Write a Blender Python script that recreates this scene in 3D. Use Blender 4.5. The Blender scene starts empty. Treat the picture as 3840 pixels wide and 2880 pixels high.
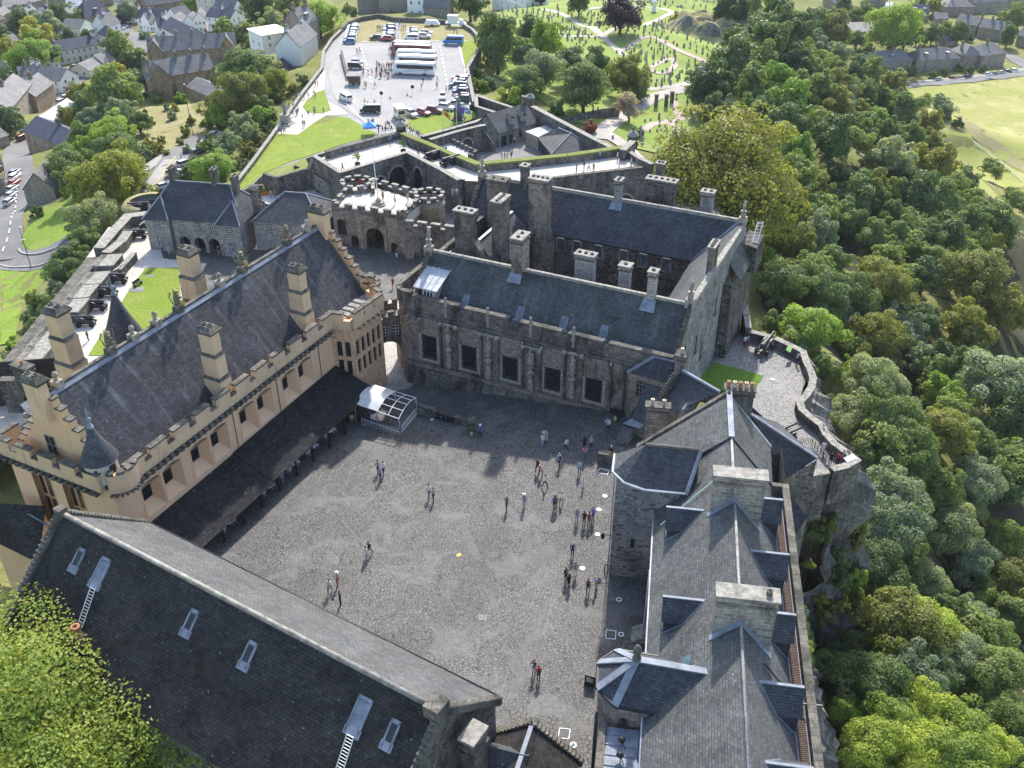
import bpy,math,random
import numpy as np
from mathutils import Vector
random.seed(7);RNG=np.random.default_rng(7)
SC=bpy.context.scene;COL=SC.collection;R=math.radians
# ------------------------------------------------------------ camera
CAM_H,PITCH,FPX=68.0,33.3,3650.0
cam=bpy.data.cameras.new('camera');camo=bpy.data.objects.new('camera',cam);COL.objects.link(camo)
cam.sensor_fit='HORIZONTAL';cam.sensor_width=36;cam.lens=36*FPX/3840
cam.clip_start=1;cam.clip_end=20000
camo.location=(0,0,CAM_H);camo.rotation_euler=(R(90-PITCH),0,0);SC.camera=camo
# ------------------------------------------------------------ sky, sun, exposure
SUN_EL,SUN_AZ=R(42),R(8)
wd=bpy.data.worlds.new('World');SC.world=wd;wd.use_nodes=True
nt=wd.node_tree;bg=nt.nodes['Background']
sky=nt.nodes.new('ShaderNodeTexSky');sky.sky_type='NISHITA';sky.sun_disc=False
sky.sun_elevation=SUN_EL;sky.sun_rotation=SUN_AZ;sky.air_density=1.0;sky.dust_density=1.5;sky.ozone_density=1.0
nt.links.new(sky.outputs[0],bg.inputs[0]);bg.inputs[1].default_value=0.15
sl=bpy.data.lights.new('sun','SUN');sl.energy=2.9;sl.angle=R(1.6);sl.color=(1,.95,.87)
so=bpy.data.objects.new('sun',sl);COL.objects.link(so)
sd=Vector((math.sin(SUN_AZ)*math.cos(SUN_EL),math.cos(SUN_AZ)*math.cos(SUN_EL),math.sin(SUN_EL)))
so.rotation_euler=sd.to_track_quat('Z','Y').to_euler();so.location=sd*300
SC.view_settings.view_transform='Standard';SC.view_settings.look='None'
SC.view_settings.exposure=1.27;SC.view_settings.gamma=1
SC.render.engine='CYCLES'
SC.cycles.max_bounces=5;SC.cycles.diffuse_bounces=3;SC.cycles.glossy_bounces=2
SC.cycles.transmission_bounces=2;SC.cycles.transparent_max_bounces=4
SC.cycles.use_denoising=True
# ------------------------------------------------------------ survey: photograph point + height -> ground point
_d=R(PITCH);_c,_s=math.cos(_d),math.sin(_d)
def ray(x,y):
    u=(x-1920)/FPX;v=-(y-1440)/FPX
    return Vector((u,_c+v*_s,-_s+v*_c))
def S(x,y,z):
    D=ray(x,y);t=(z-CAM_H)/D.z
    return Vector((0,0,CAM_H))+D*t
EX={'a':(1480,560,3.456),'b':(2060,560,2.765),'c':(940,560,2.765),'d':(2240,1280,3.456),'f':(0,0,.576),'s':(0,0,1.),'e':(1280,60,4.608),'g':(1240,340,3.456),'h':(1950,1560,4.608),'i':(1000,300,6.9125),'j':(0,0,3.456),'k':(3200,0,3.456)}
def tile(t,x,y):
    if t in EX:q=EX[t];return q[0]+x/q[2],q[1]+y/q[2]
    return ((t-1)%3)*1280+x/1.728,((t-1)//3)*960+y/1.728
def at(t,x,y,z):return S(*tile(t,x,y),z)
def on_v(F,t,x,y,v):           # point of the ray on the vertical plane v = const of a frame
    px=tile(t,x,y);D=ray(*px);n=Vector((F.p.x,F.p.y,0));o=Vector((0,0,CAM_H));k=(v-F.loc(o)[1])/D.dot(n);w=o+D*k
    return F.loc(w)[0],w.z
def on_u(F,t,x,y,u):
    D=ray(*tile(t,x,y));n=Vector((F.a.x,F.a.y,0));o=Vector((0,0,CAM_H));k=(u-F.loc(o)[0])/D.dot(n);w=o+D*k
    return F.loc(w)[1],w.z
class Frame:
    # u runs along the bearing az (degrees clockwise from +Y), v to its right
    def __init__(s,o,az):
        a=R(az);s.az=az;s.o=Vector((o[0],o[1]));s.a=Vector((math.sin(a),math.cos(a)));s.p=Vector((math.cos(a),-math.sin(a)))
    def w(s,u,v,z):q=s.o+s.a*u+s.p*v;return Vector((q.x,q.y,z))
    def loc(s,w):q=Vector((w[0],w[1]))-s.o;return q.dot(s.a),q.dot(s.p)
    def sub(s,u,v,daz):return Frame(s.w(u,v,0),s.az+daz)
WORLD=Frame((0,0),90)          # u = +x, v = -y
def line(a,b):                    # frame from a to b, outside on the right
    d=Vector((b[0]-a[0],b[1]-a[1]));return Frame(a,math.degrees(math.atan2(d.x,d.y))),d.length
# ------------------------------------------------------------ mesh building
ROOT={}
class MB:
    def __init__(s):s.v=[];s.f=[];s.m=[];s.sm=[]
    def poly(s,pts,m=0,smooth=False):
        n=len(s.v);s.v +=[tuple(p)for p in pts];s.f.append(tuple(range(n,n+len(pts))));s.m.append(m);s.sm.append(smooth)
    def mesh(s,vs,fs,m=0,smooth=False):
        n=len(s.v);s.v +=[tuple(p)for p in vs]
        for f in fs:s.f.append(tuple(i+n for i in f));s.m.append(m);s.sm.append(smooth)
    def hexa(s,b,t,m=0):        # bottom ring, top ring (4+4)
        n=len(b);fs=[tuple(range(n-1,-1,-1)),tuple(range(n,2*n))]
        fs +=[(i,(i+1)%n,n+(i+1)%n,n+i)for i in range(n)]
        s.mesh(list(b)+list(t),fs,m)
    def box(s,F,u0,u1,v0,v1,z0,z1,m=0):
        q=[(u0,v1),(u1,v1),(u1,v0),(u0,v0)]
        s.hexa([F.w(u,v,z0)for u,v in q],[F.w(u,v,z1)for u,v in q],m)
    def taper(s,F,r0,r1,z0,z1,m=0):   # r = (u0,u1,v0,v1)
        q=lambda r:[(r[0],r[3]),(r[1],r[3]),(r[1],r[2]),(r[0],r[2])]
        s.hexa([F.w(u,v,z0)for u,v in q(r0)],[F.w(u,v,z1)for u,v in q(r1)],m)
    def prism(s,pts,z0,z1,m=0,mt=None):  # world xy polygon
        n=len(pts);b=[(p[0],p[1],z0)for p in pts];t=[(p[0],p[1],z1)for p in pts]
        s.mesh(b+t,[(i,(i+1)%n,n+(i+1)%n,n+i)for i in range(n)],m)
        s.poly(t,m if mt is None else mt);s.poly(b[::-1],m)
    def extr(s,F,prof,u0,u1,m=0):        # closed profile in (v,z) swept along u
        n=len(prof);a=[F.w(u0,v,z)for v,z in prof];b=[F.w(u1,v,z)for v,z in prof]
        s.mesh(a+b,[tuple(range(n)),tuple(range(2*n-1,n-1,-1))]+[(i,n+i,n+(i+1)%n,(i+1)%n)for i in range(n)],m)
    def extv(s,F,prof,v0,v1,m=0):        # closed profile in (u,z) swept along v
        n=len(prof);a=[F.w(u,v0,z)for u,z in prof];b=[F.w(u,v1,z)for u,z in prof]
        s.mesh(a+b,[tuple(range(n)),tuple(range(2*n-1,n-1,-1))]+[(i,n+i,n+(i+1)%n,(i+1)%n)for i in range(n)],m)
    def slab(s,pts,th,m=0):                # polygon thickened downwards along its normal
        p=[Vector(q)for q in pts];nn=(p[1]-p[0]).cross(p[2]-p[0]).normalized()
        if nn.z<0:nn=-nn
        s.hexa([q-nn*th for q in p],p,m)
    def lathe(s,c,prof,n=12,m=0,smooth=True,a0=0,a1=360):
        full=a1-a0 >=360;k=n if full else n+1;vs=[]
        for r,z in prof:
            for i in range(k):
                a=R(a0+(a1-a0)*i/n);vs.append((c[0]+r*math.cos(a),c[1]+r*math.sin(a),c[2]+z))
        fs=[]
        for j in range(len(prof)-1):
            for i in range(n):
                i2=(i+1)%k;fs.append((j*k+i,j*k+i2,(j+1)*k+i2,(j+1)*k+i))
        s.mesh(vs,fs,m,smooth)
    def tube(s,a,b,r,n=6,m=0,r2=None):
        a=Vector(a);b=Vector(b);d=(b-a)
        if d.length<1e-6:return
        d.normalize();x=d.orthogonal().normalized();y=d.cross(x);r2=r if r2 is None else r2
        A=[a+(x*math.cos(2*math.pi*i/n)+y*math.sin(2*math.pi*i/n))*r for i in range(n)]
        B=[b+(x*math.cos(2*math.pi*i/n)+y*math.sin(2*math.pi*i/n))*r2 for i in range(n)]
        s.mesh(A+B,[tuple(range(n-1,-1,-1)),tuple(range(n,2*n))]+[(i,(i+1)%n,n+(i+1)%n,n+i)for i in range(n)],m,n>5)
    def blob(s,c,r,m=0,n=8,k=6):
        prof=[(max(1e-3,math.sin(math.pi*j/k))*1.0,-math.cos(math.pi*j/k))for j in range(k+1)]
        vs=[];fs=[]
        for a,z in prof:
            for i in range(n):vs.append((c[0]+r[0]*a*math.cos(2*math.pi*i/n),c[1]+r[1]*a*math.sin(2*math.pi*i/n),c[2]+r[2]*z))
        for j in range(k):
            for i in range(n):fs.append((j*n+i,j*n+(i+1)%n,(j+1)*n+(i+1)%n,(j+1)*n+i))
        s.mesh(vs,fs,m,True)
    def build(s,name,mats,parent=None,loc=None):
        if not s.v:return None
        if loc is None:loc=ROOT.get(parent.name,Vector((0,0,0)))if parent else Vector((0,0,0))
        v=np.array(s.v,dtype=np.float64)-np.array(loc)
        me=bpy.data.meshes.new(name);me.from_pydata(v.tolist(),[],s.f)
        if not isinstance(mats,(list,tuple)):mats=[mats]
        for q in mats:me.materials.append(q)
        me.polygons.foreach_set('material_index',s.m);me.polygons.foreach_set('use_smooth',s.sm)
        uv_metres(me)
        o=bpy.data.objects.new(name,me);COL.objects.link(o)
        if parent:o.parent=parent;ROOT[o.name]=Vector(loc)
        else:o.location=loc
        return o
def uv_metres(me):
    npoly=len(me.polygons);nl=len(me.loops)
    if not npoly:return
    co=np.empty(len(me.vertices)*3);me.vertices.foreach_get('co',co);co=co.reshape(-1,3)
    nrm=np.empty(npoly*3);me.polygons.foreach_get('normal',nrm);nrm=nrm.reshape(-1,3)
    lv=np.empty(nl,dtype=np.int32);me.loops.foreach_get('vertex_index',lv)
    lt=np.empty(npoly,dtype=np.int32);me.polygons.foreach_get('loop_total',lt)
    pn=np.repeat(np.arange(npoly),lt);n=nrm[pn]
    ud=np.stack([-n[:,1],n[:,0],np.zeros(nl)],1);ln=np.linalg.norm(ud,axis=1);flat=ln<.12
    ud[flat]=(1,0,0);ln[flat]=1;ud /=ln[:,None]
    vd=np.cross(n,ud);vd[flat]=(0,1,0);p=co[lv]
    uv=np.stack([(p*ud).sum(1),(p*vd).sum(1)],1)
    lay=me.uv_layers.new(name='UVMap');lay.data.foreach_set('uv',uv.ravel())
def thing(name,label,cat,loc=(0,0,0),group=None,rz=0):
    o=bpy.data.objects.new(name,None);COL.objects.link(o);o.empty_display_size=.5
    o.location=loc;o.rotation_euler=(0,0,rz);ROOT[o.name]=Vector(loc)
    return tag(o,label,cat,group)
def tag(o,label=None,cat=None,group=None,kind=None):
    for k,v in (('label',label),('category',cat),('group',group),('kind',kind)):
        if v:o[k]=v
    return o
def struct(o):o['kind']='structure';return o
KIDS={}
def kids(o):
    if o.name not in KIDS:KIDS[o.name]=[c for c in bpy.data.objects if c.parent==o]
    return KIDS[o.name]
def copy_tree(o,parent=None):
    c=o.copy();COL.objects.link(c)
    if parent:c.parent=parent
    for ch in kids(o):copy_tree(ch,c)
    return c
USED=set()
def place(proto,loc,rz=0,sc=1,label=None,group=None,cat=None):
    if proto.name not in USED:USED.add(proto.name);kids(proto);[kids(c)for c in kids(proto)];o=proto
    else:o=copy_tree(proto)
    o.location=loc;o.rotation_euler=(0,0,rz);o.scale=(sc,sc,sc)if not isinstance(sc,tuple)else sc
    return tag(o,label,cat,group)
def ordinal(n):
    w='first second third fourth fifth sixth seventh eighth ninth tenth eleventh twelfth'.split()
    if n <=12:return w[n-1]
    return f"{n}{'th' if 10 <= n % 100 <= 20 else {1:'st',2:'nd',3:'rd'}.get(n % 10,'th')}"
# wall with real openings; ops = (u0,u1,z0,z1,depth,arch); outside = +v
def wall(mb,F,u0,u1,z0,z1,v=0.,ops=(),m=0,mr=None,back=None):
    mr=m if mr is None else mr
    us=sorted({u0,u1,*[o[0]for o in ops],*[o[1]for o in ops]});zs=sorted({z0,z1,*[o[2]for o in ops],*[o[3]for o in ops]})
    for i in range(len(us)-1):
        for j in range(len(zs)-1):
            cu,cz=(us[i]+us[i+1])/2,(zs[j]+zs[j+1])/2
            if any(o[0]<cu<o[1]and o[2]<cz<o[3]for o in ops):continue
            mb.poly([F.w(us[i],v,zs[j]),F.w(us[i+1],v,zs[j]),F.w(us[i+1],v,zs[j+1]),F.w(us[i],v,zs[j+1])],m)
    for a,b,c,d,dep,arch in ops:
        w=v-dep
        mb.poly([F.w(a,v,c),F.w(a,w,c),F.w(a,w,d),F.w(a,v,d)],mr);mb.poly([F.w(b,v,c),F.w(b,v,d),F.w(b,w,d),F.w(b,w,c)],mr)
        mb.poly([F.w(a,v,c),F.w(b,v,c),F.w(b,w,c),F.w(a,w,c)],mr);mb.poly([F.w(a,v,d),F.w(a,w,d),F.w(b,w,d),F.w(b,v,d)],mr)
        if back is not None:mb.poly([F.w(a,w,c),F.w(b,w,c),F.w(b,w,d),F.w(a,w,d)],back)
        if arch:
            h=min(arch,d-c);k=8;cu=(a+b)/2;hw=(b-a)/2
            pts=[(cu-hw*math.cos(math.pi*i/k),d-h+h*math.sin(math.pi*i/k))for i in range(k+1)]
            for i in range(k):
                p,q=pts[i],pts[i+1];cn=(a,d)if i<k/2 else (b,d)
                mb.poly([F.w(p[0],v,p[1]),F.w(q[0],v,q[1]),F.w(cn[0],v,cn[1])],m)
                mb.poly([F.w(p[0],v,p[1]),F.w(p[0],w,p[1]),F.w(q[0],w,q[1]),F.w(q[0],v,q[1])],mr)
            mb.poly([F.w(a,v,d),F.w(cu,v,d),F.w(b,v,d)],m)
def merlons(mb,F,u0,u1,v0,v1,z0,z1,mw,gap,m=0,mc=None,ch=.16,ov=.08):
    n=max(1,round((u1-u0+gap)/(mw+gap)));g=(u1-u0-n*mw)/(n-1)if n>1 else 0
    for i in range(n):
        a=u0+i*(mw+g);mb.box(F,a,a+mw,v0,v1,z0,z1-ch,m)
        mb.box(F,a-ov,a+mw+ov,v0-ov,v1+ov,z1-ch,z1,m if mc is None else mc)
        if mc is not None and i<n-1:mb.box(F,a+mw+ov,a+mw+g-ov,v0-ov,v1+ov,z0-.02,z0+ch*.7,mc)
# ------------------------------------------------------------ materials (all procedural)
class NT:
    def __init__(s,name,rough=.85,spec=.3):
        s.mat=bpy.data.materials.new(name);s.mat.use_nodes=True;s.t=s.mat.node_tree;s.b=s.t.nodes['Principled BSDF']
        s.b.inputs['Roughness'].default_value=rough;s.b.inputs['Specular IOR Level'].default_value=spec
    def n(s,typ,**kw):
        q=s.t.nodes.new('ShaderNode'+typ)
        for k,v in kw.items():
            if k.startswith('i_'):
                i=k[2:];i=int(i)if i.isdigit()else i.replace('_',' ');q.inputs[i].default_value=v
            else:setattr(q,k,v)
        return q
    def l(s,a,b):s.t.links.new(a,b)
    def pos(s):return s.n('NewGeometry').outputs['Position']
    def uv(s):return s.n('UVMap',uv_map='UVMap').outputs[0]
    def noise(s,vec,sc,det=4,rough=.6,dist=0):
        q=s.n('TexNoise',i_Scale=sc,i_Detail=det,i_Roughness=rough,i_Distortion=dist);s.l(vec,q.inputs['Vector']);return q.outputs[0]
    def ramp(s,fac,stops):
        q=s.n('ValToRGB');e=q.color_ramp.elements
        while len(e)<len(stops):e.new(.5)
        for i,(p,c)in enumerate(stops):e[i].position=p;e[i].color=(*c,1)if not isinstance(c,(int,float))else (c,c,c,1)
        s.l(fac,q.inputs[0]);return q.outputs[0]
    def mix(s,a,b,fac,mode='MIX'):
        q=s.n('Mix',data_type='RGBA',blend_type=mode)
        for sock,val in ((q.inputs[0],fac),(q.inputs[6],a),(q.inputs[7],b)):
            if isinstance(val,(int,float)):sock.default_value=val
            elif isinstance(val,tuple):sock.default_value=(*val,1)if len(val)==3 else val
            else:s.l(val,sock)
        return q.outputs[2]
    def math(s,op,a,b=0.):
        q=s.n('Math',operation=op)
        for i,val in enumerate((a,b)):
            if isinstance(val,(int,float)):q.inputs[i].default_value=val
            else:s.l(val,q.inputs[i])
        return q.outputs[0]
    def bump(s,h,st=.5,d=.05):
        q=s.n('Bump',i_Strength=st,i_Distance=d);s.l(h,q.inputs['Height']);s.l(q.outputs[0],s.b.inputs['Normal'])
    def mapping(s,vec,sc=(1,1,1),loc=(0,0,0)):
        q=s.n('Mapping');q.inputs['Scale'].default_value=sc;q.inputs['Location'].default_value=loc;s.l(vec,q.inputs[0]);return q.outputs[0]
    def out(s,col):s.l(col,s.b.inputs['Base Color']);return s.mat
def plain(name,c,rough=.7,spec=.3,var=.25,sc=1.5,metal=0):
    t=NT(name,rough,spec);n=t.noise(t.pos(),sc,5)
    f=t.ramp(n,[(.3,tuple(x*(1-var)for x in c)),(.7,tuple(min(1,x*(1+var))for x in c))])
    t.b.inputs['Metallic'].default_value=metal;return t.out(f)
def slate(name,c1,c2,moss=None,bw=.34,bh=.2,streak=None,rough=.7,amt=.5,spec=.22):
    t=NT(name,rough,spec);uv=t.uv()
    br=t.n('TexBrick',offset=.5,i_Scale=1.,i_Mortar_Size=.016,i_Mortar_Smooth=.2,i_Bias=0.,i_Brick_Width=bw,i_Row_Height=bh)
    wob=t.mix(uv,t.n('TexNoise',i_Scale=.8).outputs['Color'],.02);t.l(wob,br.inputs['Vector'])
    br.inputs['Color1'].default_value=(*c1,1);br.inputs['Color2'].default_value=(*c2,1);br.inputs['Mortar'].default_value=(*[x*.25 for x in c1],1)
    col=br.outputs[0]
    big=t.noise(t.pos(),.35,6,.7);col=t.mix(col,(1,1,1),t.ramp(big,[(.35,0.),(.75,.14)]),'ADD')if amt>.8 else col
    col=t.mix(col,t.ramp(big,[(.25,(1-amt,)*3),(.75,(1+amt,)*3)]),1.,'MULTIPLY')
    fine=t.noise(t.pos(),3.2,5,.7);col=t.mix(col,t.ramp(fine,[(.25,(.6,)*3),(.78,(1.5,)*3)]),1.,'MULTIPLY')
    spk=t.n('TexVoronoi',i_Scale=1.1);t.l(t.pos(),spk.inputs['Vector'])
    lich=t.math('MULTIPLY',t.ramp(spk.outputs['Distance'],[(.05,1.),(.16,0.)]),t.ramp(t.noise(t.pos(),7.),[(.5,0.),(.6,.5)]))
    col=t.mix(col,(.42,.44,.42),lich)
    if streak:
        m=t.noise(t.mapping(uv,(1.3,.12,1)),1.,4,.65);col=t.mix(col,streak,t.math('MULTIPLY',t.ramp(m,[(.52,0.),(.72,.75)]),t.ramp(big,[(.4,.1),(.6,1.)])))
    if moss:col=t.mix(col,moss,t.ramp(t.noise(t.pos(),.9,6,.75),[(.5,0.),(.72,.75)]))
    t.bump(t.math('ADD',br.outputs['Fac'],t.math('MULTIPLY',fine,-.8)),-.5,.03);return t.out(col)
def ashlar(name,c1,c2,dark,bw=.75,bh=.32,mort=.02,stain=.5,mcol=None,lichen=None):
    t=NT(name,.9,.2);uv=t.uv()
    br=t.n('TexBrick',offset=.5,i_Scale=1.,i_Mortar_Size=mort,i_Mortar_Smooth=.3,i_Bias=-.1,i_Brick_Width=bw,i_Row_Height=bh);t.l(t.mix(uv,t.n('TexNoise',i_Scale=.7).outputs['Color'],.08),br.inputs['Vector'])
    br.inputs['Color1'].default_value=(*c1,1);br.inputs['Color2'].default_value=(*c2,1);br.inputs['Mortar'].default_value=(*(mcol or [x*.45 for x in c1]),1)
    col=t.mix(br.outputs[0],t.ramp(t.noise(uv,2.3,5,.7),[(.3,(.62,)*3),(.7,(1.35,)*3)]),1.,'MULTIPLY')
    st=t.noise(t.mapping(t.pos(),(.5,.5,.22)),1.,7,.72);col=t.mix(col,dark,t.ramp(st,[(.62-stain*.3,0.),(.74-stain*.2,.9)]))
    if lichen:col=t.mix(col,lichen,t.ramp(t.noise(t.pos(),1.7,6,.7),[(.56,0.),(.72,.7)]))
    t.bump(t.math('ADD',t.math('MULTIPLY',br.outputs['Fac'],-1.),t.noise(t.pos(),4.,4)),.5,.05);return t.out(col)
def rubble(name,stones,mortar,sc=2.2,edge=.06,dark=None,lichen=None,flat=1.5):
    t=NT(name,.92,.2);uv=t.mapping(t.uv(),(1,flat,1))
    uv=t.mix(uv,t.n('TexNoise',i_Scale=1.5,i_Detail=3).outputs['Color'],.12)
    v1=t.n('TexVoronoi',i_Scale=sc,i_Randomness=.9);t.l(uv,v1.inputs['Vector']);v2=t.n('TexVoronoi',feature='DISTANCE_TO_EDGE',i_Scale=sc,i_Randomness=.9);t.l(uv,v2.inputs['Vector'])
    sep=t.n('SeparateColor');t.l(v1.outputs['Color'],sep.inputs[0])
    col=t.ramp(sep.outputs[0],[(i/(len(stones)-1),c)for i,c in enumerate(stones)])
    col=t.mix(mortar,col,t.ramp(v2.outputs['Distance'],[(edge*.4,0.),(edge,1.)]))
    big=t.noise(t.mapping(t.pos(),(.4,.4,.25)),1.,6,.7)
    col=t.mix(col,t.ramp(big,[(.3,(.5,)*3),(.7,(1.4,)*3)]),1.,'MULTIPLY')
    if dark:col=t.mix(col,dark,t.ramp(t.noise(t.mapping(t.pos(),(1.1,1.1,.3)),.6,5,.7),[(.48,0.),(.66,.85)]))
    if lichen:col=t.mix(col,lichen,t.ramp(t.noise(t.pos(),1.2,6,.7),[(.55,0.),(.7,.7)]))
    t.bump(t.math('MINIMUM',v2.outputs['Distance'],.12),.7,.25);return t.out(col)
def harl(name,c1,c2,stain,sc=.5):
    t=NT(name,.92,.15);col=t.mix(c1,c2,t.ramp(t.noise(t.pos(),.7,6,.7),[(.35,0.),(.7,1.)]))
    col=t.mix(col,stain,t.ramp(t.noise(t.mapping(t.pos(),(1.6,1.6,.25)),1.,6,.75),[(.55,0.),(.8,sc)]))
    t.bump(t.noise(t.pos(),9.,3),.25,.03);return t.out(col)
def grass(name,c1,c2,c3=None,sc=.15,mow=0):
    t=NT(name,.95,.15);col=t.mix(c1,c2,t.ramp(t.noise(t.pos(),sc,8,.68),[(.35,0.),(.66,1.)]))
    if c3:col=t.mix(col,c3,t.ramp(t.noise(t.pos(),sc*2.7,8,.72),[(.52,0.),(.68,.85)]))
    f=t.noise(t.pos(),2.2,6,.8);col=t.mix(col,t.ramp(f,[(.25,(.55,)*3),(.75,(1.45,)*3)]),1.,'MULTIPLY')
    t.bump(f,.6,.3);return t.out(col)
def ground_stone(name,c1,c2,sc=.3,fine=4.,crack=None,rough=.9):
    t=NT(name,rough,.25);col=t.mix(c1,c2,t.ramp(t.noise(t.pos(),sc,7,.7),[(.35,0.),(.68,1.)]))
    f=t.noise(t.pos(),fine,5,.7);col=t.mix(col,t.ramp(f,[(.3,(.75,)*3),(.7,(1.22,)*3)]),1.,'MULTIPLY')
    if crack:
        br=t.n('TexBrick',offset=.5,i_Scale=1.,i_Mortar_Size=.02,i_Brick_Width=crack[0],i_Row_Height=crack[1]);t.l(t.uv(),br.inputs['Vector']);br.inputs['Color1'].default_value=(1,1,1,1);br.inputs['Color2'].default_value=(.86,.86,.86,1);br.inputs['Mortar'].default_value=(.6,.6,.6,1)
        col=t.mix(col,br.outputs[0],1.,'MULTIPLY')
    t.bump(f,.2,.03);return t.out(col)
def cobbles(name,c1,c2,joint,sc=2.6,damp=None):
    t=NT(name,.7,.4);p=t.mix(t.pos(),t.n('TexNoise',i_Scale=.9,i_Detail=2).outputs['Color'],.06)
    v1=t.n('TexVoronoi',i_Scale=sc);t.l(p,v1.inputs['Vector']);v2=t.n('TexVoronoi',feature='DISTANCE_TO_EDGE',i_Scale=sc);t.l(p,v2.inputs['Vector'])
    sep=t.n('SeparateColor');t.l(v1.outputs['Color'],sep.inputs[0]);col=t.mix(c1,c2,sep.outputs[1])
    big=t.noise(t.pos(),.12,8,.66);mid=t.noise(t.pos(),.45,6,.7,1.2)
    col=t.mix(col,t.ramp(big,[(.3,(.74,)*3),(.7,(1.25,)*3)]),1.,'MULTIPLY');col=t.mix(col,t.ramp(mid,[(.3,(.86,)*3),(.72,(1.15,)*3)]),1.,'MULTIPLY')
    worn=t.ramp(t.noise(t.pos(),.22,6,.62,.8),[(.52,0.),(.6,1.)])
    jf=t.math('MULTIPLY',t.ramp(v2.outputs['Distance'],[(.03,1.),(.11,0.)]),t.math('SUBTRACT',1.,t.math('MULTIPLY',worn,.55)))
    col=t.mix(col,joint,jf);col=t.mix(col,(.2,.2,.19),t.math('MULTIPLY',worn,.16))
    if damp:col=t.mix(col,damp,t.ramp(t.noise(t.pos(),.3,7,.7),[(.6,0.),(.72,.5)]))
    t.bump(t.math('MINIMUM',v2.outputs['Distance'],.1),.7,.12);return t.out(col)
def objcol(name,key,rough=.4,spec=.5,metal=0,coat=0):
    t=NT(name,rough,spec);q=t.n('Attribute',attribute_type='OBJECT',attribute_name=key);t.b.inputs['Metallic'].default_value=metal;t.b.inputs['Coat Weight'].default_value=coat;return t.out(q.outputs['Color'])
def leafmat(name,c1,c2,c3=None,tr=.38,light=(.3,.32,.2)):
    t=NT(name,.55,.28);oi=t.n('ObjectInfo');v=t.noise(t.n('TexCoord').outputs['Object'],1.6,4,.7);pv=t.noise(t.pos(),.9,4,.7)
    col=t.mix(c1,c2,t.ramp(v,[(.35,0.),(.65,1.)]))
    if c3:col=t.mix(col,c3,t.ramp(pv,[(.5,0.),(.66,.9)]))
    col=t.mix(col,t.ramp(oi.outputs['Random'],[(0,(.72,.78,.8)),(.5,(1.,1.,1.)),(1,(1.3,1.18,.95))]),1.,'MULTIPLY')
    geo=t.n('NewGeometry');col=t.mix(col,t.ramp(geo.outputs['Random Per Island'],[(0,(.8,.82,.82)),(1,(1.22,1.2,1.15))]),1.,'MULTIPLY')
    t.l(col,t.b.inputs['Base Color']);tl=t.n('BsdfTranslucent');t.l(t.mix(col,(1.5,1.6,.7),1.,'MULTIPLY'),tl.inputs[0]);mx=t.n('MixShader',i_0=tr)
    t.l(t.b.outputs[0],mx.inputs[1]);t.l(tl.outputs[0],mx.inputs[2]);t.l(mx.outputs[0],t.t.nodes['Material Output'].inputs[0]);return t.mat
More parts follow.
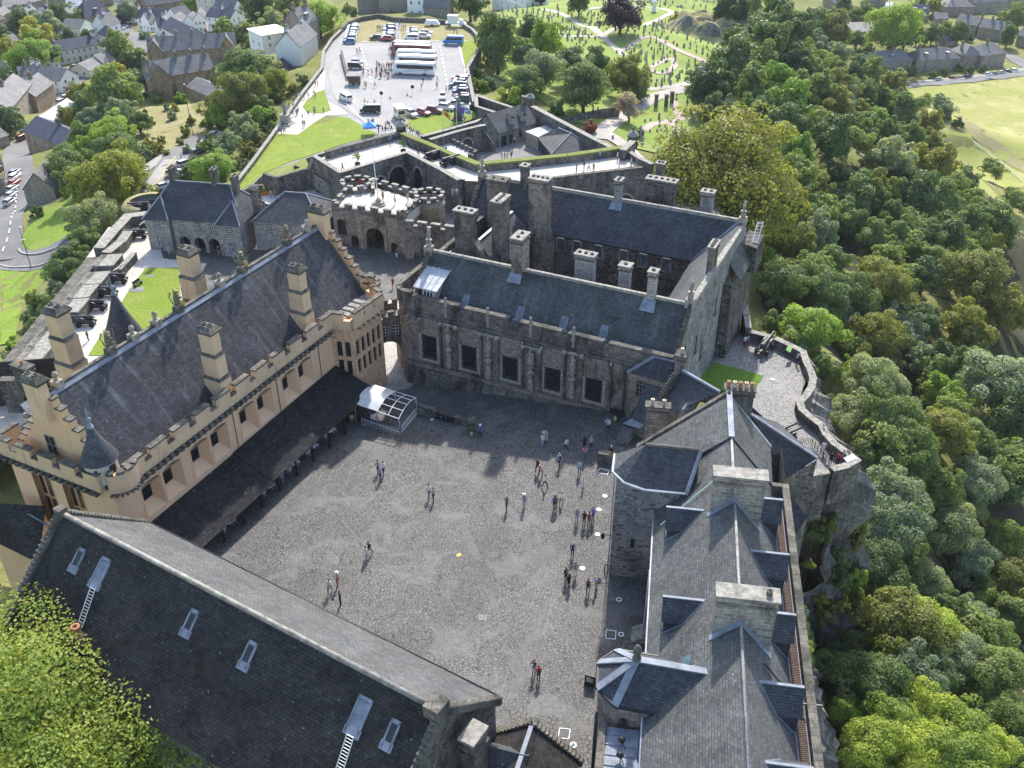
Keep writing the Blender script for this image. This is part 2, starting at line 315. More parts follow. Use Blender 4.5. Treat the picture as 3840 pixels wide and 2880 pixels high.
M=dict(
 slate=slate('slate',(.05,.054,.062),(.085,.09,.1),amt=.45),
 slate_hall=slate('slate_hall',(.036,.038,.044),(.06,.063,.071),streak=(.17,.18,.18),amt=.35,bw=.5,bh=.28),
 slate_palace=slate('slate_palace',(.055,.06,.063),(.095,.1,.102),streak=(.16,.165,.155),amt=.55,moss=(.085,.088,.07)),
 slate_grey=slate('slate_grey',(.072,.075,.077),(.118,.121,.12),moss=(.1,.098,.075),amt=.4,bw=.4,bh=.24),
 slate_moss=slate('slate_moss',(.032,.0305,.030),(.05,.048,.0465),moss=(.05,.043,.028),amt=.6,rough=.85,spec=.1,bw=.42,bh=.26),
 slate_dark=slate('slate_dark',(.054,.058,.066),(.085,.09,.1),amt=.45),
 slate_town=slate('slate_town',(.14,.14,.145),(.22,.22,.22),moss=(.2,.18,.14),amt=.4),
 slate_townblue=slate('slate_townblue',(.05,.058,.085),(.08,.088,.12),amt=.3),
 felt=slate('felt',(.02,.02,.022),(.033,.034,.037),amt=.5,rough=.85,spec=.12,bw=.5,bh=.3),
 lead=plain('lead',(.2,.225,.265),.65,.35,.35,1.2),zinc=plain('zinc',(.42,.44,.46),.6,.35,.3,.8),
 ashlar=ashlar('ashlar',(.255,.212,.172),(.37,.31,.25),(.055,.05,.045),stain=.46),
 ashlar_dark=ashlar('ashlar_dark',(.16,.143,.12),(.27,.24,.2),(.035,.033,.03),.8,.36,stain=.62),
 ashlar_light=ashlar('ashlar_light',(.36,.33,.28),(.45,.41,.35),(.12,.11,.1),.8,.34,stain=.2),
 ashlar_grey=ashlar('ashlar_grey',(.26,.25,.24),(.37,.36,.34),(.08,.08,.08),.9,.36,stain=.25),
 patch=ashlar('patch',(.20,.185,.16),(.40,.35,.28),(.075,.075,.075),.75,.34,.025,stain=.42,mcol=(.42,.4,.36)),
 coping=plain('coping',(.27,.255,.22),.9,.2,.45,1.8),coping_dark=ashlar('coping_dark',(.125,.117,.1),(.19,.175,.145),(.04,.04,.036),.9,.6,lichen=(.14,.125,.055),stain=.5),
 rubble=rubble('rubble',[(.05,.048,.045),(.10,.09,.08),(.2,.175,.145),(.14,.125,.11)],(.3,.28,.25)),
 rubble_dark=rubble('rubble_dark',[(.03,.03,.03),(.06,.056,.052),(.14,.125,.105),(.08,.075,.068)],(.19,.18,.16),dark=(.035,.033,.03)),
 rubble_wall=rubble('rubble_wall',[(.07,.066,.06),(.12,.11,.1),(.2,.18,.155),(.15,.14,.125)],(.24,.225,.2),1.9,dark=(.05,.048,.044)),
 rubble_grey=rubble('rubble_grey',[(.10,.098,.094),(.16,.155,.15),(.26,.25,.235),(.19,.185,.175)],(.33,.32,.3),1.7,flat=2.2),
 boulder=rubble('boulder',[(.12,.12,.12),(.2,.2,.2),(.3,.3,.3)],(.16,.15,.13),1.2),
 harl=harl('harl',(.82,.53,.315),(.74,.49,.31),(.46,.33,.2),.5),
 harl_par=harl('harl_par',(.72,.49,.29),(.54,.40,.255),(.15,.135,.115),.95),harl_gable=harl('harl_gable',(.74,.48,.27),(.64,.43,.25),(.3,.25,.2),.6),
 harl_chim=harl('harl_chim',(.74,.51,.30),(.58,.42,.27),(.22,.21,.19),.85),harl_pink=harl('harl_pink',(.58,.38,.25),(.5,.34,.24),(.36,.3,.26),.7),
 harl_white=harl('harl_white',(.72,.68,.62),(.64,.6,.55),(.4,.37,.34),.4),oriel=ashlar('oriel',(.66,.40,.24),(.74,.50,.31),(.3,.22,.16),.9,.4,.015,stain=.2),
 render_white=harl('render_white',(.84,.83,.81),(.78,.77,.75),(.5,.49,.47),.3),render_cream=harl('render_cream',(.66,.62,.54),(.6,.56,.48),(.4,.38,.34),.4),
 town_stone=ashlar('town_stone',(.30,.255,.2),(.38,.33,.27),(.13,.12,.1),.7,.3,stain=.3),town_brown=ashlar('town_brown',(.30,.22,.15),(.42,.32,.22),(.1,.085,.07),.6,.28,stain=.35),
 cobble=cobbles('cobble',(.088,.086,.081),(.13,.126,.118),(.026,.026,.024),3.3,damp=(.05,.05,.042)),
 cobble_sunlit=cobbles('cobble_sunlit',(.30,.29,.27),(.40,.385,.36),(.13,.125,.12),3.4),terrace_cobble=cobbles('terrace_cobble',(.19,.185,.178),(.27,.26,.25),(.075,.073,.07),3.),
 flag=ground_stone('flag',(.50,.46,.4),(.58,.54,.48),.3,3.,(2.2,1.4)),flag_grey=ground_stone('flag_grey',(.22,.21,.2),(.3,.285,.27),.3,3.,(1.8,1.2)),asphalt=ground_stone('asphalt',(.16,.155,.15),(.215,.21,.2),.12,3.),asphalt_pale=ground_stone('asphalt_pale',(.27,.262,.252),(.345,.335,.325),.09,2.5),
 pave_strip=ground_stone('pave_strip',(.13,.127,.12),(.16,.156,.148),.5,3.),pavement=ground_stone('pavement',(.3,.285,.26),(.37,.355,.33),.2,3.),path=ground_stone('path',(.36,.33,.29),(.44,.41,.36),.2,3.),gravel_red=ground_stone('gravel_red',(.36,.29,.25),(.42,.34,.3),.2,3.),
 lawn=grass('lawn',(.17,.235,.03),(.215,.275,.045),(.27,.27,.085),.12),lawn_dark=grass('lawn_dark',(.1,.19,.025),(.13,.23,.035),None,.3),meadow=grass('meadow',(.24,.27,.06),(.34,.32,.12),(.42,.38,.2),.035),
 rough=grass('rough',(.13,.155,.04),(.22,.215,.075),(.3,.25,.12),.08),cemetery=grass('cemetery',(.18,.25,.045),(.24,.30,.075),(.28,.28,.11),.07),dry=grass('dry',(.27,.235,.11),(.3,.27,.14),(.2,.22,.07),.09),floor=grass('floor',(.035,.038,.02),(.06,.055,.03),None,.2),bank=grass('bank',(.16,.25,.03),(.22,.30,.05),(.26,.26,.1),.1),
 turf=grass('turf',(.15,.19,.045),(.2,.21,.07),(.24,.22,.1),.3),rock=ashlar('rock',(.16,.15,.135),(.27,.255,.23),(.06,.055,.05),2.4,1.1,.0,stain=.55,lichen=(.13,.15,.05)),
 white=plain('white',(.78,.78,.77),.6,.3,.06),black=plain('black',(.018,.018,.019),.5,.4,.3),iron=plain('iron',(.03,.03,.032),.5,.5,.3,3.),steel=plain('steel',(.5,.51,.53),.35,.5,.1,3.,.6),wood=plain('wood',(.13,.09,.06),.8,.2,.3,3.),wood_orange=plain('wood_orange',(.45,.18,.06),.8,.2,.2,2.),wood_amber=plain('wood_amber',(.52,.30,.14),.8,.2,.2,2.),wood_pale=plain('wood_pale',(.4,.33,.25),.8,.2,.2,2.),
 gold=plain('gold',(.42,.30,.07),.45,.5,.5,3.),gold_stone=plain('gold_stone',(.18,.16,.12),.8,.3,.5,4.),pot=plain('pot',(.42,.2,.11),.85,.2,.2,3.),pot_cream=plain('pot_cream',(.55,.46,.36),.85,.2,.2,3.),stone_fig=plain('stone_fig',(.3,.27,.22),.9,.2,.55,2.5),
 grave=plain('grave',(.3,.29,.265),.9,.2,.5,.35),red=plain('red',(.5,.02,.02),.5,.4,.1),green=plain('green',(.16,.3,.08),.6,.3,.15),blue=plain('blue',(.03,.16,.45),.5,.4,.1),brightblue=plain('brightblue',(.04,.25,.6),.5,.4,.1),blue_door=plain('blue_door',(.10,.2,.24),.6,.3,.2),yellow=plain('yellow',(.7,.5,.08),.6,.3,.1),scaffold=plain('scaffold',(.5,.36,.06),.5,.4,.2),tile_red=plain('tile_red',(.12,.085,.072),.8,.2,.3,3.),
 skin=plain('skin',(.5,.33,.25),.6,.3,.08),hair=objcol('hair','hair',.7,.2),shirt=objcol('shirt','shirt',.85,.2),legs=objcol('legs','legs',.85,.2),shoe=plain('shoe',(.12,.11,.1),.7,.3,.3),paint=objcol('paint','paint',.3,.5,0,.7),paint2=objcol('paint2','paint2',.4,.5),tyre=plain('tyre',(.02,.02,.021),.85,.2,.2),chrome=plain('chrome',(.55,.56,.58),.25,.6,.1,3.,.7),lamp=plain('lamp',(.75,.72,.65),.2,.6,.1),rearlamp=plain('rearlamp',(.4,.02,.02),.3,.5,.1),
 green_cu=plain('green_cu',(.35,.55,.48),.7,.3,.15),bark=plain('bark',(.09,.075,.058),.95,.1,.4,3.),bark_pale=plain('bark_pale',(.25,.23,.2),.9,.1,.3,3.),
)
def glassmat(name,c=(.02,.025,.03),rough=.12,spec=.5):
    t=NT(name,rough,spec);return t.out(t.ramp(t.noise(t.pos(),.9,3),[(.35,tuple(x*.6 for x in c)),(.65,tuple(x*1.6 for x in c))]))
M['glass']=glassmat('glass');M['glass_blue']=glassmat('glass_blue',(.06,.11,.13));M['glass_grey']=glassmat('glass_grey',(.12,.14,.16),.3)
M['clear']=plain('clear',(.62,.63,.62),.3,.5,.2,.7)
LEAF=dict(
 dark=leafmat('leaf_dark',(0.091,0.140,0.055),(0.134,0.183,0.073)),mid=leafmat('leaf_mid',(0.128,0.189,0.061),(0.189,0.244,0.091)),bright=leafmat('leaf_bright',(0.183,0.287,0.049),(0.256,0.354,0.073)),grey=leafmat('leaf_grey',(0.183,0.232,0.140),(0.281,0.329,0.207)),
 olive=leafmat('leaf_olive',(0.171,0.201,0.049),(0.226,0.238,0.061),(0.244,0.201,0.055)),gold=leafmat('leaf_gold',(0.244,0.281,0.043),(0.354,0.354,0.061),(0.366,0.268,0.043)),lime=leafmat('leaf_lime',(0.232,0.317,0.055),(0.342,0.403,0.079)),beech=leafmat('leaf_beech',(0.129,0.162,0.039),(0.190,0.213,0.056),(0.269,0.224,0.056)),front=leafmat('leaf_front',(0.168,0.246,0.043),(0.252,0.319,0.062),(0.336,0.302,0.056)),purple=leafmat('leaf_purple',(0.037,0.024,0.037),(0.061,0.037,0.049),tr=.1),pinkbrown=leafmat('leaf_pinkbrown',(0.317,0.256,0.207),(0.439,0.366,0.305)),red=leafmat('leaf_red',(0.159,0.043,0.049),(0.244,0.073,0.073)))
# ------------------------------------------------------------ great hall (cream harled hall, dark slate roof)
G=Frame(S(174,1484,18),26.5)
hall=thing('great_hall','cream harled great hall with steep dark slate roof and crenellated parapet','hall',G.w(20,0,0))
def lights(mb,F,u0,u1,z0,z1,v,nu,nz,mf=1,bar=.06,frame=.09):   # glass pane with glazing bars
    mb.poly([F.w(u0,v,z0),F.w(u1,v,z0),F.w(u1,v,z1),F.w(u0,v,z1)],0)
    for i in range(nu+1):
        x=u0+(u1-u0)*i/nu;b=frame if i in (0,nu)else bar;mb.box(F,max(u0,x-b/2),min(u1,x+b/2),v,v+.05,z0,z1,mf)
    for j in range(nz+1):
        z=z0+(z1-z0)*j/nz;b=frame if j in (0,nz)else bar;mb.box(F,u0,u1,v,v+.04,max(z0,z-b/2),min(z1,z+b/2),mf)
# body walls
w=MB();rec=[(a,a+2.8,4.55,8.45,0,.6)for a in (1.7,4.55,8.5,11.45,16.0,18.95,23.4,26.35)]
OF=Frame(G.w(0,7,0),G.az)         # long courtyard face: outside on the right
wall(w,OF,-1.2,33.3,0,10,0,rec,0,1)
wall(w,Frame(G.w(42.6,7,0),G.az-90),0,14,-5,10,0,(),0)       # far end (below the gable)
nearF=Frame(G.w(-1.2,-7,0),G.az+90)
nops=[(2.7,5.4,2.2,8.4,.6,0),(6.9,9.6,2.2,8.4,.6,0)]
wall(w,nearF,0,14,-2,10,0,nops,0,2)
wall(w,Frame(G.w(42.6,-7,0),G.az+180),0,43.8,-7,10,0,(),0)
w.build('wall',[M['harl'],M['harl'],M['wood_amber']],hall)
for a,b,c,d,dep,arch in rec:      # deep splayed recess round each window
    q=MB();m_=(a+b)/2;l,r_,z0,z1,v=m_-.62,m_+.62,5.75,7.95,-.95;a +=.12;b -=.12
    P=lambda u,v_,z:OF.w(u,v_,z)
    lights(q,OF,l,r_,z0,z1,v,4,5,1,.035,.06)
    q.poly([P(a,0,c),P(a,0,d-.4),P(l,v,z1),P(l,v,z0)],2);q.poly([P(b,0,c),P(r_,v,z0),P(r_,v,z1),P(b,0,d-.4)],2);q.poly([P(a,0,c),P(l,v,z0),P(r_,v,z0),P(b,0,c)],2)
    q.poly([P(a,0,d-.4),P(b,0,d-.4),P(r_,v,z1),P(l,v,z1)],2)
    q.box(OF,a-.12,a,-.02,.05,c,d,2);q.box(OF,b,b+.12,-.02,.05,c,d,2)
    q.build('window',[M['glass'],M['black'],M['harl']],hall)
for a,b,c,d,dep,arch in nops:
    q=MB();lights(q,nearF,a,b,c,d,-dep+.02,3,2,1,.3,.25);q.build('window',[M['glass'],M['wood_amber']],hall)
# drain lines on the wall
q=MB()
for u in (15.2,22.6,30.5):q=MB();q.tube(OF.w(u,.06,4),OF.w(u,.06,9.9),.04,5);q.build('rainwater_pipe',M['iron'],hall)
# corbel course + parapet
pa=MB()
def parapet_run(F,u0,u1,v0=.05,th=.55,z=10.,mw=2.1,gap=1.05):
    cb=MB()
    pa.box(F,u0,u1,v0,v0+th,z,z+1.15,0);merlons(pa,F,u0,u1,v0,v0+th,z+1.15,z+2.15,mw,gap,0,1,.2,.06)
    n=int((u1-u0)/.82)
    for i in range(n):
        u=u0+.4+i*(u1-u0-.6)/n
        cb.box(F,u-.2,u+.2,-.1,v0+th+.42,z-.3,z+.06,0);cb.box(F,u-.17,u+.17,-.1,v0+th+.02,z-.8,z-.28,0)
    cb.build('corbel_course',M['coping_dark'],hall)
parapet_run(OF,.5,33.3)
parapet_run(nearF,-.4,13.2,mw=1.9,gap=.9)
parapet_run(Frame(G.w(42.6,7,0),G.az-90),0.8,14.)
parapet_run(Frame(G.w(42.6,-7,0),G.az+180),0,43.8)
# rounded corner bartizan (near corner) and far corner
def bartizan(c,r,z,a0,a1,nm=4):
    cb=MB()
    pa.lathe((c.x,c.y,0),[(r-.55,z-.2),(r,z-.2),(r,z+1.9),(r-.5,z+1.9),(r-.5,z-.2)],14,0,False,a0,a1)
    for i in range(nm):
        a=a0+(a1-a0)*(i+.1)/nm;b=a0+(a1-a0)*(i+.8)/nm
        pa.lathe((c.x,c.y,0),[(r-.56,z+1.88),(r+.06,z+1.88),(r+.06,z+2.2),(r-.56,z+2.2),(r-.56,z+1.88)],4,1,False,a,b)
    for i in range(9):
        a=R(a0+(a1-a0)*(i+.5)/9);d=Vector((math.cos(a),math.sin(a),0));cb.tube(c+d*(r-.5)+Vector((0,0,z-.5)),c+d*(r+.3)+Vector((0,0,z-.28)),.17,5)
    cb.build('corbel_course',M['coping_dark'],hall)
bartizan(G.w(.5,6.2,0),1.9,10,-100,20,4);bartizan(G.w(41.4,6.6,0),2.0,10,-60,120,5)
# dark gun-like spouts on the oriel
ori=MB();of=OF
BP=[(33.3,7.),(34.0,9.6),(39.8,9.9),(41.0,7.)]           # oriel plan (u,v)
for i in range(3):
    a=G.w(*BP[i],0);b=G.w(*BP[i+1],0);F,L=line(a,b);ops=[]
    if i==1:ops=[(.45+k*1.06,1.2+k*1.06,z,z+2.1,.35,0)for k in range(5)for z in (3.3,5.9)]
    if i==0:ops=[(.5+k*1.05,1.2+k*1.05,z,z+2.1,.3,0)for k in range(2)for z in (3.3,5.9)]
    wall(ori,F,0,L,-1,10,0,ops,0)
    for k,o in enumerate(ops):
        q=MB();lights(q,F,o[0],o[1],o[2],o[3],-o[4]+.02,2,4,1,.04,.06);q.build('window',[M['glass'],M['iron']],hall)
    pa.box(F,0,L,0,.5,10,11.2,0);merlons(pa,F,.15,L-.1,0,.5,11.2,12.2,1.7,.8,0,1,.2,.06)
    ori.box(F,-.05,L+.05,-.05,.1,9.55,9.75,0);ori.box(F,-.05,L+.05,-.05,.12,8.35,8.5,0)
    cb=MB()
    for k in range(int(L/.95)if i==1 else 0):ang=F.w(.5+k*.95,0,9.9);cb.tube(ang,F.w(.5+k*.95,.85,10.0),.16,6)
    cb.build('corbel_course',M['coping_dark'],hall)
ori.poly([G.w(u,v,10.02)for u,v in BP],0);ori.build('oriel_bay',M['oriel'],hall)
pa.build('parapet',[M['harl_par'],M['coping_dark']],hall)
# wallhead walk
q=MB();q.box(G,-1.2,42.6,5.9,7.06,9.8,10.05);q.box(G,-1.2,42.6,-7.06,-5.9,9.8,10.05);q.box(G,-1.2,.2,-6,6,9.8,10.06);q.box(G,41.9,42.6,-6,6,9.8,10.06)
for k in range(6):q.box(G,33.5+k*1.1,34.2+k*1.1,6.3,8.0,10.05,10.5)
q.build('wall_walk',M['ashlar_grey'],hall)
# roof
q=MB()
q.slab([G.w(.3,6.05,10.1),G.w(42,6.05,10.1),G.w(42,0,18),G.w(.3,0,18)],.25)
q.slab([G.w(42,-6.05,10.1),G.w(.3,-6.05,10.1),G.w(.3,0,18),G.w(42,0,18)],.25);q.build('roof',M['slate_hall'],hall)
q=MB();q.box(G,.3,42,-.42,-.02,17.75,18.32,0);q.build('ridge_stone',M['coping_dark'],hall)
q=MB();q.slab([G.w(.3,.02,18.1),G.w(42,.02,18.1),G.w(42,.28,17.76),G.w(.3,.28,17.76)],.1);q.build('ridge_flashing',M['lead'],hall)
# crow-stepped gables
def stepped_gable(F,th,z0,half,top,n,mats,par,capm=1,name='gable',ops=()):
    # F: u across the gable (0 = apex line), v = outward
    g=MB();st=half/n;hz=(top-z0)/n
    for sgn in (-1,1):
        for i in range(n):
            a,b=half-(i+1)*st,half-i*st;zt=z0+(i+1)*hz+.1
            u0,u1=(a,b)if sgn>0 else (-b,-a)
            g.box(F,u0,u1,-th,0,z0-.1,zt,0);g.box(F,u0-.05,u1+.05,-th-.08,.08,zt,zt+.2,1)
    return g.build(name,mats,par)
ngF=Frame(G.w(-.1,0,0),G.az+90)
stepped_gable(ngF,.7,10,6.3,17.6,8,[M['harl_gable'],M['coping_dark']],hall)
fgF=Frame(G.w(42.5,0,0),G.az+90)
stepped_gable(fgF,.7,10,6.3,18.0,8,[M['harl_gable'],M['coping_dark']],hall)
q=MB();lights(q,ngF,-2.0,-.7,10.9,13.1,.03,2,2,1,.05,.12);q.build('window',[M['glass'],M['ashlar_grey']],hall)
# chimneys: three stepped stages and a weathered cap
def hall_chimney(u,v,zb,du,dv,h,stages=3):
    c=MB();z=zb;n=stages
    for i in range(n):
        k=1+.17*(n-1-i);hz=h/n;c.box(G,u-du*k,u+du*k,v-dv*k,v+dv*k,z,z+hz,0)
        if i<n-1:c.taper(G,(u-du*k-.06,u+du*k+.06,v-dv*k-.06,v+dv*k+.06),(u-du*(k-.17),u+du*(k-.17),v-dv*(k-.17),v+dv*(k-.17)),z+hz-.12,z+hz+.25,1)
        z +=hz
    c.taper(G,(u-du-.05,u+du+.05,v-dv-.05,v+dv+.05),(u-du-.3,u+du+.3,v-dv-.3,v+dv+.3),z-.35,z+.05,1)
    c.taper(G,(u-du-.3,u+du+.3,v-dv-.3,v+dv+.3),(u-du*.8,u+du*.8,v-dv*.8,v+dv*.8),z+.05,z+.55,1)
    o=c.build('chimney',[M['harl_chim'],M['coping_dark']],hall)
    ax=1 if du>dv else 0
    for s in (-.45,.45):
        p=MB();p.lathe(G.w(u+s*du*ax,v+s*dv*(1-ax),z+.5),[(.3,0),(.3,.18),(.22,.2),(.18,.05)],8);p.build('flue',M['coping_dark'],o)
    f=MB();f.slab([G.w(u-du*1.5,v-dv*1.9,zb+1.4),G.w(u+du*1.5,v-dv*1.9,zb+1.4),G.w(u+du*1.5,v-dv*1.2,zb+.5),G.w(u-du*1.5,v-dv*1.2,zb+.5)],.1);f.build('flashing',M['lead'],o)
hall_chimney(15.4,5.7,10.2,.6,.84,8.3);hall_chimney(30.6,5.2,10.4,.6,.84,8.0)
for (tx,ty)in ((360,350),(1210,-30)):
    b=G.loc(at(4,tx,ty,19.2));hall_chimney(b[0],b[1],10,.78,1.0,9.2,3)
hall_chimney(-.35,-.65,15.5,.5,1.0,4.3,1)
hall_chimney(42.3,0,16.5,.6,1.2,3.6,1)
# corner turrets with conical slate roofs
def turret(u,v,r,z0,z1,zc,white):
    t=MB();c=G.w(u,v,0);t.lathe(c,[(r,z0),(r,z1),(r+.08,z1+.05)],20)
    o=t.build('turret',M['harl_white']if white else M['harl_gable'],hall)
    k=MB();k.lathe(c,[(r+.25,z1),(r*.55,z1+(zc-z1)*.5),(.12,zc)],20);k.build('turret_roof',M['slate_dark'],o)
    k=MB();k.lathe(c,[(.3,zc-.25),(.18,zc+.1),(.08,zc+.3),(.26,zc+.55),(.22,zc+.75),(.05,zc+.95),(.03,zc+1.9),(0,zc+1.95)],8);k.build('finial',M['lead'],o)
    if white:
        k=MB();F=Frame(c,G.az);k.box(F,-.35,.35,r-.02,r+.04,z0+.6,z1-.3,0);k.box(Frame(c,G.az+60),-.12,.12,r-.03,r+.03,z0+.9,z0+1.8,0);k.build('door',M['black'],o)
turret(-.25,5.2,1.5,10.6,12.8,16.5,True)
b=G.loc(at(4,805,520,12));turret(b[0],b[1],1.9,0,12.2,17.6,False)
# heraldic beasts and small finials on the ridge
def beast(name,t,x,y,h,gilt):
    p=G.loc(at(t,x,y,18.3));c=G.w(p[0],-.25,18.2)
    k=MB();k.box(Frame(c,G.az),-.45,.45,-.4,.4,0+c.z-.3,c.z+.5)
    if gilt is None:
        k.lathe(c,[(.3,.5),(.16,.8),(.3,1.05),(.24,1.35),(0,1.5)],8);k.build(name,M['stone_fig'],hall);return
    k.build('pedestal',M['coping_dark'],hall);b=MB()
    z=c.z+.5;f=Frame(c,G.az+20)
    b.blob((c.x,c.y,z+.75),(.36,.3,.7));b.blob(f.w(0,.25,z+1.6),(.32,.34,.36));b.blob(f.w(0,.55,z+1.52),(.16,.22,.16))
    for s in (-1,1):
        b.tube(f.w(s*.22,.2,z+1.0),f.w(s*.3,.62,z+1.15),.12,6);b.tube(f.w(s*.3,.1,z+.3),f.w(s*.42,.6,z+.12),.16,6);b.blob(f.w(s*.36,.62,z+.1),(.16,.2,.12));b.tube(f.w(s*.16,.15,z+1.85),f.w(s*.2,.1,z+2.1),.08,5,0,.02)
    b.tube(f.w(-.3,-.3,z+.2),f.w(-.5,-.55,z+1.0),.07,6);b.tube(f.w(-.5,-.55,z+1.0),f.w(-.3,-.5,z+1.5),.06,6,0,.1)
    b.box(f,.15,.55,.5,.6,z+.2,z+.8,0);b.tube(f.w(.5,.55,z),f.w(.5,.55,z+2.2),.04,5)
    b.build(name,M['gold_stone'],hall)
    if gilt:k=MB();k.box(f,.14,.56,.6,.64,z+.2,z+.8);k.blob(f.w(0,.3,z+1.9),(.2,.18,.1));k.build('gilding',M['gold'],hall)
beast('lion_statue',4,1105,330,2,True);beast('unicorn_statue',4,665,600,2,False);beast('lion_statue',4,1490,70,2,True)
for x,y in ((965,420),(820,512),(1372,165),(330,815)):beast('finial',4,x,y,1,None)
b=at(3,0,0,0);beast('unicorn_statue',1,1810,1560,2,False);beast('finial',1,1915,1470,1,None)
# lean-to along the courtyard
lt=MB();L0,L1=1.2,34.0
lt.slab([G.w(L0,12.25,1.85),G.w(14.2,12.25,1.95),G.w(14.2,7.05,4.0),G.w(L0,7.05,3.9)],.14)
lt.slab([G.w(14.2,12.2,2.05),G.w(L1,11.9,2.3),G.w(33.4,7.05,4.5),G.w(14.2,7.05,4.15)],.14)
lt.build('lean_to_roof',M['felt'],hall)
q=MB();q.box(G,L0,L1,11.7,11.9,1.75,1.92);q.build('beam',M['wood'],hall)
for k in range(11):
    u=3.2+k*3.05;q=MB();q.box(G,u-.08,u+.08,11.7,11.86,-.6,1.8);q.box(G,u-.16,u+.16,11.62,11.94,-.6,-.1)
    q.build('post',M['black'],hall)
# ------------------------------------------------------------ chapel (big roof in front)
CH=Frame(at(7,410,15,14),121.2)
chapel=thing('chapel','long chapel with mossy dark slate roof and grey far slope beside the courtyard','chapel',CH.w(19,0,0))
CL=38.2
q=MB();wall(q,Frame(CH.w(CL,-7.2,0),CH.az+180),0,CL+.2,-3,7.5);wall(q,Frame(CH.w(0,7.3,0),CH.az),-.2,CL,-6,7.3)
q.poly([CH.w(CL,v,z)for v,z in ((7.3,-6),(7.3,7.4),(0,14),(-7.2,7.6),(-7.2,-3))]);q.poly([CH.w(-.2,v,z)for v,z in ((7.3,-6),(7.3,7.4),(0,14),(-7.2,7.6),(-7.2,-3))])
q.build('wall',M['rubble_wall'],chapel)
def sagged(mb,v1,z1,nu=16,nv=6,m=0):     # old roof: a slightly uneven surface
    g=[]
    for j in range(nv+1):
        for i in range(nu+1):
            u=-.1+(CL+.0)*i/nu;f=j/nv;s=.12*math.sin(u*.31+1)*math.sin(f*3.1)+.06*math.sin(u*1.3)*f
            g.append(CH.w(u,v1*f,14.02+(z1-14)*f-s*.5))
    mb.mesh(g,[(j*(nu+1)+i,j*(nu+1)+i+1,(j+1)*(nu+1)+i+1,(j+1)*(nu+1)+i)for j in range(nv)for i in range(nu)],m,True)
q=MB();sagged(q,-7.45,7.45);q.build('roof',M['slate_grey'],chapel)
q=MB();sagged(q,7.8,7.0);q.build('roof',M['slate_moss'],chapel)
q=MB();q.tube(CH.w(0,0,14.05),CH.w(CL,0,14.05),.22,8);q.build('ridge_stone',M['coping'],chapel)
q=MB();q.tube(CH.w(0,-7.55,7.35),CH.w(CL,-7.55,7.35),.12,6);q.build('gutter',M['black'],chapel)
# crow steps on both gables
def crow(mb,F,u0,u1,va,za,vb,zb,n,m=0):
    for i in range(n):
        f0,f1=i/n,(i+1)/n;v0,v1=va+(vb-va)*f0,va+(vb-va)*f1;z0,z1=za+(zb-za)*f0,za+(zb-za)*f1
        mb.box(F,u0,u1,min(v0,v1),max(v0,v1),min(z0,z1)-.4,max(z0,z1)+.12,m)
for a_ in ((-.6,.05,7.6,7.2,.2,14.,22),(-.6,.05,-7.4,7.4,-.2,14.,26),(CL-.05,CL+.5,7.6,7.2,.2,14.,22),(CL-.05,CL+.5,-7.4,7.4,-.2,14.,26)):q=MB();crow(q,CH,*a_);q.build('crow_step',M['coping_dark'],chapel)
for a_ in ((-.65,.15,-.4,.4,13.8,14.6),(CL-.7,CL+.55,-.7,.7,13.6,14.7)):q=MB();q.box(CH,*a_);q.build('apex_stone',M['coping_dark'],chapel)
def roof_pt(t,x,y,sgn=1):    # ray meets the near slope
    z=14.
    for _ in range(30):
        p=at(t,x,y,z);v=CH.loc(p)[1];z=14-(14-7.0)*abs(v)/7.8
    return p,CH.loc(p),z
slope=(14-7.0)/7.8
def sky_light(t,xt,yt,xb,yb,wdt,name='skylight',lead=False):
    _,(u0,v0),_=roof_pt(t,xt,yt);_,(u1,v1),_=roof_pt(t,xb,yb);hw=wdt/2;o=None
    P=lambda u,v,dz:CH.w(u,v,14-slope*v+dz)
    f=MB();um=(u0+u1)/2
    for (a,b,c,d)in ((um-hw,um-hw+.14,v0,v1),(um+hw-.14,um+hw,v0,v1),(um-hw,um+hw,v0,v0+.2),(um-hw-.1,um+hw+.1,v1-.35,v1+.12)):
        f.slab([P(a,c,.2),P(b,c,.2),P(b,d,.2),P(a,d,.2)],.25)
    o=f.build(name,M['lead'],chapel);g=MB();g.slab([P(um-hw+.14,v0+.2,.12),P(um+hw-.14,v0+.2,.12),P(um+hw-.14,v1-.35,.12),P(um-hw+.14,v1-.35,.12)],.1)
    g.build('pane',M['lead']if lead else M['glass_grey'],o)
    if not lead:
        b=MB()
        for k in range(1,18):
            v=v0+.2+(v1-v0-.55)*k/18;b.slab([P(um-hw+.14,v,.16),P(um+hw-.14,v,.16),P(um+hw-.14,v+.04,.16),P(um-hw+.14,v+.04,.16)],.05)
        b.build('louvre_bar',M['iron'],o)
sky_light(7,525,240,480,400,.85);sky_light(7,1258,640,1203,815,.85);sky_light(7,1632,845,1580,1030,.85)
sky_light(8,352,1355,290,1550,.8);sky_light(7,680,300,620,505,1.15,'roof_hatch',True);sky_light(8,150,1205,75,1460,1.2,'roof_hatch',True)
def ladder(name,label,t,xa,ya,xb,yb,wdt,n,th):
    _,a,_=roof_pt(t,xa,ya);_,b,_=roof_pt(t,xb,yb);P=lambda u,v:CH.w(u,v,14-slope*v+.22)
    l=MB();ua,ub=a[0],b[0]
    for s in (-1,1):l.tube(P(ua+s*wdt/2,a[1]),P(ub+s*wdt/2,b[1]),.04,5)
    for k in range(n):
        f=(k+.5)/n;u=ua+(ub-ua)*f;v=a[1]+(b[1]-a[1])*f;l.tube(P(u-wdt/2,v),P(u+wdt/2,v),.03,5)
    tag(l.build(name,M['steel']),label,'ladder')
ladder('roof_ladder','metal roof ladder from the lead hatch down to the round flue pot',7,608,500,520,755,.55,13,.1)
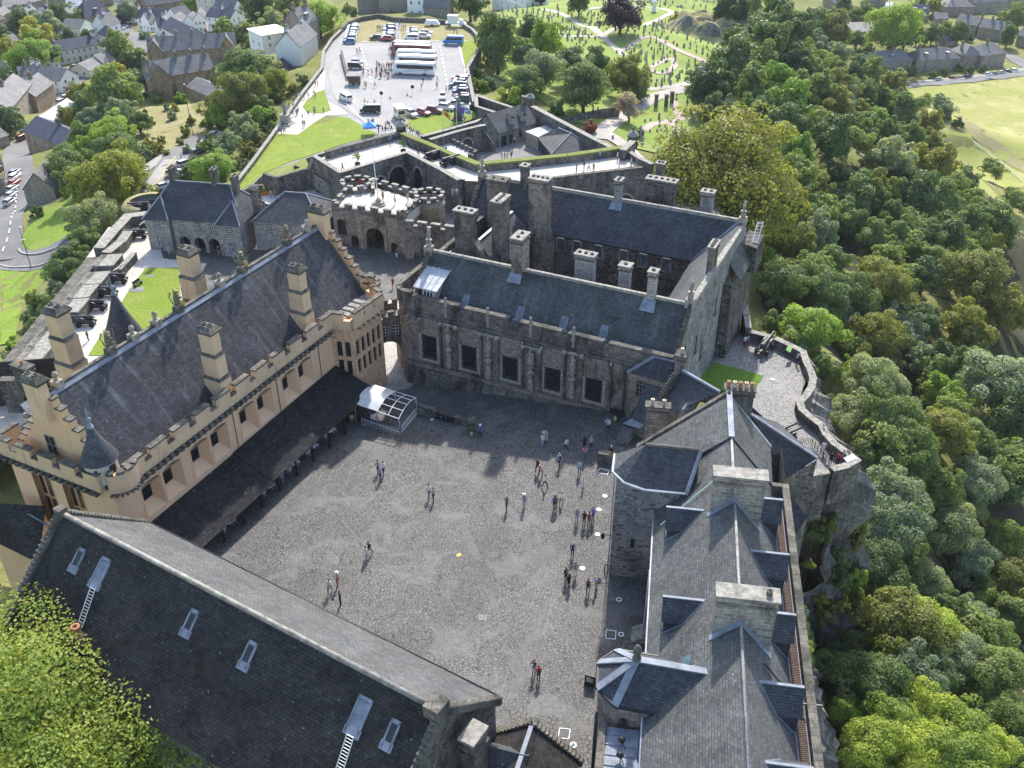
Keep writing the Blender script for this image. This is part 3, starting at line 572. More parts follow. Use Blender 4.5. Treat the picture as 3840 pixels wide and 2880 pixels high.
ladder('roof_ladder','metal roof ladder running off the lower edge below the right hatch',8,62,1455,-15,1700,.6,12,.1)
p,l,z=roof_pt(7,515,830);q=MB();q.box(CH,l[0]-.5,l[0]+.6,l[1]-.7,l[1]+.7,z-1.2,z+.5);o=q.build('chimney',M['rubble_dark'],chapel)
q=MB();q.lathe(CH.w(l[0],l[1],z+.5),[(.34,0),(.3,.9),(.37,.95),(.37,1.05),(.2,1.05),(.2,.7)],12,0);q.build('flue_pot',M['pot'],o)
# right-hand gable chimney with pale cap
c0=CH.loc(at(8,855,1430,10.5));q=MB();q.box(CH,c0[0]-.55,c0[0]+.55,c0[1]-.9,c0[1]+.9,-2,10.3);q.box(CH,c0[0]-.7,c0[0]+.7,c0[1]-1.05,c0[1]+1.05,9.0,9.25);o=q.build('chimney',M['ashlar_dark'],chapel)
q=MB();q.box(CH,c0[0]-.66,c0[0]+.66,c0[1]-1.0,c0[1]+1.0,10.3,10.55);q.build('chimney_cap',M['coping'],o)
# small gatehouse range at the bottom edge, with a dormer
lg=thing('gate_range','low slate roofed range with crow-stepped gable and stone dormer at the foot of the courtyard','building')
LG=Frame(at(8,1240,1360,5.2),196.5)
q=MB();q.box(LG,.3,14,-3.6,3.6,-4,2.3);q.poly([LG.w(.3,v,z)for v,z in ((-3.6,2.3),(0,5.1),(3.6,2.3))]);q.build('wall',M['rubble_wall'],lg)
q=MB();q.slab([LG.w(.3,3.9,2.2),LG.w(14,3.9,2.2),LG.w(14,0,5.2),LG.w(.3,0,5.2)],.2);q.slab([LG.w(.3,-3.9,2.2),LG.w(14,-3.9,2.2),LG.w(14,0,5.2),LG.w(.3,0,5.2)],.2);q.build('roof',M['slate_moss'],lg)
q=MB();q.slab([LG.w(.4,.17,5.25),LG.w(14,.17,5.25),LG.w(14,-.17,5.25),LG.w(.4,-.17,5.25)],.25);q.build('ridge_flashing',M['lead'],lg)
for s in (-1,1):q=MB();crow(q,LG,-.3,.32,s*4.1,2.0,s*.1,5.2,13);q.build('crow_step',M['coping_dark'],lg)
d=LG.loc(at(8,1060,1560,5));q=MB();q.box(LG,d[0]-.9,d[0]+.9,d[1]-.2,d[1]+2.2,1.5,4.4);q.build('dormer',M['ashlar'],lg)
q=MB()
for s in (-1,1):q.slab([LG.w(d[0],d[1]+2.4,5.3),LG.w(d[0],d[1]-1.8,5.3),LG.w(d[0]+s*1.1,d[1]-1.8,4.3),LG.w(d[0]+s*1.1,d[1]+2.4,4.3)],.15)
q.build('dormer_roof',M['slate_dark'],lg);q=MB();q.lathe(LG.w(d[0],d[1]+2.3,5.2),[(.3,0),(.2,.3),(.3,.5),(.1,.8),(0,.85)],8);q.build('finial',M['coping_dark'],lg)
# ------------------------------------------------------------ palace: four ranges round a court
PF=Frame(at(5,380,215,11.5),115)
pal=thing('palace','dark stone palace of four slate ranges with statue niches and barred windows','palace',PF.w(18,-15,0))
FV=.8;ZR=15.3
FF=Frame(PF.w(0,FV,0),PF.az)      # facade frame: outside on the right
wins=[4.3,9.9,15.5,21.1,26.35];ops=[(u-1.02,u+1.02,2.95-.02*i,6.25-.1*i,.5,0)for i,u in enumerate(wins)]
q=MB();wall(q,FF,1.0,35.7,-2,10.2,0,ops,0,1)
q.poly([PF.w(35.7,v,z)for v,z in ((FV,-3),(-33,-6),(-33,11),(-28.5,15.7),(-27.5,15.6),(-5,15.4),(-4.4,15.4),(FV,10.3))],2)
c=[PF.w(1.0,FV,0),PF.w(.2,FV-.25,0),PF.w(-.4,FV-.9,0),PF.w(-.6,FV-1.8,0),PF.w(-.6,-33,0)]
for i in range(4):q.poly([(c[i].x,c[i].y,-6),(c[i+1].x,c[i+1].y,-6),(c[i+1].x,c[i+1].y,10.3),(c[i].x,c[i].y,10.3)][::-1],0)
q.poly([PF.w(-.6,-33,-6),PF.w(35.7,-33,-6),PF.w(35.7,-33,11),PF.w(-.6,-33,11)],3)
q.build('wall',[M['ashlar'],M['ashlar_light'],M['rubble_grey'],M['rubble_dark']],pal)
# window surrounds, segmental heads and iron grilles
for i,u in enumerate(wins):
    a,b,z0,z1=ops[i][:4];q=MB()
    q.box(FF,a-.42,a,.005,.1,z0-.1,z1+.1,0);q.box(FF,b,b+.42,.005,.1,z0-.1,z1+.1,0);q.box(FF,a-.55,b+.55,.005,.2,z0-.36,z0-.1,0)
    k=10;cu=(a+b)/2
    for j in range(k):
        t0,t1=math.pi*j/k,math.pi*(j+1)/k;r0,r1=1.05,1.55
        P=lambda r,t:(cu-r*math.cos(t),z1+.02+r*.62*math.sin(t))
        q.hexa([FF.w(*[P(r,t)[0]][:1],.004,P(r,t)[1])for r,t in ((r0,t0),(r1,t0),(r1,t1),(r0,t1))],[FF.w(P(r,t)[0],.07,P(r,t)[1])for r,t in ((r0,t0),(r1,t0),(r1,t1),(r0,t1))],1)
    q.build('window_surround',[M['ashlar_light'],M['ashlar']],pal)
    q=MB();q.poly([FF.w(a,-.48,z0),FF.w(b,-.48,z0),FF.w(b,-.48,z1),FF.w(a,-.48,z1)],0);o=q.build('window',[M['glass']],pal)
    g=MB()
    for j in range(7):x=a+.12+j*(b-a-.24)/6;g.box(FF,x-.03,x+.03,.07,.12,z0-.05,z1+.1)
    for j in range(10):z=z0+.15+j*(z1-z0-.2)/9;g.box(FF,a-.12,b+.12,.03,.16,z-.03,z+.03)
    g.build('grille',M['iron'],o)
# niches bays, string courses, plinth
q=MB()
q.box(FF,1.0,35.6,.003,.05,9.42,10.09)
for z,h,d in ((9.2,.22,.3),(8.75,.14,.1),(2.0,.2,.14),(10.1,.16,.2)):q.box(FF,1.0,35.6,.003,d,z,z+h)
q.taper(FF,(1,35.6,0,.9),(1,35.6,0,.15),-2,1.3,0)
for u in (6.0,8.2,11.6,14.0,17.2,19.6,22.6,24.8,28.4,30.0):q.box(FF,u-.14,u+.14,.003,.3,2.2,8.7);q.box(FF,u-.22,u+.22,.003,.4,8.3,8.74);q.box(FF,u-.22,u+.22,.003,.4,2.2,2.6)
q.build('string_course',M['ashlar_dark'],pal)
for u,z0 in ((7.25,3),(12.75,2.9),(18.4,2.6),(23.75,3.2)):      # baluster column carrying a figure
    c=FF.w(u,.5,0);s=MB()
    s.lathe((c.x,c.y,0),[(.15,z0-.5),(.48,z0-.1),(.26,z0+.15),(.44,z0+.5),(.28,z0+.9),(.32,z0+1.5),(.24,z0+1.9),(.48,z0+2.2),(.54,z0+2.4),(.2,z0+2.55),(.24,z0+2.9),(.38,z0+3.05),(.4,z0+3.2),(0,z0+3.2)],10,0)
    f=Frame(c,PF.az)
    s.blob(f.w(0,0,z0+4.0),(.42,.36,.95));s.blob(f.w(0,.02,z0+4.9),(.27,.22,.4));s.blob(f.w(0,.05,z0+5.4),(.2,.21,.24))
    for t in (-1,1):s.tube(f.w(t*.2,0,z0+5.1),f.w(t*.48,.12,z0+4.6),.1,6);s.tube(f.w(t*.48,.12,z0+4.6),f.w(t*.3,.3,z0+4.9),.08,6)
    s.tube(f.w(-.9,-.15,z0+5.7),f.w(.9,-.15,z0+5.7),.2,6);s.blob(f.w(-1.1,0,z0+5.7),(.32,.32,.32));s.blob(f.w(1.1,0,z0+5.7),(.32,.32,.32))
    s.build('statue',M['stone_fig'],pal)
for u in (6.9,12.6,18.2,23.6):
    s=MB();c=FF.w(u,.15,0);s.lathe((c.x,c.y,0),[(.2,9.6),(.16,10.4),(.3,10.6),(.16,10.9),(.24,11.6),(.14,12.0),(.18,12.3),(0,12.4)],8);s.build('finial',M['stone_fig'],pal)
for u in (1.5,3.2,6.0,8.3,11.6,14.1,17.2,19.7,22.6,24.9,28.4):
    s=MB();c=FF.w(u,.25,8.6);s.blob(c,(.22,.22,.26));s.tube(c,FF.w(u,0,8.1),.12,6);s.build('gargoyle',M['stone_fig'],pal)
# parapet with breaks
q=MB();zs=[(-.3,2.1,12),(2.1,8.6,11.6),(9.4,15.3,11.5),(16.5,22.0,11.4),(22.9,27.2,11.35),(27.9,35.4,11.3)]
for a,b,z in zs:
    q.box(FF,max(a,1.0),b,-.5,.12,10.25,z-.2,0);q.box(FF,max(a,1.0)-.04,b+.04,-.56,.2,z-.2,z,1)
for i,u in enumerate((8.6,15.3,22.0,27.2)):q.box(FF,u-.05,u+1.2,-.5,.1,10.2,10.75,1)
cc=[PF.w(1.0,FV+.1,0),PF.w(.2,FV-.15,0),PF.w(-.5,FV-.8,0),PF.w(-.7,FV-1.8,0),PF.w(-.7,-9,0)]
for i in range(4):
    F,L=line(cc[i+1],cc[i]);q.box(F,0,L+.02,-.5,0,10.0,11.75,0);q.box(F,-.02,L+.04,-.55,.06,11.75,11.95,1)
q.build('parapet',[M['ashlar_dark'],M['coping_dark']],pal)
q=MB();q.box(PF,1,35.6,-.4,FV-.4,9.9,10.25);q.box(PF,-.5,2.4,-9,-.2,9.9,10.25);q.build('wall_walk',M['lead'],pal)
# roofs
q=MB();EU=2.2
q.slab([PF.w(EU,-.35,10.3),PF.w(35.4,-.35,10.3),PF.w(35.4,-4.4,ZR),PF.w(EU,-4.4,ZR)],.2)
q.slab([PF.w(EU,-9.0,10.3),PF.w(31,-9.0,10.3),PF.w(35.4,-4.4,ZR),PF.w(EU,-4.4,ZR)],.2);q.build('roof',M['slate_palace'],pal)
q=MB();q.slab([PF.w(-2.6,-24.1,10.95),PF.w(30.3,-24.1,10.95),PF.w(35.4,-28.5,15.8),PF.w(-2.6,-28.5,15.8)],.2)
q.slab([PF.w(-2.6,-33.2,10.6),PF.w(35.4,-33.2,10.6),PF.w(35.4,-28.5,15.8),PF.w(-2.6,-28.5,15.8)],.2);q.build('roof',M['slate'],pal)
q=MB();q.slab([PF.w(30.3,-24.1,11.0),PF.w(30.4,-9.0,10.35),PF.w(35.3,-4.4,15.35),PF.w(35.3,-28.5,15.75)],.2);q.build('roof',M['slate_grey'],pal)
q=MB();q.box(PF,EU,35.4,-4.6,-4.2,ZR-.1,ZR+.25);q.box(PF,-2.6,35.4,-28.7,-28.3,15.6,16.05)
q.extr(Frame(PF.w(35.5,-4.4,0),PF.az+180-90-0),[(-.35,15.0),(.3,15.0),(.3,15.6),(-.35,15.6)],-24,0);q.build('ridge_stone',M['coping'],pal)
q=MB();q.slab([PF.w(30.2,-24.0,11.12),PF.w(30.7,-24.25,11.3),PF.w(35.4,-28.4,15.95),PF.w(35.0,-28.6,15.95)],.08);q.build('valley_flashing',M['lead'],pal)
for a_ in ((EU-.55,EU+.1,-.2,10.4,-4.3,15.5,14),(EU-.55,EU+.1,-9,10.4,-4.5,15.5,14),(-3.0,-2.4,-24.1,11,-28.4,16,12),(35.3,35.75,.6,10.2,-4.3,15.6,12)):q=MB();crow(q,PF,*a_);q.build('crow_step',M['coping_dark'],pal)
q=MB()
for (u,vs,z0,zr)in ((EU-.2,(-.2,-4.4,-8.9),10,ZR),(-2.6,(-24.1,-28.5,-33),10.6,15.7)):q.poly([PF.w(u,vs[0],z0),PF.w(u,vs[1],zr),PF.w(u,vs[2],z0)])
q.box(PF,-2.6,0,-33,-24.2,-6,10.7);q.build('gable',M['rubble_dark'],pal)
# inner court walls with blinds in the windows
SF=Frame(PF.w(0,-24.2,0),PF.az);xs=[11.6,14.0,17.2,20.9,23.6,26.9]
ops=[(x-.5,x+.5,8.75,10.75,.15,0)for x in xs]+[(x-.7,x+.7,.5,2.5,.3,0)for x in (16,21,26)]
q=MB();wall(q,SF,6,30.4,0,10.95,0,ops,0,1)
wall(q,Frame(PF.w(30.4,-24.2,0),PF.az+90),0,15.2,0,10.9,0,(),0);wall(q,Frame(PF.w(30.4,-9,0),PF.az+180),0,24,0,10.3,0,(),0);wall(q,Frame(PF.w(8,-9,0),PF.az-90),0,15.2,0,10.6,0,(),0)
q.build('court_wall',[M['rubble_dark'],M['ashlar']],pal)
for x in xs:
    q=MB();lights(q,SF,x-.5,x+.5,8.75,10.75,-.13,2,3,1,.05,.08);q.box(SF,x-.7,x-.5,.003,.04,8.6,10.9,2);q.box(SF,x+.5,x+.7,.003,.04,8.6,10.9,2);q.box(SF,x-.5,x+.5,-.1,.05,10.5,10.78,3);q.box(SF,x-.7,x+.7,.003,.1,8.55,8.74,2);q.build('window',[M['glass_blue'],M['black'],M['ashlar'],M['white']],pal)
q=MB();q.box(SF,8.2,30.4,.02,.2,10.75,10.95);q.tube(SF.w(9.9,.2,0),SF.w(9.9,.2,10.9),.14,8);q.build('gutter',M['black'],pal)
q=MB();q.box(PF,6,31,-24.2,-9,-1,-.02);q.build('court_floor',M['flag_grey'],pal)
# east range: lower roofs between the chimneys
q=MB();q.box(PF,.6,8,-24,-9,0,9.6);q.build('wall',M['rubble_dark'],pal)
q=MB();q.slab([PF.w(.8,-24,9.9),PF.w(.8,-13.5,9.9),PF.w(4.2,-13.5,13.2),PF.w(4.2,-24,13.2)],.2);q.slab([PF.w(8.1,-24,9.9),PF.w(8.1,-12.0,9.9),PF.w(4.2,-13.5,13.2),PF.w(4.2,-24,13.2)],.2)
q.slab([PF.w(1.2,-9,10),PF.w(8.1,-9,10),PF.w(8.1,-11.6,12.4),PF.w(1.2,-11.6,12.4)],.2);q.slab([PF.w(1.2,-13.6,10),PF.w(8.1,-13.6,10),PF.w(8.1,-11.6,12.4),PF.w(1.2,-11.6,12.4)],.2);q.build('roof',M['slate'],pal)
q=MB();q.box(PF,-.7,-.2,-24,-9,8,11.6,0);q.box(PF,-.75,-.15,-24,-9,11.6,11.8,1);q.build('parapet',[M['ashlar_dark'],M['coping_dark']],pal)
q=MB();q.slab([PF.w(4.0,-24,13.35),PF.w(4.4,-24,13.35),PF.w(4.4,-13.5,13.35),PF.w(4.0,-13.5,13.35)],.12);q.slab([PF.w(.2,-9.6,11.2),PF.w(2.0,-9.6,11.4),PF.w(2.0,-13.4,11.4),PF.w(.2,-13.4,11.2)],.12);q.build('lead_roof',M['zinc'],pal)
# chimneys: (u, v, half u, half v, base, top, pots, material, shoulder)
def stack(F,par,u,v,hu,hv,zb,zt,n,m,shoulder=0,cap='coping',taper_z=None,pot=True,cream=False):
    hu *=.87;hv *=.87;q=MB();q.box(F,u-hu,u+hu,v-hv,v+hv,zb,zt,0)
    if shoulder:zs=zb+(zt-zb)*.55;q.box(F,u-hu-.02,u+hu+shoulder,v-hv-.02,v+hv+.02,zb,zs,0);q.hexa([F.w(*p)for p in ((u+hu,v+hv,zs),(u+hu+shoulder,v+hv,zs),(u+hu+shoulder,v-hv,zs),(u+hu,v-hv,zs))],[F.w(*p)for p in ((u+hu-.01,v+hv,zs+1.2),(u+hu+.02,v+hv,zs+1.2),(u+hu+.02,v-hv,zs+1.2),(u+hu-.01,v-hv,zs+1.2))],1)
    q.box(F,u-hu-.12,u+hu+.12,v-hv-.12,v+hv+.12,zt-.55,zt-.38,1);o=q.build('chimney',[M[m],M['coping_dark']],par)
    k=MB();k.box(F,u-hu-.16,u+hu+.16,v-hv-.16,v+hv+.16,zt,zt+.18);k.build('chimney_cap',M[cap],o)
    for i in range(n):
        f=(i+.5)/n*2-1;p=F.w(u+f*hu*(hu >=hv),v+f*hv*(hv>hu),zt+.18);k=MB()
        if pot:k.lathe(p,[(.2,0),(.17,.5),(.22,.52),(.22,.6),(.1,.6),(.1,.3)],9);k.build('chimney_pot',M['pot_cream' if (cream or i %2)else 'pot'],o)
        else:k.lathe(p,[(.24,0),(.22,.16),(.14,.17),(.1,.05)],9);k.build('flue',M['black'],o)
    return o
cl='ashlar_dark'
stack(PF,pal,2.0,-24.1,1.6,.9,10,17.6,2,cl,0,'coping_dark',pot=False);stack(PF,pal,7.2,-14,.75,1.6,8,19.4,4,cl,0,pot=False);stack(PF,pal,4.4,-9.6,1.5,.75,8,19.0,3,cl,1.0,pot=False)
stack(PF,pal,14.1,-5.0,.75,1.35,12,19.3,2,'ashlar',0,pot=False);stack(PF,pal,8.6,-23.6,1.55,1.0,0,19.0,4,'ashlar',.7,pot=False);stack(PF,pal,4.1,-28.5,.55,.7,13,18.4,1,cl,0,pot=False)
stack(PF,pal,18.1,-28.6,.45,.75,13,18.6,2,'ashlar_grey',0,pot=False);stack(PF,pal,22.8,-33,2.4,.8,8,17.8,5,'rubble_dark',0,pot=False);stack(PF,pal,29.4,-33,.95,.7,8,17.2,2,'ashlar_grey',0,pot=False)
stack(PF,pal,21.3,-37,.6,.6,0,18.6,2,cl,0,pot=False);stack(PF,pal,35.1,-14.4,.4,1.3,13,18.4,4,cl,0,pot=False)
stack(PF,pal,21.0,-9,1.35,.7,6,16.6,3,'ashlar_grey',.3,pot=False);stack(PF,pal,26.1,-9,.75,.65,6,16.2,1,'ashlar_grey',0,pot=False);stack(PF,pal,30.8,-4.6,.5,.6,13,18.4,1,'ashlar_light',0,pot=False)
for u in (14.1,30.8):q=MB();q.slab([PF.w(u-.9,-3.0,14.05),PF.w(u+.9,-3.0,14.05),PF.w(u+.7,-4.1,15.2),PF.w(u-.7,-4.1,15.2)],.12);q.build('flashing',M['lead'],pal)
q=MB();q.slab([PF.w(17.2,-27.3,14.7),PF.w(19,-27.3,14.7),PF.w(18.8,-28.2,15.7),PF.w(17.4,-28.2,15.7)],.12);q.build('flashing',M['lead'],pal)
# skylights
def roof_window(F,par,u0,u1,vA,zA,vB,zB,f0,f1,bars=3):
    P=lambda u,f,d:F.w(u,vA+(vB-vA)*f,zA+(zB-zA)*f+d)
    q=MB()
    for a,b,c,d in ((u0,u0+.12,f0,f1),(u1-.12,u1,f0,f1),(u0,u1,f1-.03,f1),(u0-.25,u1+.25,f0-.04,f0+.02)):q.slab([P(a,c,.14),P(b,c,.14),P(b,d,.14),P(a,d,.14)],.2)
    for k in range(1,bars):x=u0+(u1-u0)*k/bars;q.slab([P(x-.03,f0,.15),P(x+.03,f0,.15),P(x+.03,f1,.15),P(x-.03,f1,.15)],.2)
    o=q.build('skylight',M['lead'],par);q=MB();q.slab([P(u0+.1,f0+.01,.08),P(u1-.1,f0+.01,.08),P(u1-.1,f1-.02,.08),P(u0+.1,f1-.02,.08)],.1);q.build('pane',M['glass_grey'],o)
for t,x,y in ((5,810,305),(5,1152,395),(5,1435,460),(5,1688,525)):
    u,v=PF.loc(at(t,x,y,10.9));roof_window(PF,pal,u-.45,u+.45,-.35,10.3,-4.4,ZR,.04,.3)
for t,x,y in (('b',870,815),('b',1190,875)):
    z=14
    for _ in range(20):u,v=PF.loc(at(t,x,y,z));z=10.95+(v+24.1)/-4.4*4.85
    f=(v+24.1)/-4.4;roof_window(PF,pal,u-.75,u+.75,-24.1,10.95,-28.5,15.8,f-.14,f+.14)
# lead-roofed dormer at the left end
q=MB();q.hexa([PF.w(3.2,.1,10.2),PF.w(5.0,.1,10.2),PF.w(5.0,-3.3,10.2),PF.w(3.2,-3.3,10.2)],[PF.w(3.2,.1,12.5),PF.w(5.0,.1,12.5),PF.w(5.0,-3.3,13.6),PF.w(3.2,-3.3,13.6)],0);o=q.build('dormer',M['ashlar_light'],pal)
q=MB();q.slab([PF.w(2.2,.5,12.6),PF.w(5.5,.5,12.6),PF.w(5.5,-3.6,13.9),PF.w(2.2,-3.6,13.9)],.14)
for k in range(5):q.slab([PF.w(2.25+k*.8,.5,12.68),PF.w(2.35+k*.8,.5,12.68),PF.w(2.35+k*.8,-3.6,13.98),PF.w(2.25+k*.8,-3.6,13.98)],.1)
q.build('dormer_roof',M['zinc'],o);q=MB();lights(q,Frame(PF.w(0,.13,0),PF.az),3.4,4.8,9.3,12.2,0,3,4,1,.07,.14);q.build('window',[M['glass'],M['white']],pal)
# finial beasts on gable ends
def beast2(F,u,v,z,name='gable_beast'):
    b=MB();c=F.w(u,v,z);b.box(F,u-.5,u+.5,v-.5,v+.5,z-.6,z+.5);b.lathe(c,[(.3,.5),(.4,.8),(.25,1.0),(.42,1.2),(.42,1.35),(0,1.35)],8);b.blob((c.x,c.y,z+1.9),(.26,.28,.6));b.blob((c.x+.05,c.y-.1,z+2.55),(.2,.22,.24));b.tube((c.x,c.y,z+2.6),(c.x+.15,c.y+.05,z+2.95),.08,5,0,.02);b.build(name,M['stone_fig'],pal)
beast2(PF,1.9,-4.4,15.4);beast2(PF,-2.7,-28.5,16.0);beast2(PF,35.4,-4.4,15.6);beast2(PF,35.4,-28.5,15.9)
# buttresses and slit windows on the end wall, ladder
q=MB();WF=Frame(PF.w(35.7,.8,0),PF.az-90)
q.hexa([PF.w(35.7,-19,-6),PF.w(37.6,-19,-6),PF.w(37.6,-32.5,-8),PF.w(35.7,-32.5,-8)],[PF.w(35.7,-21,11),PF.w(36.6,-21,10),PF.w(36.6,-33,10),PF.w(35.7,-33,11.5)],0);q.hexa([PF.w(35.7,-28,9),PF.w(38.0,-28,9),PF.w(38.0,-32.5,9),PF.w(35.7,-32.5,9)],[PF.w(35.7,-28,13),PF.w(37.8,-28,12.6),PF.w(37.8,-32.5,12.6),PF.w(35.7,-32.5,13)],0);q.build('buttress',M['rubble_dark'],pal)
q=MB();q.slab([PF.w(35.72,-22,12.6),PF.w(37.4,-22,10.6),PF.w(37.4,-27.4,10.6),PF.w(35.72,-27.4,13.4)],.15);q.build('lean_to_roof',M['slate_grey'],pal)
for v,z in ((-8.5,7),(-11.5,4.5),(-17,8)):q=MB();q.box(PF,35.66,35.74,v-.3,v+.3,z-.1,z+2.2);q.box(PF,35.6,35.8,v-.5,v+.5,z-.3,z-.1);q.build('window',M['black'],pal)
for v in (-3,-20):q=MB();q.tube(PF.w(35.8,v,1),PF.w(35.8,v,10.7),.09,6);q.build('rainwater_pipe',M['iron'],pal)
l=MB();a=PF.w(37.2,-29.2,12.7);b=PF.w(37.2,-31.5,14.9)
for s in (-.35,.35):l.tube(a+Vector((s,0,0)),b+Vector((s,0,0)),.06,5)
for k in range(7):p=a.lerp(b,(k+.5)/7);l.tube(p+Vector((-.35,0,0)),p+Vector((.35,0,0)),.045,5)
tag(l.build('roof_ladder',M['white']),'pale metal ladder leaning on the stone buttress at the far corner of the palace','ladder')
# scaffold in the court
sc=thing('scaffold','yellow and grey scaffold poles standing in the palace court','scaffold',PF.w(14,-20,0));q=MB()
for i in range(5):
    for j in range(2):b=PF.w(11.5+i*1.6,-18-j*1.6,0);q.tube(b,b+Vector((0,0,4.5+(i*7%5)*.6)),.06,5)
for z in (2.2,4.2):q.tube(PF.w(11.5,-18,z),PF.w(17.9,-18,z),.06,5);q.tube(PF.w(11.5,-19.6,z),PF.w(17.9,-19.6,z),.06,5)
q.build('pole',M['scaffold'],sc);q=MB();q.tube(PF.w(11,-17,4.8),PF.w(16.5,-17,3.0),.07,5);q.tube(PF.w(10.5,-18.5,4.9),PF.w(13,-14.5,3.4),.07,5);q.build('brace',M['steel'],sc)
# ------------------------------------------------------------ western range (long grey roof at the right)
KF=Frame(S(2757,1920,15),9)
kob=thing('western_range','long stone range with weathered grey slate roof dormers and stair tower','building',KF.w(-5,0,0))
ZK,ZE,ZW=15.,9.3,10.0;U0,U1=-30.,16.4
q=MB();wall(q,Frame(KF.w(U1,-6.1,0),KF.az+180),0,U1-U0,-2,ZE,0,[(x,x+1.0,4.2,6.4,.25,0)for x in (13.5,19,24,29,34)]+[(x,x+1.0,1.2,3.2,.25,0)for x in (19,29)],0,1,2)
wall(q,Frame(KF.w(U0,5.6,0),KF.az),0,U1-U0,-18,ZW+.3);wall(q,Frame(KF.w(U1,5.6,0),KF.az-90),0,11.7,-3,ZE)
q.build('wall',[M['rubble_grey'],M['ashlar_grey'],M['glass']],kob)
q=MB();HP=(11.6,0)      # hip peak on the ridge line
zr1=15.0
q.slab([KF.w(U0,-6.35,ZE),KF.w(10.6,-6.35,ZE),KF.w(10.6,0,ZK),KF.w(U0,0,ZK)],.2)
q.slab([KF.w(U0,4.2,ZW),KF.w(10.6,4.2,ZW),KF.w(10.6,0,ZK),KF.w(U0,0,ZK)],.2)
# far bay stands a little higher; its ridge runs to a hip
q.slab([KF.w(9.4,-9.5,7.5),KF.w(17.6,-8.4,7.6),KF.w(17.0,-.1,15.6),KF.w(10.4,0,15.2)],.2)
q.slab([KF.w(10.4,4.4,ZW),KF.w(16.3,4.6,ZW),KF.w(17.0,-.1,15.6),KF.w(10.4,0,15.2)],.2)
q.build('roof',M['slate_grey'],kob)
q=MB();q.slab([KF.w(10.2,-.28,15.34),KF.w(17.2,-.36,15.72),KF.w(17.2,.16,15.72),KF.w(10.2,.24,15.34)],.14);q.slab([KF.w(16.8,-.2,15.7),KF.w(17.3,-.2,15.6),KF.w(16.7,4.7,ZW+.05),KF.w(16.2,4.6,ZW+.1)],.1);q.build('ridge_flashing',M['lead'],kob)
q=MB();q.tube(KF.w(U0,0,ZK+.02),KF.w(10.4,0,ZK+.02),.13,6);q.build('ridge_tile',M['ashlar_grey'],kob)
# skew copings round the far bay
q=MB();F,L=line(KF.w(17.0,-.1,0),KF.w(17.6,-8.5,0));n=12
for i in range(n):
    f0,f1=i/n,(i+1)/n;q.slab([F.w(L*f0,-.3,15.9-8.1*f0),F.w(L*f1,-.3,15.9-8.1*f1),F.w(L*f1,.3,15.9-8.1*f1),F.w(L*f0,.3,15.9-8.1*f0)],.5)
q.build('skew_coping',M['coping_dark'],kob)
q=MB();q.poly([KF.w(17.5,-8.2,-2),KF.w(16.9,5,-8),KF.w(16.9,4.6,ZW),KF.w(16.95,-.1,15.5),KF.w(17.5,-8.2,7.5)]);q.poly([KF.w(9.4,-9.2,-2),KF.w(17.5,-8.1,-2),KF.w(17.5,-8.1,7.5),KF.w(9.4,-9.2,7.4)]);q.build('gable',M['rubble_grey'],kob)
q=MB();q.tube(KF.w(U0,-6.45,ZE-.05),KF.w(10.6,-6.45,ZE-.05),.075,6,0);q.tube(KF.w(-2,-6.5,0),KF.w(-2,-6.5,ZE),.08,6,0);q.build('gutter',M['zinc'],kob)
# duckboard gutter and parapet on the outer side
q=MB();q.box(KF,U0,9.5,4.15,5.1,ZW-.6,ZW-.1,0);q.build('wall_walk',M['lead'],kob)
q=MB()
for k in range(int((9.2-U0)/.16)):q.box(KF,U0+k*.16,U0+k*.16+.1,4.35,5.0,ZW-.08,ZW-.02)
q.build('duckboard',M['tile_red'],kob)
q=MB();q.box(KF,U0,9.6,5.1,5.6,ZW-.5,ZW+.75,0);q.box(KF,U0,9.6,5.05,5.68,ZW+.75,ZW+.92,1);q.box(KF,9.2,9.7,4.2,5.6,ZW-.4,ZW+.9,1);q.build('parapet',[M['rubble_wall'],M['coping_dark']],kob)
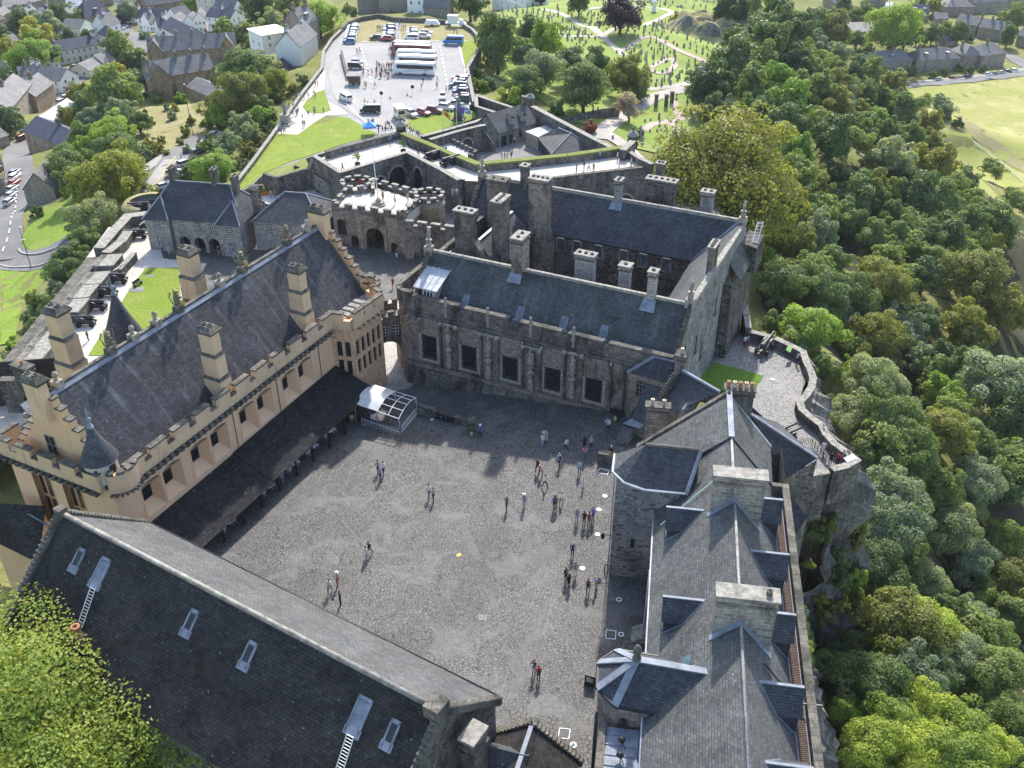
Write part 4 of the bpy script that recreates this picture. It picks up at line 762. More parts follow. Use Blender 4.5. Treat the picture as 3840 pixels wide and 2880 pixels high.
# dormers: gabled, slate cheeks, lead ridge; side -1 looks over the courtyard, +1 over the cliff
def dormer(side,u,vf,vt,hw,hz):
    zs=lambda v:ZK-abs(v)*((ZK-ZE)/6.35 if side<0 else (ZK-ZW)/4.2)
    zr=zs(vt)+.02;ze=zr-hz;ve=side*(ZK-ze)/((ZK-ZE)/6.35 if side<0 else (ZK-ZW)/4.2);zb=zs(vf)-.15;s=side
    q=MB();q.poly([KF.w(u-hw,vf,zb),KF.w(u+hw,vf,zb),KF.w(u+hw,vf,ze),KF.w(u,vf,zr),KF.w(u-hw,vf,ze)]);o=q.build('dormer',M['ashlar_grey'],kob)
    for d in (-1,1):q=MB();q.poly([KF.w(u+d*hw,vf,zb),KF.w(u+d*hw,vf,ze),KF.w(u+d*hw,ve,ze)]);q.build('cheek',M['slate_dark'],o)
    q=MB()
    for d in (-1,1):q.slab([KF.w(u,vf+s*.2,zr+.1),KF.w(u,vt-s*.1,zr+.1),KF.w(u+d*(hw+.15),ve-s*.1,ze),KF.w(u+d*(hw+.15),vf+s*.2,ze)],.12)
    q.build('dormer_roof',M['slate_dark'],o)
    q=MB();q.slab([KF.w(u-.11,vf+s*.22,zr+.17),KF.w(u+.11,vf+s*.22,zr+.17),KF.w(u+.11,vt-s*.2,zr+.17),KF.w(u-.11,vt-s*.2,zr+.17)],.1)
    for d in (-1,1):a=KF.w(u+d*(hw+.12),vf,zb+.2);b=KF.w(u+d*(hw+.1),ve-s*.1,ze+.05);c=KF.w(u,vt-s*.25,zr+.2);q.tube(a,b,.07,5);q.tube(b,c,.08,5)
    q.build('flashing',M['lead'],o)
    F=Frame(KF.w(u,vf,0),KF.az+180 if s<0 else KF.az);q=MB();lights(q,F,-hw+.2,hw-.2,zb+.25,ze-.05,.03,2,2,1,.06,.1);q.build('window',[M['glass'],M['white']],o)
for u in (2.3,-8.4):dormer(-1,u,-5.3,-2.5,1.25,1.25)
for u in (4.3,-2.6,-9.2,-16.0,-22.5):dormer(1,u,4.2,1.55,1.35,1.4)
# wall-like stacks astride the ridge
for u,n in ((-12.3,1),(1.5,0)):
    q=MB();q.box(KF,u,u+1.25,-1.9,2.35,11,17.3,0);q.box(KF,u-.08,u+1.33,-1.98,2.43,16.6,16.8,1);o=q.build('chimney',[M['patch'],M['ashlar']],kob)
    q=MB();q.box(KF,u-.12,u+1.37,-2.05,2.5,17.3,17.5);q.build('chimney_cap',M['coping'],o)
    if n:q=MB();q.lathe(KF.w(u+.6,1.7,17.5),[(.24,0),(.2,.35),(.26,.4),(.14,.42),(.1,.2)],9);q.build('flue',M['ashlar_dark'],o)
    q=MB();a=[(-2.1,ZK-2.1*.9+.1),(0,ZK+.25),(2.5,ZK-2.5*1.19+.1)]
    for i in range(2):q.slab([KF.w(u-.4,a[i][0],a[i][1]),KF.w(u+.02,a[i][0],a[i][1]+.12),KF.w(u+.02,a[i+1][0],a[i+1][1]+.12),KF.w(u-.4,a[i+1][0],a[i+1][1])],.1)
    q.build('flashing',M['lead'],o)
# far stack with a row of clay pots
o=stack(KF,kob,18.2,1.0,.55,1.6,8,15.4,5,'rubble_wall',0,'coping_dark')
p=KF.loc(at('d',790,815,11.0));stack(KF,kob,p[0],p[1],.5,1.35,5,10.8,2,'ashlar',0,'coping_dark',cream=True)
# square stair tower with a chamfered head and piended roof
q=MB();q.box(KF,5.9,10.,-10.1,-6.0,-2,9.4);q.box(KF,5.75,10.1,-10.25,-6.0,-2,.5)
tp=[(5.9,-4.2),(5.9,-7.6),(6.6,-9.2),(8.0,-10.1),(10.,-10.1),(10.,-4.2)]
q.prism([KF.w(u,v,0)for u,v in tp][::-1],9.4,12.0);q.build('stair_tower',M['rubble_grey'],kob)
q=MB();e=[KF.w(u,v,11.95)for u,v in ((5.45,-3.6),(5.45,-7.5),(6.2,-9.4),(7.6,-10.5),(10.3,-10.5))];r0,r1=KF.w(8.7,-7.7,14.6),KF.w(8.6,-2.9,14.6);r2=KF.w(10.3,-8.2,12.0)
for f in ([e[0],e[1],r0,r1],[e[1],e[2],r0],[e[2],e[3],r0]):q.slab(f,.15)if len(f)==4 else q.poly(f)
q.build('tower_roof',M['slate_dark'],kob);q=MB();q.poly([e[3],e[4],r0]);q.poly([r0,e[4],KF.w(10.3,-2.6,12.),r1]);q.build('tower_roof',M['slate_grey'],kob)
q=MB();q.tube(r0,r1,.2,6);q.build('ridge_stone',M['coping_dark'],kob)
q=MB();q.tube(KF.w(5.45,-3.7,12.05),KF.w(8.5,-2.7,14.7),.2,5);q.build('flashing',M['lead'],kob)
q=MB()
for i in range(4):q.tube(e[i],e[i+1],.12,5)
q.tube(KF.w(8.5,-10.3,0),KF.w(8.5,-10.3,11.9),.07,5);q.build('gutter',M['zinc'],kob)
q=MB();q.box(KF,5.86,5.93,-8.3,-7.9,4.5,5.6);q.build('window',M['black'],kob)
# polygonal bay with lead hips and urn finial
oc=[(-17.3,-4.2),(-17.0,-8.5),(-15.6,-9.9),(-13.1,-10.0),(-11.7,-8.7),(-11.9,-5.0)]
q=MB();q.prism([KF.w(u*.985-.2,v*.97-.15,0)for u,v in oc],-2,9.9);q.build('bay',M['ashlar'],kob)
ap=KF.w(-14.7,-7.2,12.5);bk=KF.w(-15.4,-2.2,12.95);q=MB();e=[KF.w(u,v,9.95)for u,v in oc]
q.poly([e[0],e[1],ap,bk])
for i in range(1,4):q.poly([e[i],e[i+1],ap])
q.poly([e[4],e[5],bk,ap]);q.build('bay_roof',M['slate'],kob)
q=MB()
for i in range(1,5):a=e[i];dd=(ap-a);sd2=Vector((-dd.y,dd.x,0)).normalized()*.3;q.slab([a+sd2+Vector((0,0,.1)),a-sd2+Vector((0,0,.1)),ap-sd2+Vector((0,0,.14)),ap+sd2+Vector((0,0,.14))],.12)
q.slab([ap+Vector((.0,.28,.16)),ap+Vector((0,-.28,.16)),bk+Vector((0,-.28,.1)),bk+Vector((0,.28,.1))],.14);q.build('flashing',M['lead'],kob)
q=MB()
for i in range(5):q.tube(e[i],e[i+1],.13,5)
q.build('gutter',M['black'],kob)
q=MB();q.lathe(ap,[(.3,0),(.33,.3),(.18,.5),(.28,.75),(.34,1.0),(.28,1.25),(.2,1.4),(.13,1.5),(0,1.55)],12);q.build('finial',M['coping_dark'],kob)
# lead flat at the near end with three floodlights
q=MB();q.box(KF,-30,-17.2,-9.4,-3.6,-2,7.9,0);q.build('wing',M['ashlar'],kob)
q=MB();q.box(KF,-30,-17.4,-8.9,-3.9,7.9,8.15)
for k in range(15):q.box(KF,-30+k*.85,-29.9+k*.85,-8.9,-3.9,8.15,8.22)
q.box(KF,-30,-17.4,-6.75,-6.6,8.15,8.24);q.build('lead_flat',M['lead'],kob)
q=MB();q.box(KF,-30,-17.2,-9.5,-8.95,7.6,8.4);q.build('parapet',M['coping_dark'],kob)
q=MB();q.tube(KF.w(-17,-9.75,0),KF.w(-17,-9.75,9),.12,6);q.build('rainwater_pipe',M['iron'],kob)
for k,(x,y)in enumerate(((1825,1370),(1820,1480),(1810,1580))):
    p=at(8,x,y,8.6);q=MB();q.tube(p+Vector((0,0,-.4)),p,.05,5);q.blob(p+Vector((-.05,0,.12)),(.3,.26,.22));q.tube(p,p+Vector((.15,-.7,-.1)),.04,5);q.build('floodlight',M['black'],kob)
# small details on the slope
p=at(9,25,915,12.0);q=MB();z=11.7;q.slab([KF.w(-14.2+.0,-3.3,12.25),KF.w(-13.3,-3.3,12.25),KF.w(-13.3,-3.9,11.75),KF.w(-14.2,-3.9,11.75)],.1);q.build('skylight',M['glass_blue'],kob)
q=MB();a=KF.w(3.1,-5.8,10.05);b=KF.w(5.9,-.4,14.95);q.tube(a,b,.05,5);q.tube(b,KF.w(3.0,.05,15.2),.05,5);q.build('cable',M['green_cu'],kob)
q=MB();q.tube(KF.w(-14,1.9,12.95),KF.w(-15.2,4.4,10.6),.08,5);q.tube(KF.w(-15.2,4.4,10.6),KF.w(-15.4,6.1,10.9),.08,5);q.build('rainwater_pipe',M['iron'],kob)
# ---- corner block between the western range and the palace
cb2=thing('corner_block','small stone block with piended slate roof and arched window in the corner by the palace','building',at('d',640,700,5))
A=lambda x,y,z:at('d',x,y,z)
q=MB();e1,e2,e0=A(390,400,8.6),A(900,545,8.6),A(440,235,8.6);r1_,r2_=A(735,195,10.9),A(1020,265,10.9)
q.poly([e1,e2,r2_,r1_]);q.poly([e0,e1,r1_]);q.build('roof',M['slate'],cb2);q=MB();q.tube(e1,r1_,.2,5);q.tube(r1_,r2_,.15,5);q.build('flashing',M['lead'],cb2)
F,L=line(e2,e1);F,L=line(e1,e2);q=MB();wall(q,F,.15,L,-1,8.55,-.15,[(1.1,2.5,5.6,7.9,.3,.7),(.9,2.4,1.2,4.0,.6,.75)],0,0,1);F2,L2=line(e0+(e0-e1)*1.5,e1);wall(q,F2,0,L2-.15,-1,8.55,-.15);q.build('wall',[M['ashlar'],M['black']],cb2)
q=MB();lights(q,F,1.1,2.5,5.6,7.8,-.4,4,4,1,.05,.1);q.build('window',[M['glass'],M['wood_pale']],cb2)
q=MB();t1,t2,l1,l2=A(650,485,8.2),A(905,555,8.2),A(440,1000,4.2),A(640,1080,4.2);q.slab([l1,l2,A(800,790,6.6),t2,t1],.15);q.build('lower_roof',M['slate'],cb2)
q=MB();q.prism([l1,l2,t2,t1],-1,3.9);q.build('lower_wall',M['rubble_grey'],cb2)
q=MB();c1,c2,c3,c4=A(440,1000,4.3),A(600,1075,4.3),A(555,1130,3.9),A(330,1065,3.9);q.slab([c1,c2,c3,c4],.2);q.build('lead_flat',M['lead'],cb2)
q=MB();q.slab([A(330,1100,3.6),A(470,1150,3.6),A(370,1320,2.7),A(235,1270,2.7)],.15);q.build('porch_roof',M['slate_grey'],cb2);q=MB();q.prism([A(330,1100,3.2),A(470,1150,3.2),A(380,1310,2.6),A(250,1265,2.6)],-1,2.6);q.build('porch',M['ashlar'],cb2)
ridge0,ridge1=A(1110,378,11.2),A(1590,655,11.2);v0_,v1_=A(830,800,7.4),A(960,920,8.0);q=MB();q.poly([ridge0,ridge1,A(1600,700,10.8),v1_,v0_,A(1040,440,10.2)]);q.build('roof',M['slate'],cb2)
q=MB();q.tube(ridge0,ridge1,.2,5);q.tube(A(1100,890,8.8),A(1310,640,9.6),.14,5);q.build('flashing',M['lead'],cb2)
q=MB();g0,g1=A(1020,425,10.6),A(790,800,7.3)
for i in range(11):p=g0.lerp(g1,(i+.5)/11);q.box(Frame(p,150),-.3,.3,-.3,.3,p.z-1.5,p.z+.3)
q.build('crow_step',M['coping_dark'],cb2)
o=stack(Frame(A(1090,240,11.5),115),cb2,0,0,.6,.75,3,12.2,1,'ashlar',0,'coping_dark',cream=True)
# ---- annex below the outer parapet
an=thing('cliff_annex','slate roofed annex with lead ridge standing on the cliff edge beside the terrace','building',at(6,700,1250,5))
B=lambda x,y,z:at(6,x,y,z);q=MB()
q.poly([B(440,1015,7.6),B(875,1310,7.0),B(675,1440,4.6),B(540,1230,5.6)]);q.poly([B(440,1015,7.6),B(620,1080,5.6),B(875,1310,7.0)]);q.build('roof',M['slate'],an)
q=MB();q.tube(B(430,1015,7.7),B(875,1310,7.1),.2,5);q.tube(B(515,1075,7.3),B(520,1180,6.1),.2,5);q.build('flashing',M['lead'],an)
q=MB();a,b=B(675,1440,4.6),B(870,1320,6.8);q.poly([(a.x,a.y,-14),(b.x,b.y,-14),b,a]);c=B(540,1230,5.0);q.poly([(a.x,a.y,-14),a,c,(c.x,c.y,-14)]);q.build('wall',M['rubble_wall'],an)
q=MB();q.poly([B(690,1545,3.4),B(810,1690,2.6),B(730,1800,1.2),B(680,1640,2.4)]);q.build('lower_roof',M['slate'],an)
q=MB();a,b=B(810,1690,2.6),B(725,1810,1.2);q.poly([(a.x,a.y,-16),(b.x,b.y,-16),b,a]);q.build('lower_wall',M['rubble_wall'],an)
# ------------------------------------------------------------ courtyard and castle ground
def surf(name,pts,z,m,kind='structure',th=None,base=None):
    q=MB();P=[at(*p[:3],p[3]if len(p)>3 else z)if len(p)>2 else Vector((p[0],p[1],z))for p in pts]
    if base is None:q.poly(P,0)
    else:q.prism(P,base,z,1,0)
    mats=[M[m]]if base is None else [M[m],M['rubble_wall']]
    o=q.build(name,mats);o['kind']=kind;return o
def uneven(name,poly_z,m,x0,x1,y0,y1,n,f):   # gently uneven sheet over a rectangle, height f(x,y)
    q=MB();g=[(x,y,f(x,y))for y in np.linspace(y0,y1,n)for x in np.linspace(x0,x1,n)]
    q.mesh(g,[(j*n+i,j*n+i+1,(j+1)*n+i+1,(j+1)*n+i)for j in range(n-1)for i in range(n-1)],0,True);o=q.build(name,M[m]);return struct(o)
def sstep(a,b,x):t=min(1,max(0,(x-a)/(b-a)));return t*t*(3-2*t)
def hc(x,y):                        # courtyard: rises to the right along the palace front
    u,v=PF.loc((x,y));f=sstep(2,28,v);return max(-1.6,min(2.2,(u-11.5)*(.112*(1-f)+.02*f)))
def hs(x,y):                        # street down to the inner gate, then the battery level
    z=-1.1-2.9*sstep(104,146,y);f=sstep(34,48,-x);return z*(1-f)-6.05*f
def drop(t,x,y,f,it=25):         # ground point under a pixel on height field f
    z=0.
    for _ in range(it):p=at(t,x,y,z);z=.5*z+.5*f(p.x,p.y)
    return at(t,x,y,z)
uneven('courtyard',None,'cobble',-42,16,44,112,40,lambda x,y:hc(x,y)).name='courtyard'
uneven('street',None,'cobble_sunlit',-30.5,6,101,132,20,lambda x,y:hs(x,y)+(.05 if y>103 else-.4)).name='street'  # sun glare on the street painted in as a paler copy of the cobble
uneven('gate_square',None,'cobble',-69,12,120,172,24,lambda x,y:hs(x,y)-.1).name='gate_square'
# worn paths of flags, drain covers and marks in the paving
def patch_on(name,pts,m,dz,label=None,cat=None,kind=None,t=8):
    q=MB();P=[drop(t,x,y,hc)for x,y in pts];q.poly([p+Vector((0,0,dz))for p in P]);o=q.build(name,M[m])
    if kind:o['kind']=kind
    else:tag(o,label,cat)
    return o
def cover(t,x,y,r,inner,label,i):
    p=drop(t,x,y,hc);o=thing('drain_cover',label,'drain cover',p,'round drain covers in the cobbles')
    q=MB();q.lathe(p,[(r,.0),(r,.03),(r*.62,.035),(r*.62,.01)],16,0,False);q.build('rim',M['white'],o);q=MB();q.lathe(p,[(r*.62,.02),(0,.022)],16,0,False);q.build('lid',M[inner],o)
for i,(t,x,y,inner,lab)in enumerate(((5,1708,1555,'white','white round drain cover farthest up the courtyard by the stair tower'),(5,1670,1643,'white','white round drain cover beside the group of four visitors'),(8,1660,145,'white','white round drain cover left of the wall lamp on the stair tower'),(8,1562,365,'white','white round drain cover beside the visitor in white trousers'),(8,1800,568,'glass_blue','grey centred drain cover in the shade near the stair tower foot'),(8,1813,793,'glass_blue','grey centred drain cover beside the white square frame by the steps'),(8,1503,1510,'glass_blue','grey centred drain cover nearest the bottom edge of the courtyard'),(5,587,1060,'white','small pale drain cover left of the recycling bins'))):
    cover(t,x,y,.28 if i<7 else .2,inner,lab,i)
def frame_mark(t,pts,label):
    P=[drop(t,x,y,hc)+Vector((0,0,.02))for x,y in pts];q=MB()
    for i in range(len(P)):q.tube(P[i],P[(i+1)%len(P)],.045,4)
    tag(q.build('access_hatch',M['white']),label,'hatch')
frame_mark(8,((1718,765),(1780,772),(1775,825),(1712,820)),'white outlined square hatch in the cobbles by the stone steps')
frame_mark(8,((1415,1402),(1483,1410),(1474,1472),(1405,1466)),'white outlined square hatch near the low gate range')
frame_mark(5,((1675,1378),(1735,1390),(1725,1418),(1658,1405)),'faint white outlined hatch below the seated man')
patch_on('ground_plate',((745,276),(772,266),(778,282),(750,292)),'yellow',.03,'yellow rectangular plate lying in the cobbles','plate')
patch_on('ground_plate',((893,662),(948,666),(942,705),(888,700)),'flag_grey',.02,'grey square plate set flush in the middle of the cobbles','plate')
for pts in (((0,60),(10,52),(330,400),(320,408)),((1085,1240),(1100,1235),(1300,620),(1288,618)),((1120,1300),(1132,1296),(1350,600),(1340,598)),((720,1030),(728,1026),(860,1150),(850,1154)),((880,1090),(888,1086),(1010,1225),(1000,1229))):patch_on('paving_strip',pts,'pave_strip',.012,kind='structure')
for pts in (((760,60),(800,60),(870,210),(910,300),(880,320),(820,250)),((930,500),(980,510),(1030,640),(990,670)),((1030,720),(1070,710),(1090,790),(1060,820)),((1090,900),(1140,920),(1160,1010),(1110,1060),(1080,980)),((960,265),(1010,258),(1020,285),(975,300))):patch_on('worn_paving',pts,'pave_strip',.014,kind='structure')
# bollard pillar with domed cap at the end of the low wall; low kerb wall; shelter; bins
def wallline(name,label,pts,zt,th,zb,m='rubble_wall',cap='coping_dark',caph=.14,capo=.08,cat='wall',parent=None,merl=None):
    P=[at(*p[:3],(p[3]if len(p)>3 else zt))if len(p)>2 else Vector((p[0],p[1],zt))for p in pts];q=MB();c=MB()
    for i in range(len(P)-1):
        a,b=P[i],P[i+1];F,L=line(a,b);n=max(1,int(L/6));e=th*.35
        B0=[F.w(-e*(i>0),th/2,zb),F.w(L+e*(i<len(P)-2),th/2,zb),F.w(L+e*(i<len(P)-2),-th/2,zb),F.w(-e*(i>0),-th/2,zb)]
        za,zb2=a.z,b.z
        def T(dz,o):return [F.w(-e*(i>0)-.003*i,th/2+o,za+dz),F.w(L+e*(i<len(P)-2),th/2+o,zb2+dz),F.w(L+e*(i<len(P)-2),-th/2-o,zb2+dz),F.w(-e*(i>0)-.003*i,-th/2-o,za+dz)]
        q.hexa(B0,T(0,0),0)
        if cap and merl is None:c.hexa(T(.001*i,capo),T(caph+.002*(i %2),capo),0)
        if merl:merlons(c,Frame(F.w(0,0,0),F.az),.1,L-.1,-th/2,th/2,max(za,zb2),max(za,zb2)+merl[2],merl[0],merl[1],1,0)
    if parent is None:
        o=q.build(name,M[m])if label is None else thing(name,label,cat,P[0])
        if label is None:return struct(o)
        q.build('wall_body',M[m],o)
    else:o=parent;q.build(name,M[m],o)
    if c.v:c.build('merlon' if merl else 'coping',[M[cap or m],M[m]],o)
    return o
wallline('low_wall','low rubble wall curving across the courtyard from the shelter to the domed pillar',[(5,480,955),(5,560,985),(5,700,1025),(5,830,1070)],.75,.45,-1.2)
p=drop(5,840,1140,hc);bo=thing('stone_pillar','round stone pillar with dome cap ending the low courtyard wall','pillar',p);q=MB();q.lathe(p,[(.55,-.2),(.5,.1),(.5,1.5),(.58,1.55),(.58,1.7)],14);q.build('shaft',M['ashlar_dark'],bo);q=MB();q.lathe(p,[(.58,1.7),(.52,2.0),(.35,2.25),(0,2.4)],14);q.build('dome',M['coping_dark'],bo)
b0=drop(5,605,1055,hc);b1=drop(5,722,1085,hc);F,L=line(b0,b1);bn=thing('recycling_bins','row of four black recycling bins with coloured slots against the low wall','bin',b0)
for k in range(4):
    q=MB();u=k*L/4;q.box(F,u+.03,u+L/4-.03,-.75,0,b0.z,b0.z+1.05);q.hexa([F.w(*w_)for w_ in ((u+.01,.03,b0.z+1.05),(u+L/4-.01,.03,b0.z+1.05),(u+L/4-.01,-.78,b0.z+1.05),(u+.01,-.78,b0.z+1.05))],[F.w(*w_)for w_ in ((u+.01,-.05,b0.z+1.12),(u+L/4-.01,-.05,b0.z+1.12),(u+L/4-.01,-.78,b0.z+1.3),(u+.01,-.78,b0.z+1.3))]);o=q.build('bin',M['black'],bn)
    q=MB();q.box(F,u+.25,u+L/4-.25,.005,.03,b0.z+.45,b0.z+.8);q.build('slot_label',M[('red','grave','blue','black')[k]],o)
# curved canopy over a stair opening
sh=thing('stair_canopy','curved canopy on white metal frame half covered with translucent sheet','canopy',drop(5,280,1050,hc))
c0,c1,c2,c3=at(5,85,955,2.0),at(5,215,835,2.0),at(5,483,920,2.0),at(5,372,1055,2.0)
def arcpt(fu,fv,up=.55):            # fu along the length, fv across
    a=c0.lerp(c3,fu);b=c1.lerp(c2,fu);p=a.lerp(b,fv);return p+Vector((0,0,up*math.sin(math.pi*fv)))
q=MB();g=[arcpt(.52*i/6,j/10)+Vector((0,0,.05))for j in range(11)for i in range(7)];q.mesh(g,[(j*7+i,j*7+i+1,(j+1)*7+i+1,(j+1)*7+i)for j in range(10)for i in range(6)],0,True);q.build('canopy_sheet',M['clear'],sh)
q=MB()
for fu in (0,.26,.52,.76,1):
    for j in range(10):q.tube(arcpt(fu,j/10),arcpt(fu,(j+1)/10),.05,5)
for fv in (0,.25,.5,.75,1):q.tube(arcpt(0,fv),arcpt(1,fv),.05,5)
q.build('frame',M['white'],sh)
for p in (c0,c1,c2,c3,arcpt(.5,0),arcpt(.5,1)):q=MB();z=hc(p.x,p.y);q.tube((p.x,p.y,z-.3),(p.x,p.y,p.z),.05,6);q.build('post',M['steel'],sh)
q=MB()
for a,b in ((c0,c3),(c3,c2)):
    for k in range(26):p=a.lerp(b,.12+.86*k/25);z=hc(p.x,p.y);q.tube((p.x,p.y,z),(p.x,p.y,z+.95),.018,4)
    z=hc(a.x,a.y);A_,B_=a.lerp(b,.12),b;q.tube((A_.x,A_.y,z+.95),(B_.x,B_.y,z+.95),.03,5);q.tube((A_.x,A_.y,z+.1),(B_.x,B_.y,z+.1),.03,5)
q.build('railing',M['white'],sh)
# sign boards
def board(t,x,y,w_,h,yaw,m,label,hz=hc,panel=None,lean=.15):
    p=drop(t,x,y,hz);o=thing('sign_board',label,'sign',p);F=Frame(p,yaw);q=MB()
    q.hexa([F.w(-w_/2,.05,p.z),F.w(w_/2,.05,p.z),F.w(w_/2,0,p.z),F.w(-w_/2,0,p.z)],[F.w(-w_/2,.05-lean,p.z+h),F.w(w_/2,.05-lean,p.z+h),F.w(w_/2,-lean,p.z+h),F.w(-w_/2,-lean,p.z+h)]);q.tube(F.w(-w_/2,-.5,p.z),F.w(-w_/2,-lean,p.z+h*.9),.03,4);q.tube(F.w(w_/2,-.5,p.z),F.w(w_/2,-lean,p.z+h*.9),.03,4);q.build('frame',M['black'],o)
    q=MB();e=.07;q.poly([F.w(a,.062-lean*f,p.z+h*f)for a,f in ((-w_/2+e,.08),(w_/2-e,.08),(w_/2-e,.95),(-w_/2+e,.95))]);o2=q.build('panel',M[m],o)
    q=MB()
    for k in range(4):f=.82-.12*k;q.poly([F.w(a,.066-lean*ff,p.z+h*ff)for a,ff in ((-w_/2+.15,f),(w_/2*(.55 if k else .1),f),(w_/2*(.55 if k else .1),f+.05),(-w_/2+.15,f+.05))])
    q.build('lettering',M['white'],o2);return o
board(8,1608,1130,.95,1.2,110,'black','black A-board with white lettering and small portrait beside the polygonal bay')
board(5,72,1068,.8,.9,60,'green','green sign board at the end of the lean-to')
board(5,843,1172,.55,.75,95,'green','green sign board leaning on the domed pillar')
board(5,1772,1075,.6,.8,140,'green','green sign board in the shade by the arched doorway')
board(8,1704,370,.5,1.0,190,'black','thin black A-board with green edge at the foot of the stair tower')
# stone steps with railings
def steps(name,label,F,u0,u1,v0,z0,n,rise=.17,tread=.3,m='coping',rail=True):
    o=thing(name,label,'steps',F.w((u0+u1)/2,v0,z0));q=MB()
    for k in range(n):q.box(F,u0,u1,v0-(n-k)*tread,v0,z0-.3 if k==0 else z0+rise*k+.002,z0+rise*(k+1))
    q.build('step',M[m],o)
    if rail:
        q=MB()
        for k in range(0,n+1,2):q.tube(F.w(u1,v0-(n-k)*tread,z0+rise*k),F.w(u1,v0-(n-k)*tread,z0+rise*k+1),.03,5)
        q.tube(F.w(u1,v0-n*tread,z0+1),F.w(u1,v0,z0+rise*n+1),.035,5);q.build('handrail',M['iron'],o)
    return o
p=drop(8,1935,820,hc);steps('stone_steps','small flight of stone steps with iron handrail against the western range',Frame(p,9),-.6,1.2,.9,p.z,5,.2,.34)
p=drop(5,1745,1330,hc);steps('stone_steps','stone landing steps with iron rails in the corner below the slate porch',Frame(p,100),-1.4,1.4,.5,p.z,6,.2,.35,'ashlar_dark')
# fallen-dark stall by the arched door
p=drop(5,1785,1030,hc);o=thing('handcart','black wheeled handcart standing by the arched doorway','handcart',p);q=MB();F=Frame(p,100);q.box(F,-.8,.8,-.4,.4,p.z+.5,p.z+.6);q.tube(F.w(-.8,-.3,p.z+.55),F.w(-1.7,-.3,p.z+.9),.03,5);q.tube(F.w(-.8,.3,p.z+.55),F.w(-1.7,.3,p.z+.9),.03,5);q.build('bed',M['black'],o)
for s in (-.5,.5):
    q=MB();c=F.w(.1,s,p.z+.5)
    for k in range(14):a,b=2*math.pi*k/14,2*math.pi*(k+1)/14;q.tube(F.w(.1+.5*math.cos(a),s,p.z+.5+.5*math.sin(a)),F.w(.1+.5*math.cos(b),s,p.z+.5+.5*math.sin(b)),.04,4);q.tube(c,F.w(.1+.5*math.cos(a),s,p.z+.5+.5*math.sin(a)),.02,3)
    q.build('wheel',M['iron'],o)
p=drop(8,1760,130,hc);o=thing('wall_lamp','black lantern on a bracket fixed to the side of the stair tower','lamp',KF.w(8,-10.15,3));q=MB();a=KF.w(8.2,-10.12,3.6);b=KF.w(8.2,-11.0,3.7);q.tube(a,b,.04,5);q.lathe(b,[(.05,.1),(.22,-.05),(.18,-.5),(0,-.55)],6,0,False);q.build('lantern',M['black'],o)
# ---- bridge arch between hall and palace
br=thing('arch_bridge','small crenellated stone bridge with pointed windows over the arch between hall and palace','bridge',at(5,340,600,3))
bA=G.w(40.6,7.3,0);bB=PF.w(-.5,-1.2,0);F,L=line(bA,bB);q=MB()
arch=[(.6,3.8,-2,3.2,3.2,1.6)]
wall(q,F,0,L,-2,7.2,0,[(.5,L-.5,-2,3.6,3.4,1.9)]+[(.4+k*(L-.6)/3,.4+k*(L-.6)/3+.75,4.4,6.2,.25,.5)for k in range(3)],0,0);F2=Frame(F.w(L,-3.4,0),F.az+180);wall(q,F2,0,L,-2,7.2,0,[(.5,L-.5,-2,3.6,.3,1.9)],0,0)
q.poly([F.w(0,0,6.3),F.w(L,0,6.3),F.w(L,-3.4,6.3),F.w(0,-3.4,6.3)],1)
merlons(q,F,0,L,-.35,0,7.2,7.9,.7,.6,0);merlons(q,F2,0,L,-.35,0,7.2,7.9,.7,.6,0);q.build('bridge_body',[M['ashlar_dark'],M['flag_grey']],br)
for k in range(3):q=MB();a=.4+k*(L-.6)/3;lights(q,F,a,a+.75,4.4,6.15,-.2,2,4,1,.05,.07);q.build('window',[M['glass'],M['white']],br)
# ---- lookout terrace
TE=[(6,270,540),(6,350,520),(6,425,490),(6,580,545),(6,780,640),(6,800,800),(6,745,960),(6,890,1100),(6,960,1215),(6,1115,1340),(6,960,1400),(6,830,1420),(6,700,1200),(6,430,960),(6,100,780)]
surf('terrace',TE,.0,'terrace_cobble',base=-3.4)
surf('terrace_lawn',[(6,200,685),(6,525,775),(6,400,955),(6,110,790)],.06,'lawn_dark');surf('terrace_lawn',[(6,620,1110),(6,660,1100),(6,700,1190),(6,640,1140)],.06,'lawn_dark')
wallline('terrace_wall','sinuous stone parapet wall with pale coping round the lookout terrace',[(6,600,535),(6,690,578),(6,780,622),(6,800,690),(6,828,745),(6,845,795),(6,835,850),(6,800,905),(6,757,950),(6,775,1000),(6,830,1048),(6,900,1100),(6,930,1160),(6,985,1220),(6,1060,1275),(6,1125,1325),(6,1050,1365),(6,965,1385)],1.15,.75,-3.6,cap='coping')
wallline('terrace_wall','short tall stone wall with pale coping at the gate end of the terrace',[(6,398,295,2.2),(6,412,380,2.0),(6,428,470,1.6)],1.8,.7,-10,cap='coping');wallline('terrace_wall','straight stone parapet between the gate wall and the cannon',[(6,430,490),(6,575,525)],1.15,.7,-10,cap='coping');wallline('terrace_wall','low stone wall with pale coping below the tip of the terrace',[(6,945,1395),(6,835,1415)],.7,.8,-6,cap='coping')
surf('flagstone',[(6,455,640),(6,500,585),(6,640,620),(6,560,665)],.05,'flag_grey');surf('flagstone',[(6,565,790),(6,600,795),(6,595,810),(6,562,803)],.05,'flag')
q=MB();a,b=at(6,362,520,0),at(6,382,400,0)
for k in range(9):p=a.lerp(b,k/8);q.tube(p,p+Vector((0,0,1.8)),.03,4)
q.tube(a+Vector((0,0,1.8)),b+Vector((0,0,1.8)),.04,4);q.tube(a+Vector((0,0,.2)),b+Vector((0,0,.2)),.04,4);tag(q.build('iron_gate',M['yellow']),'narrow yellowish iron gate between the palace buttress and the terrace wall','gate')
q=MB()
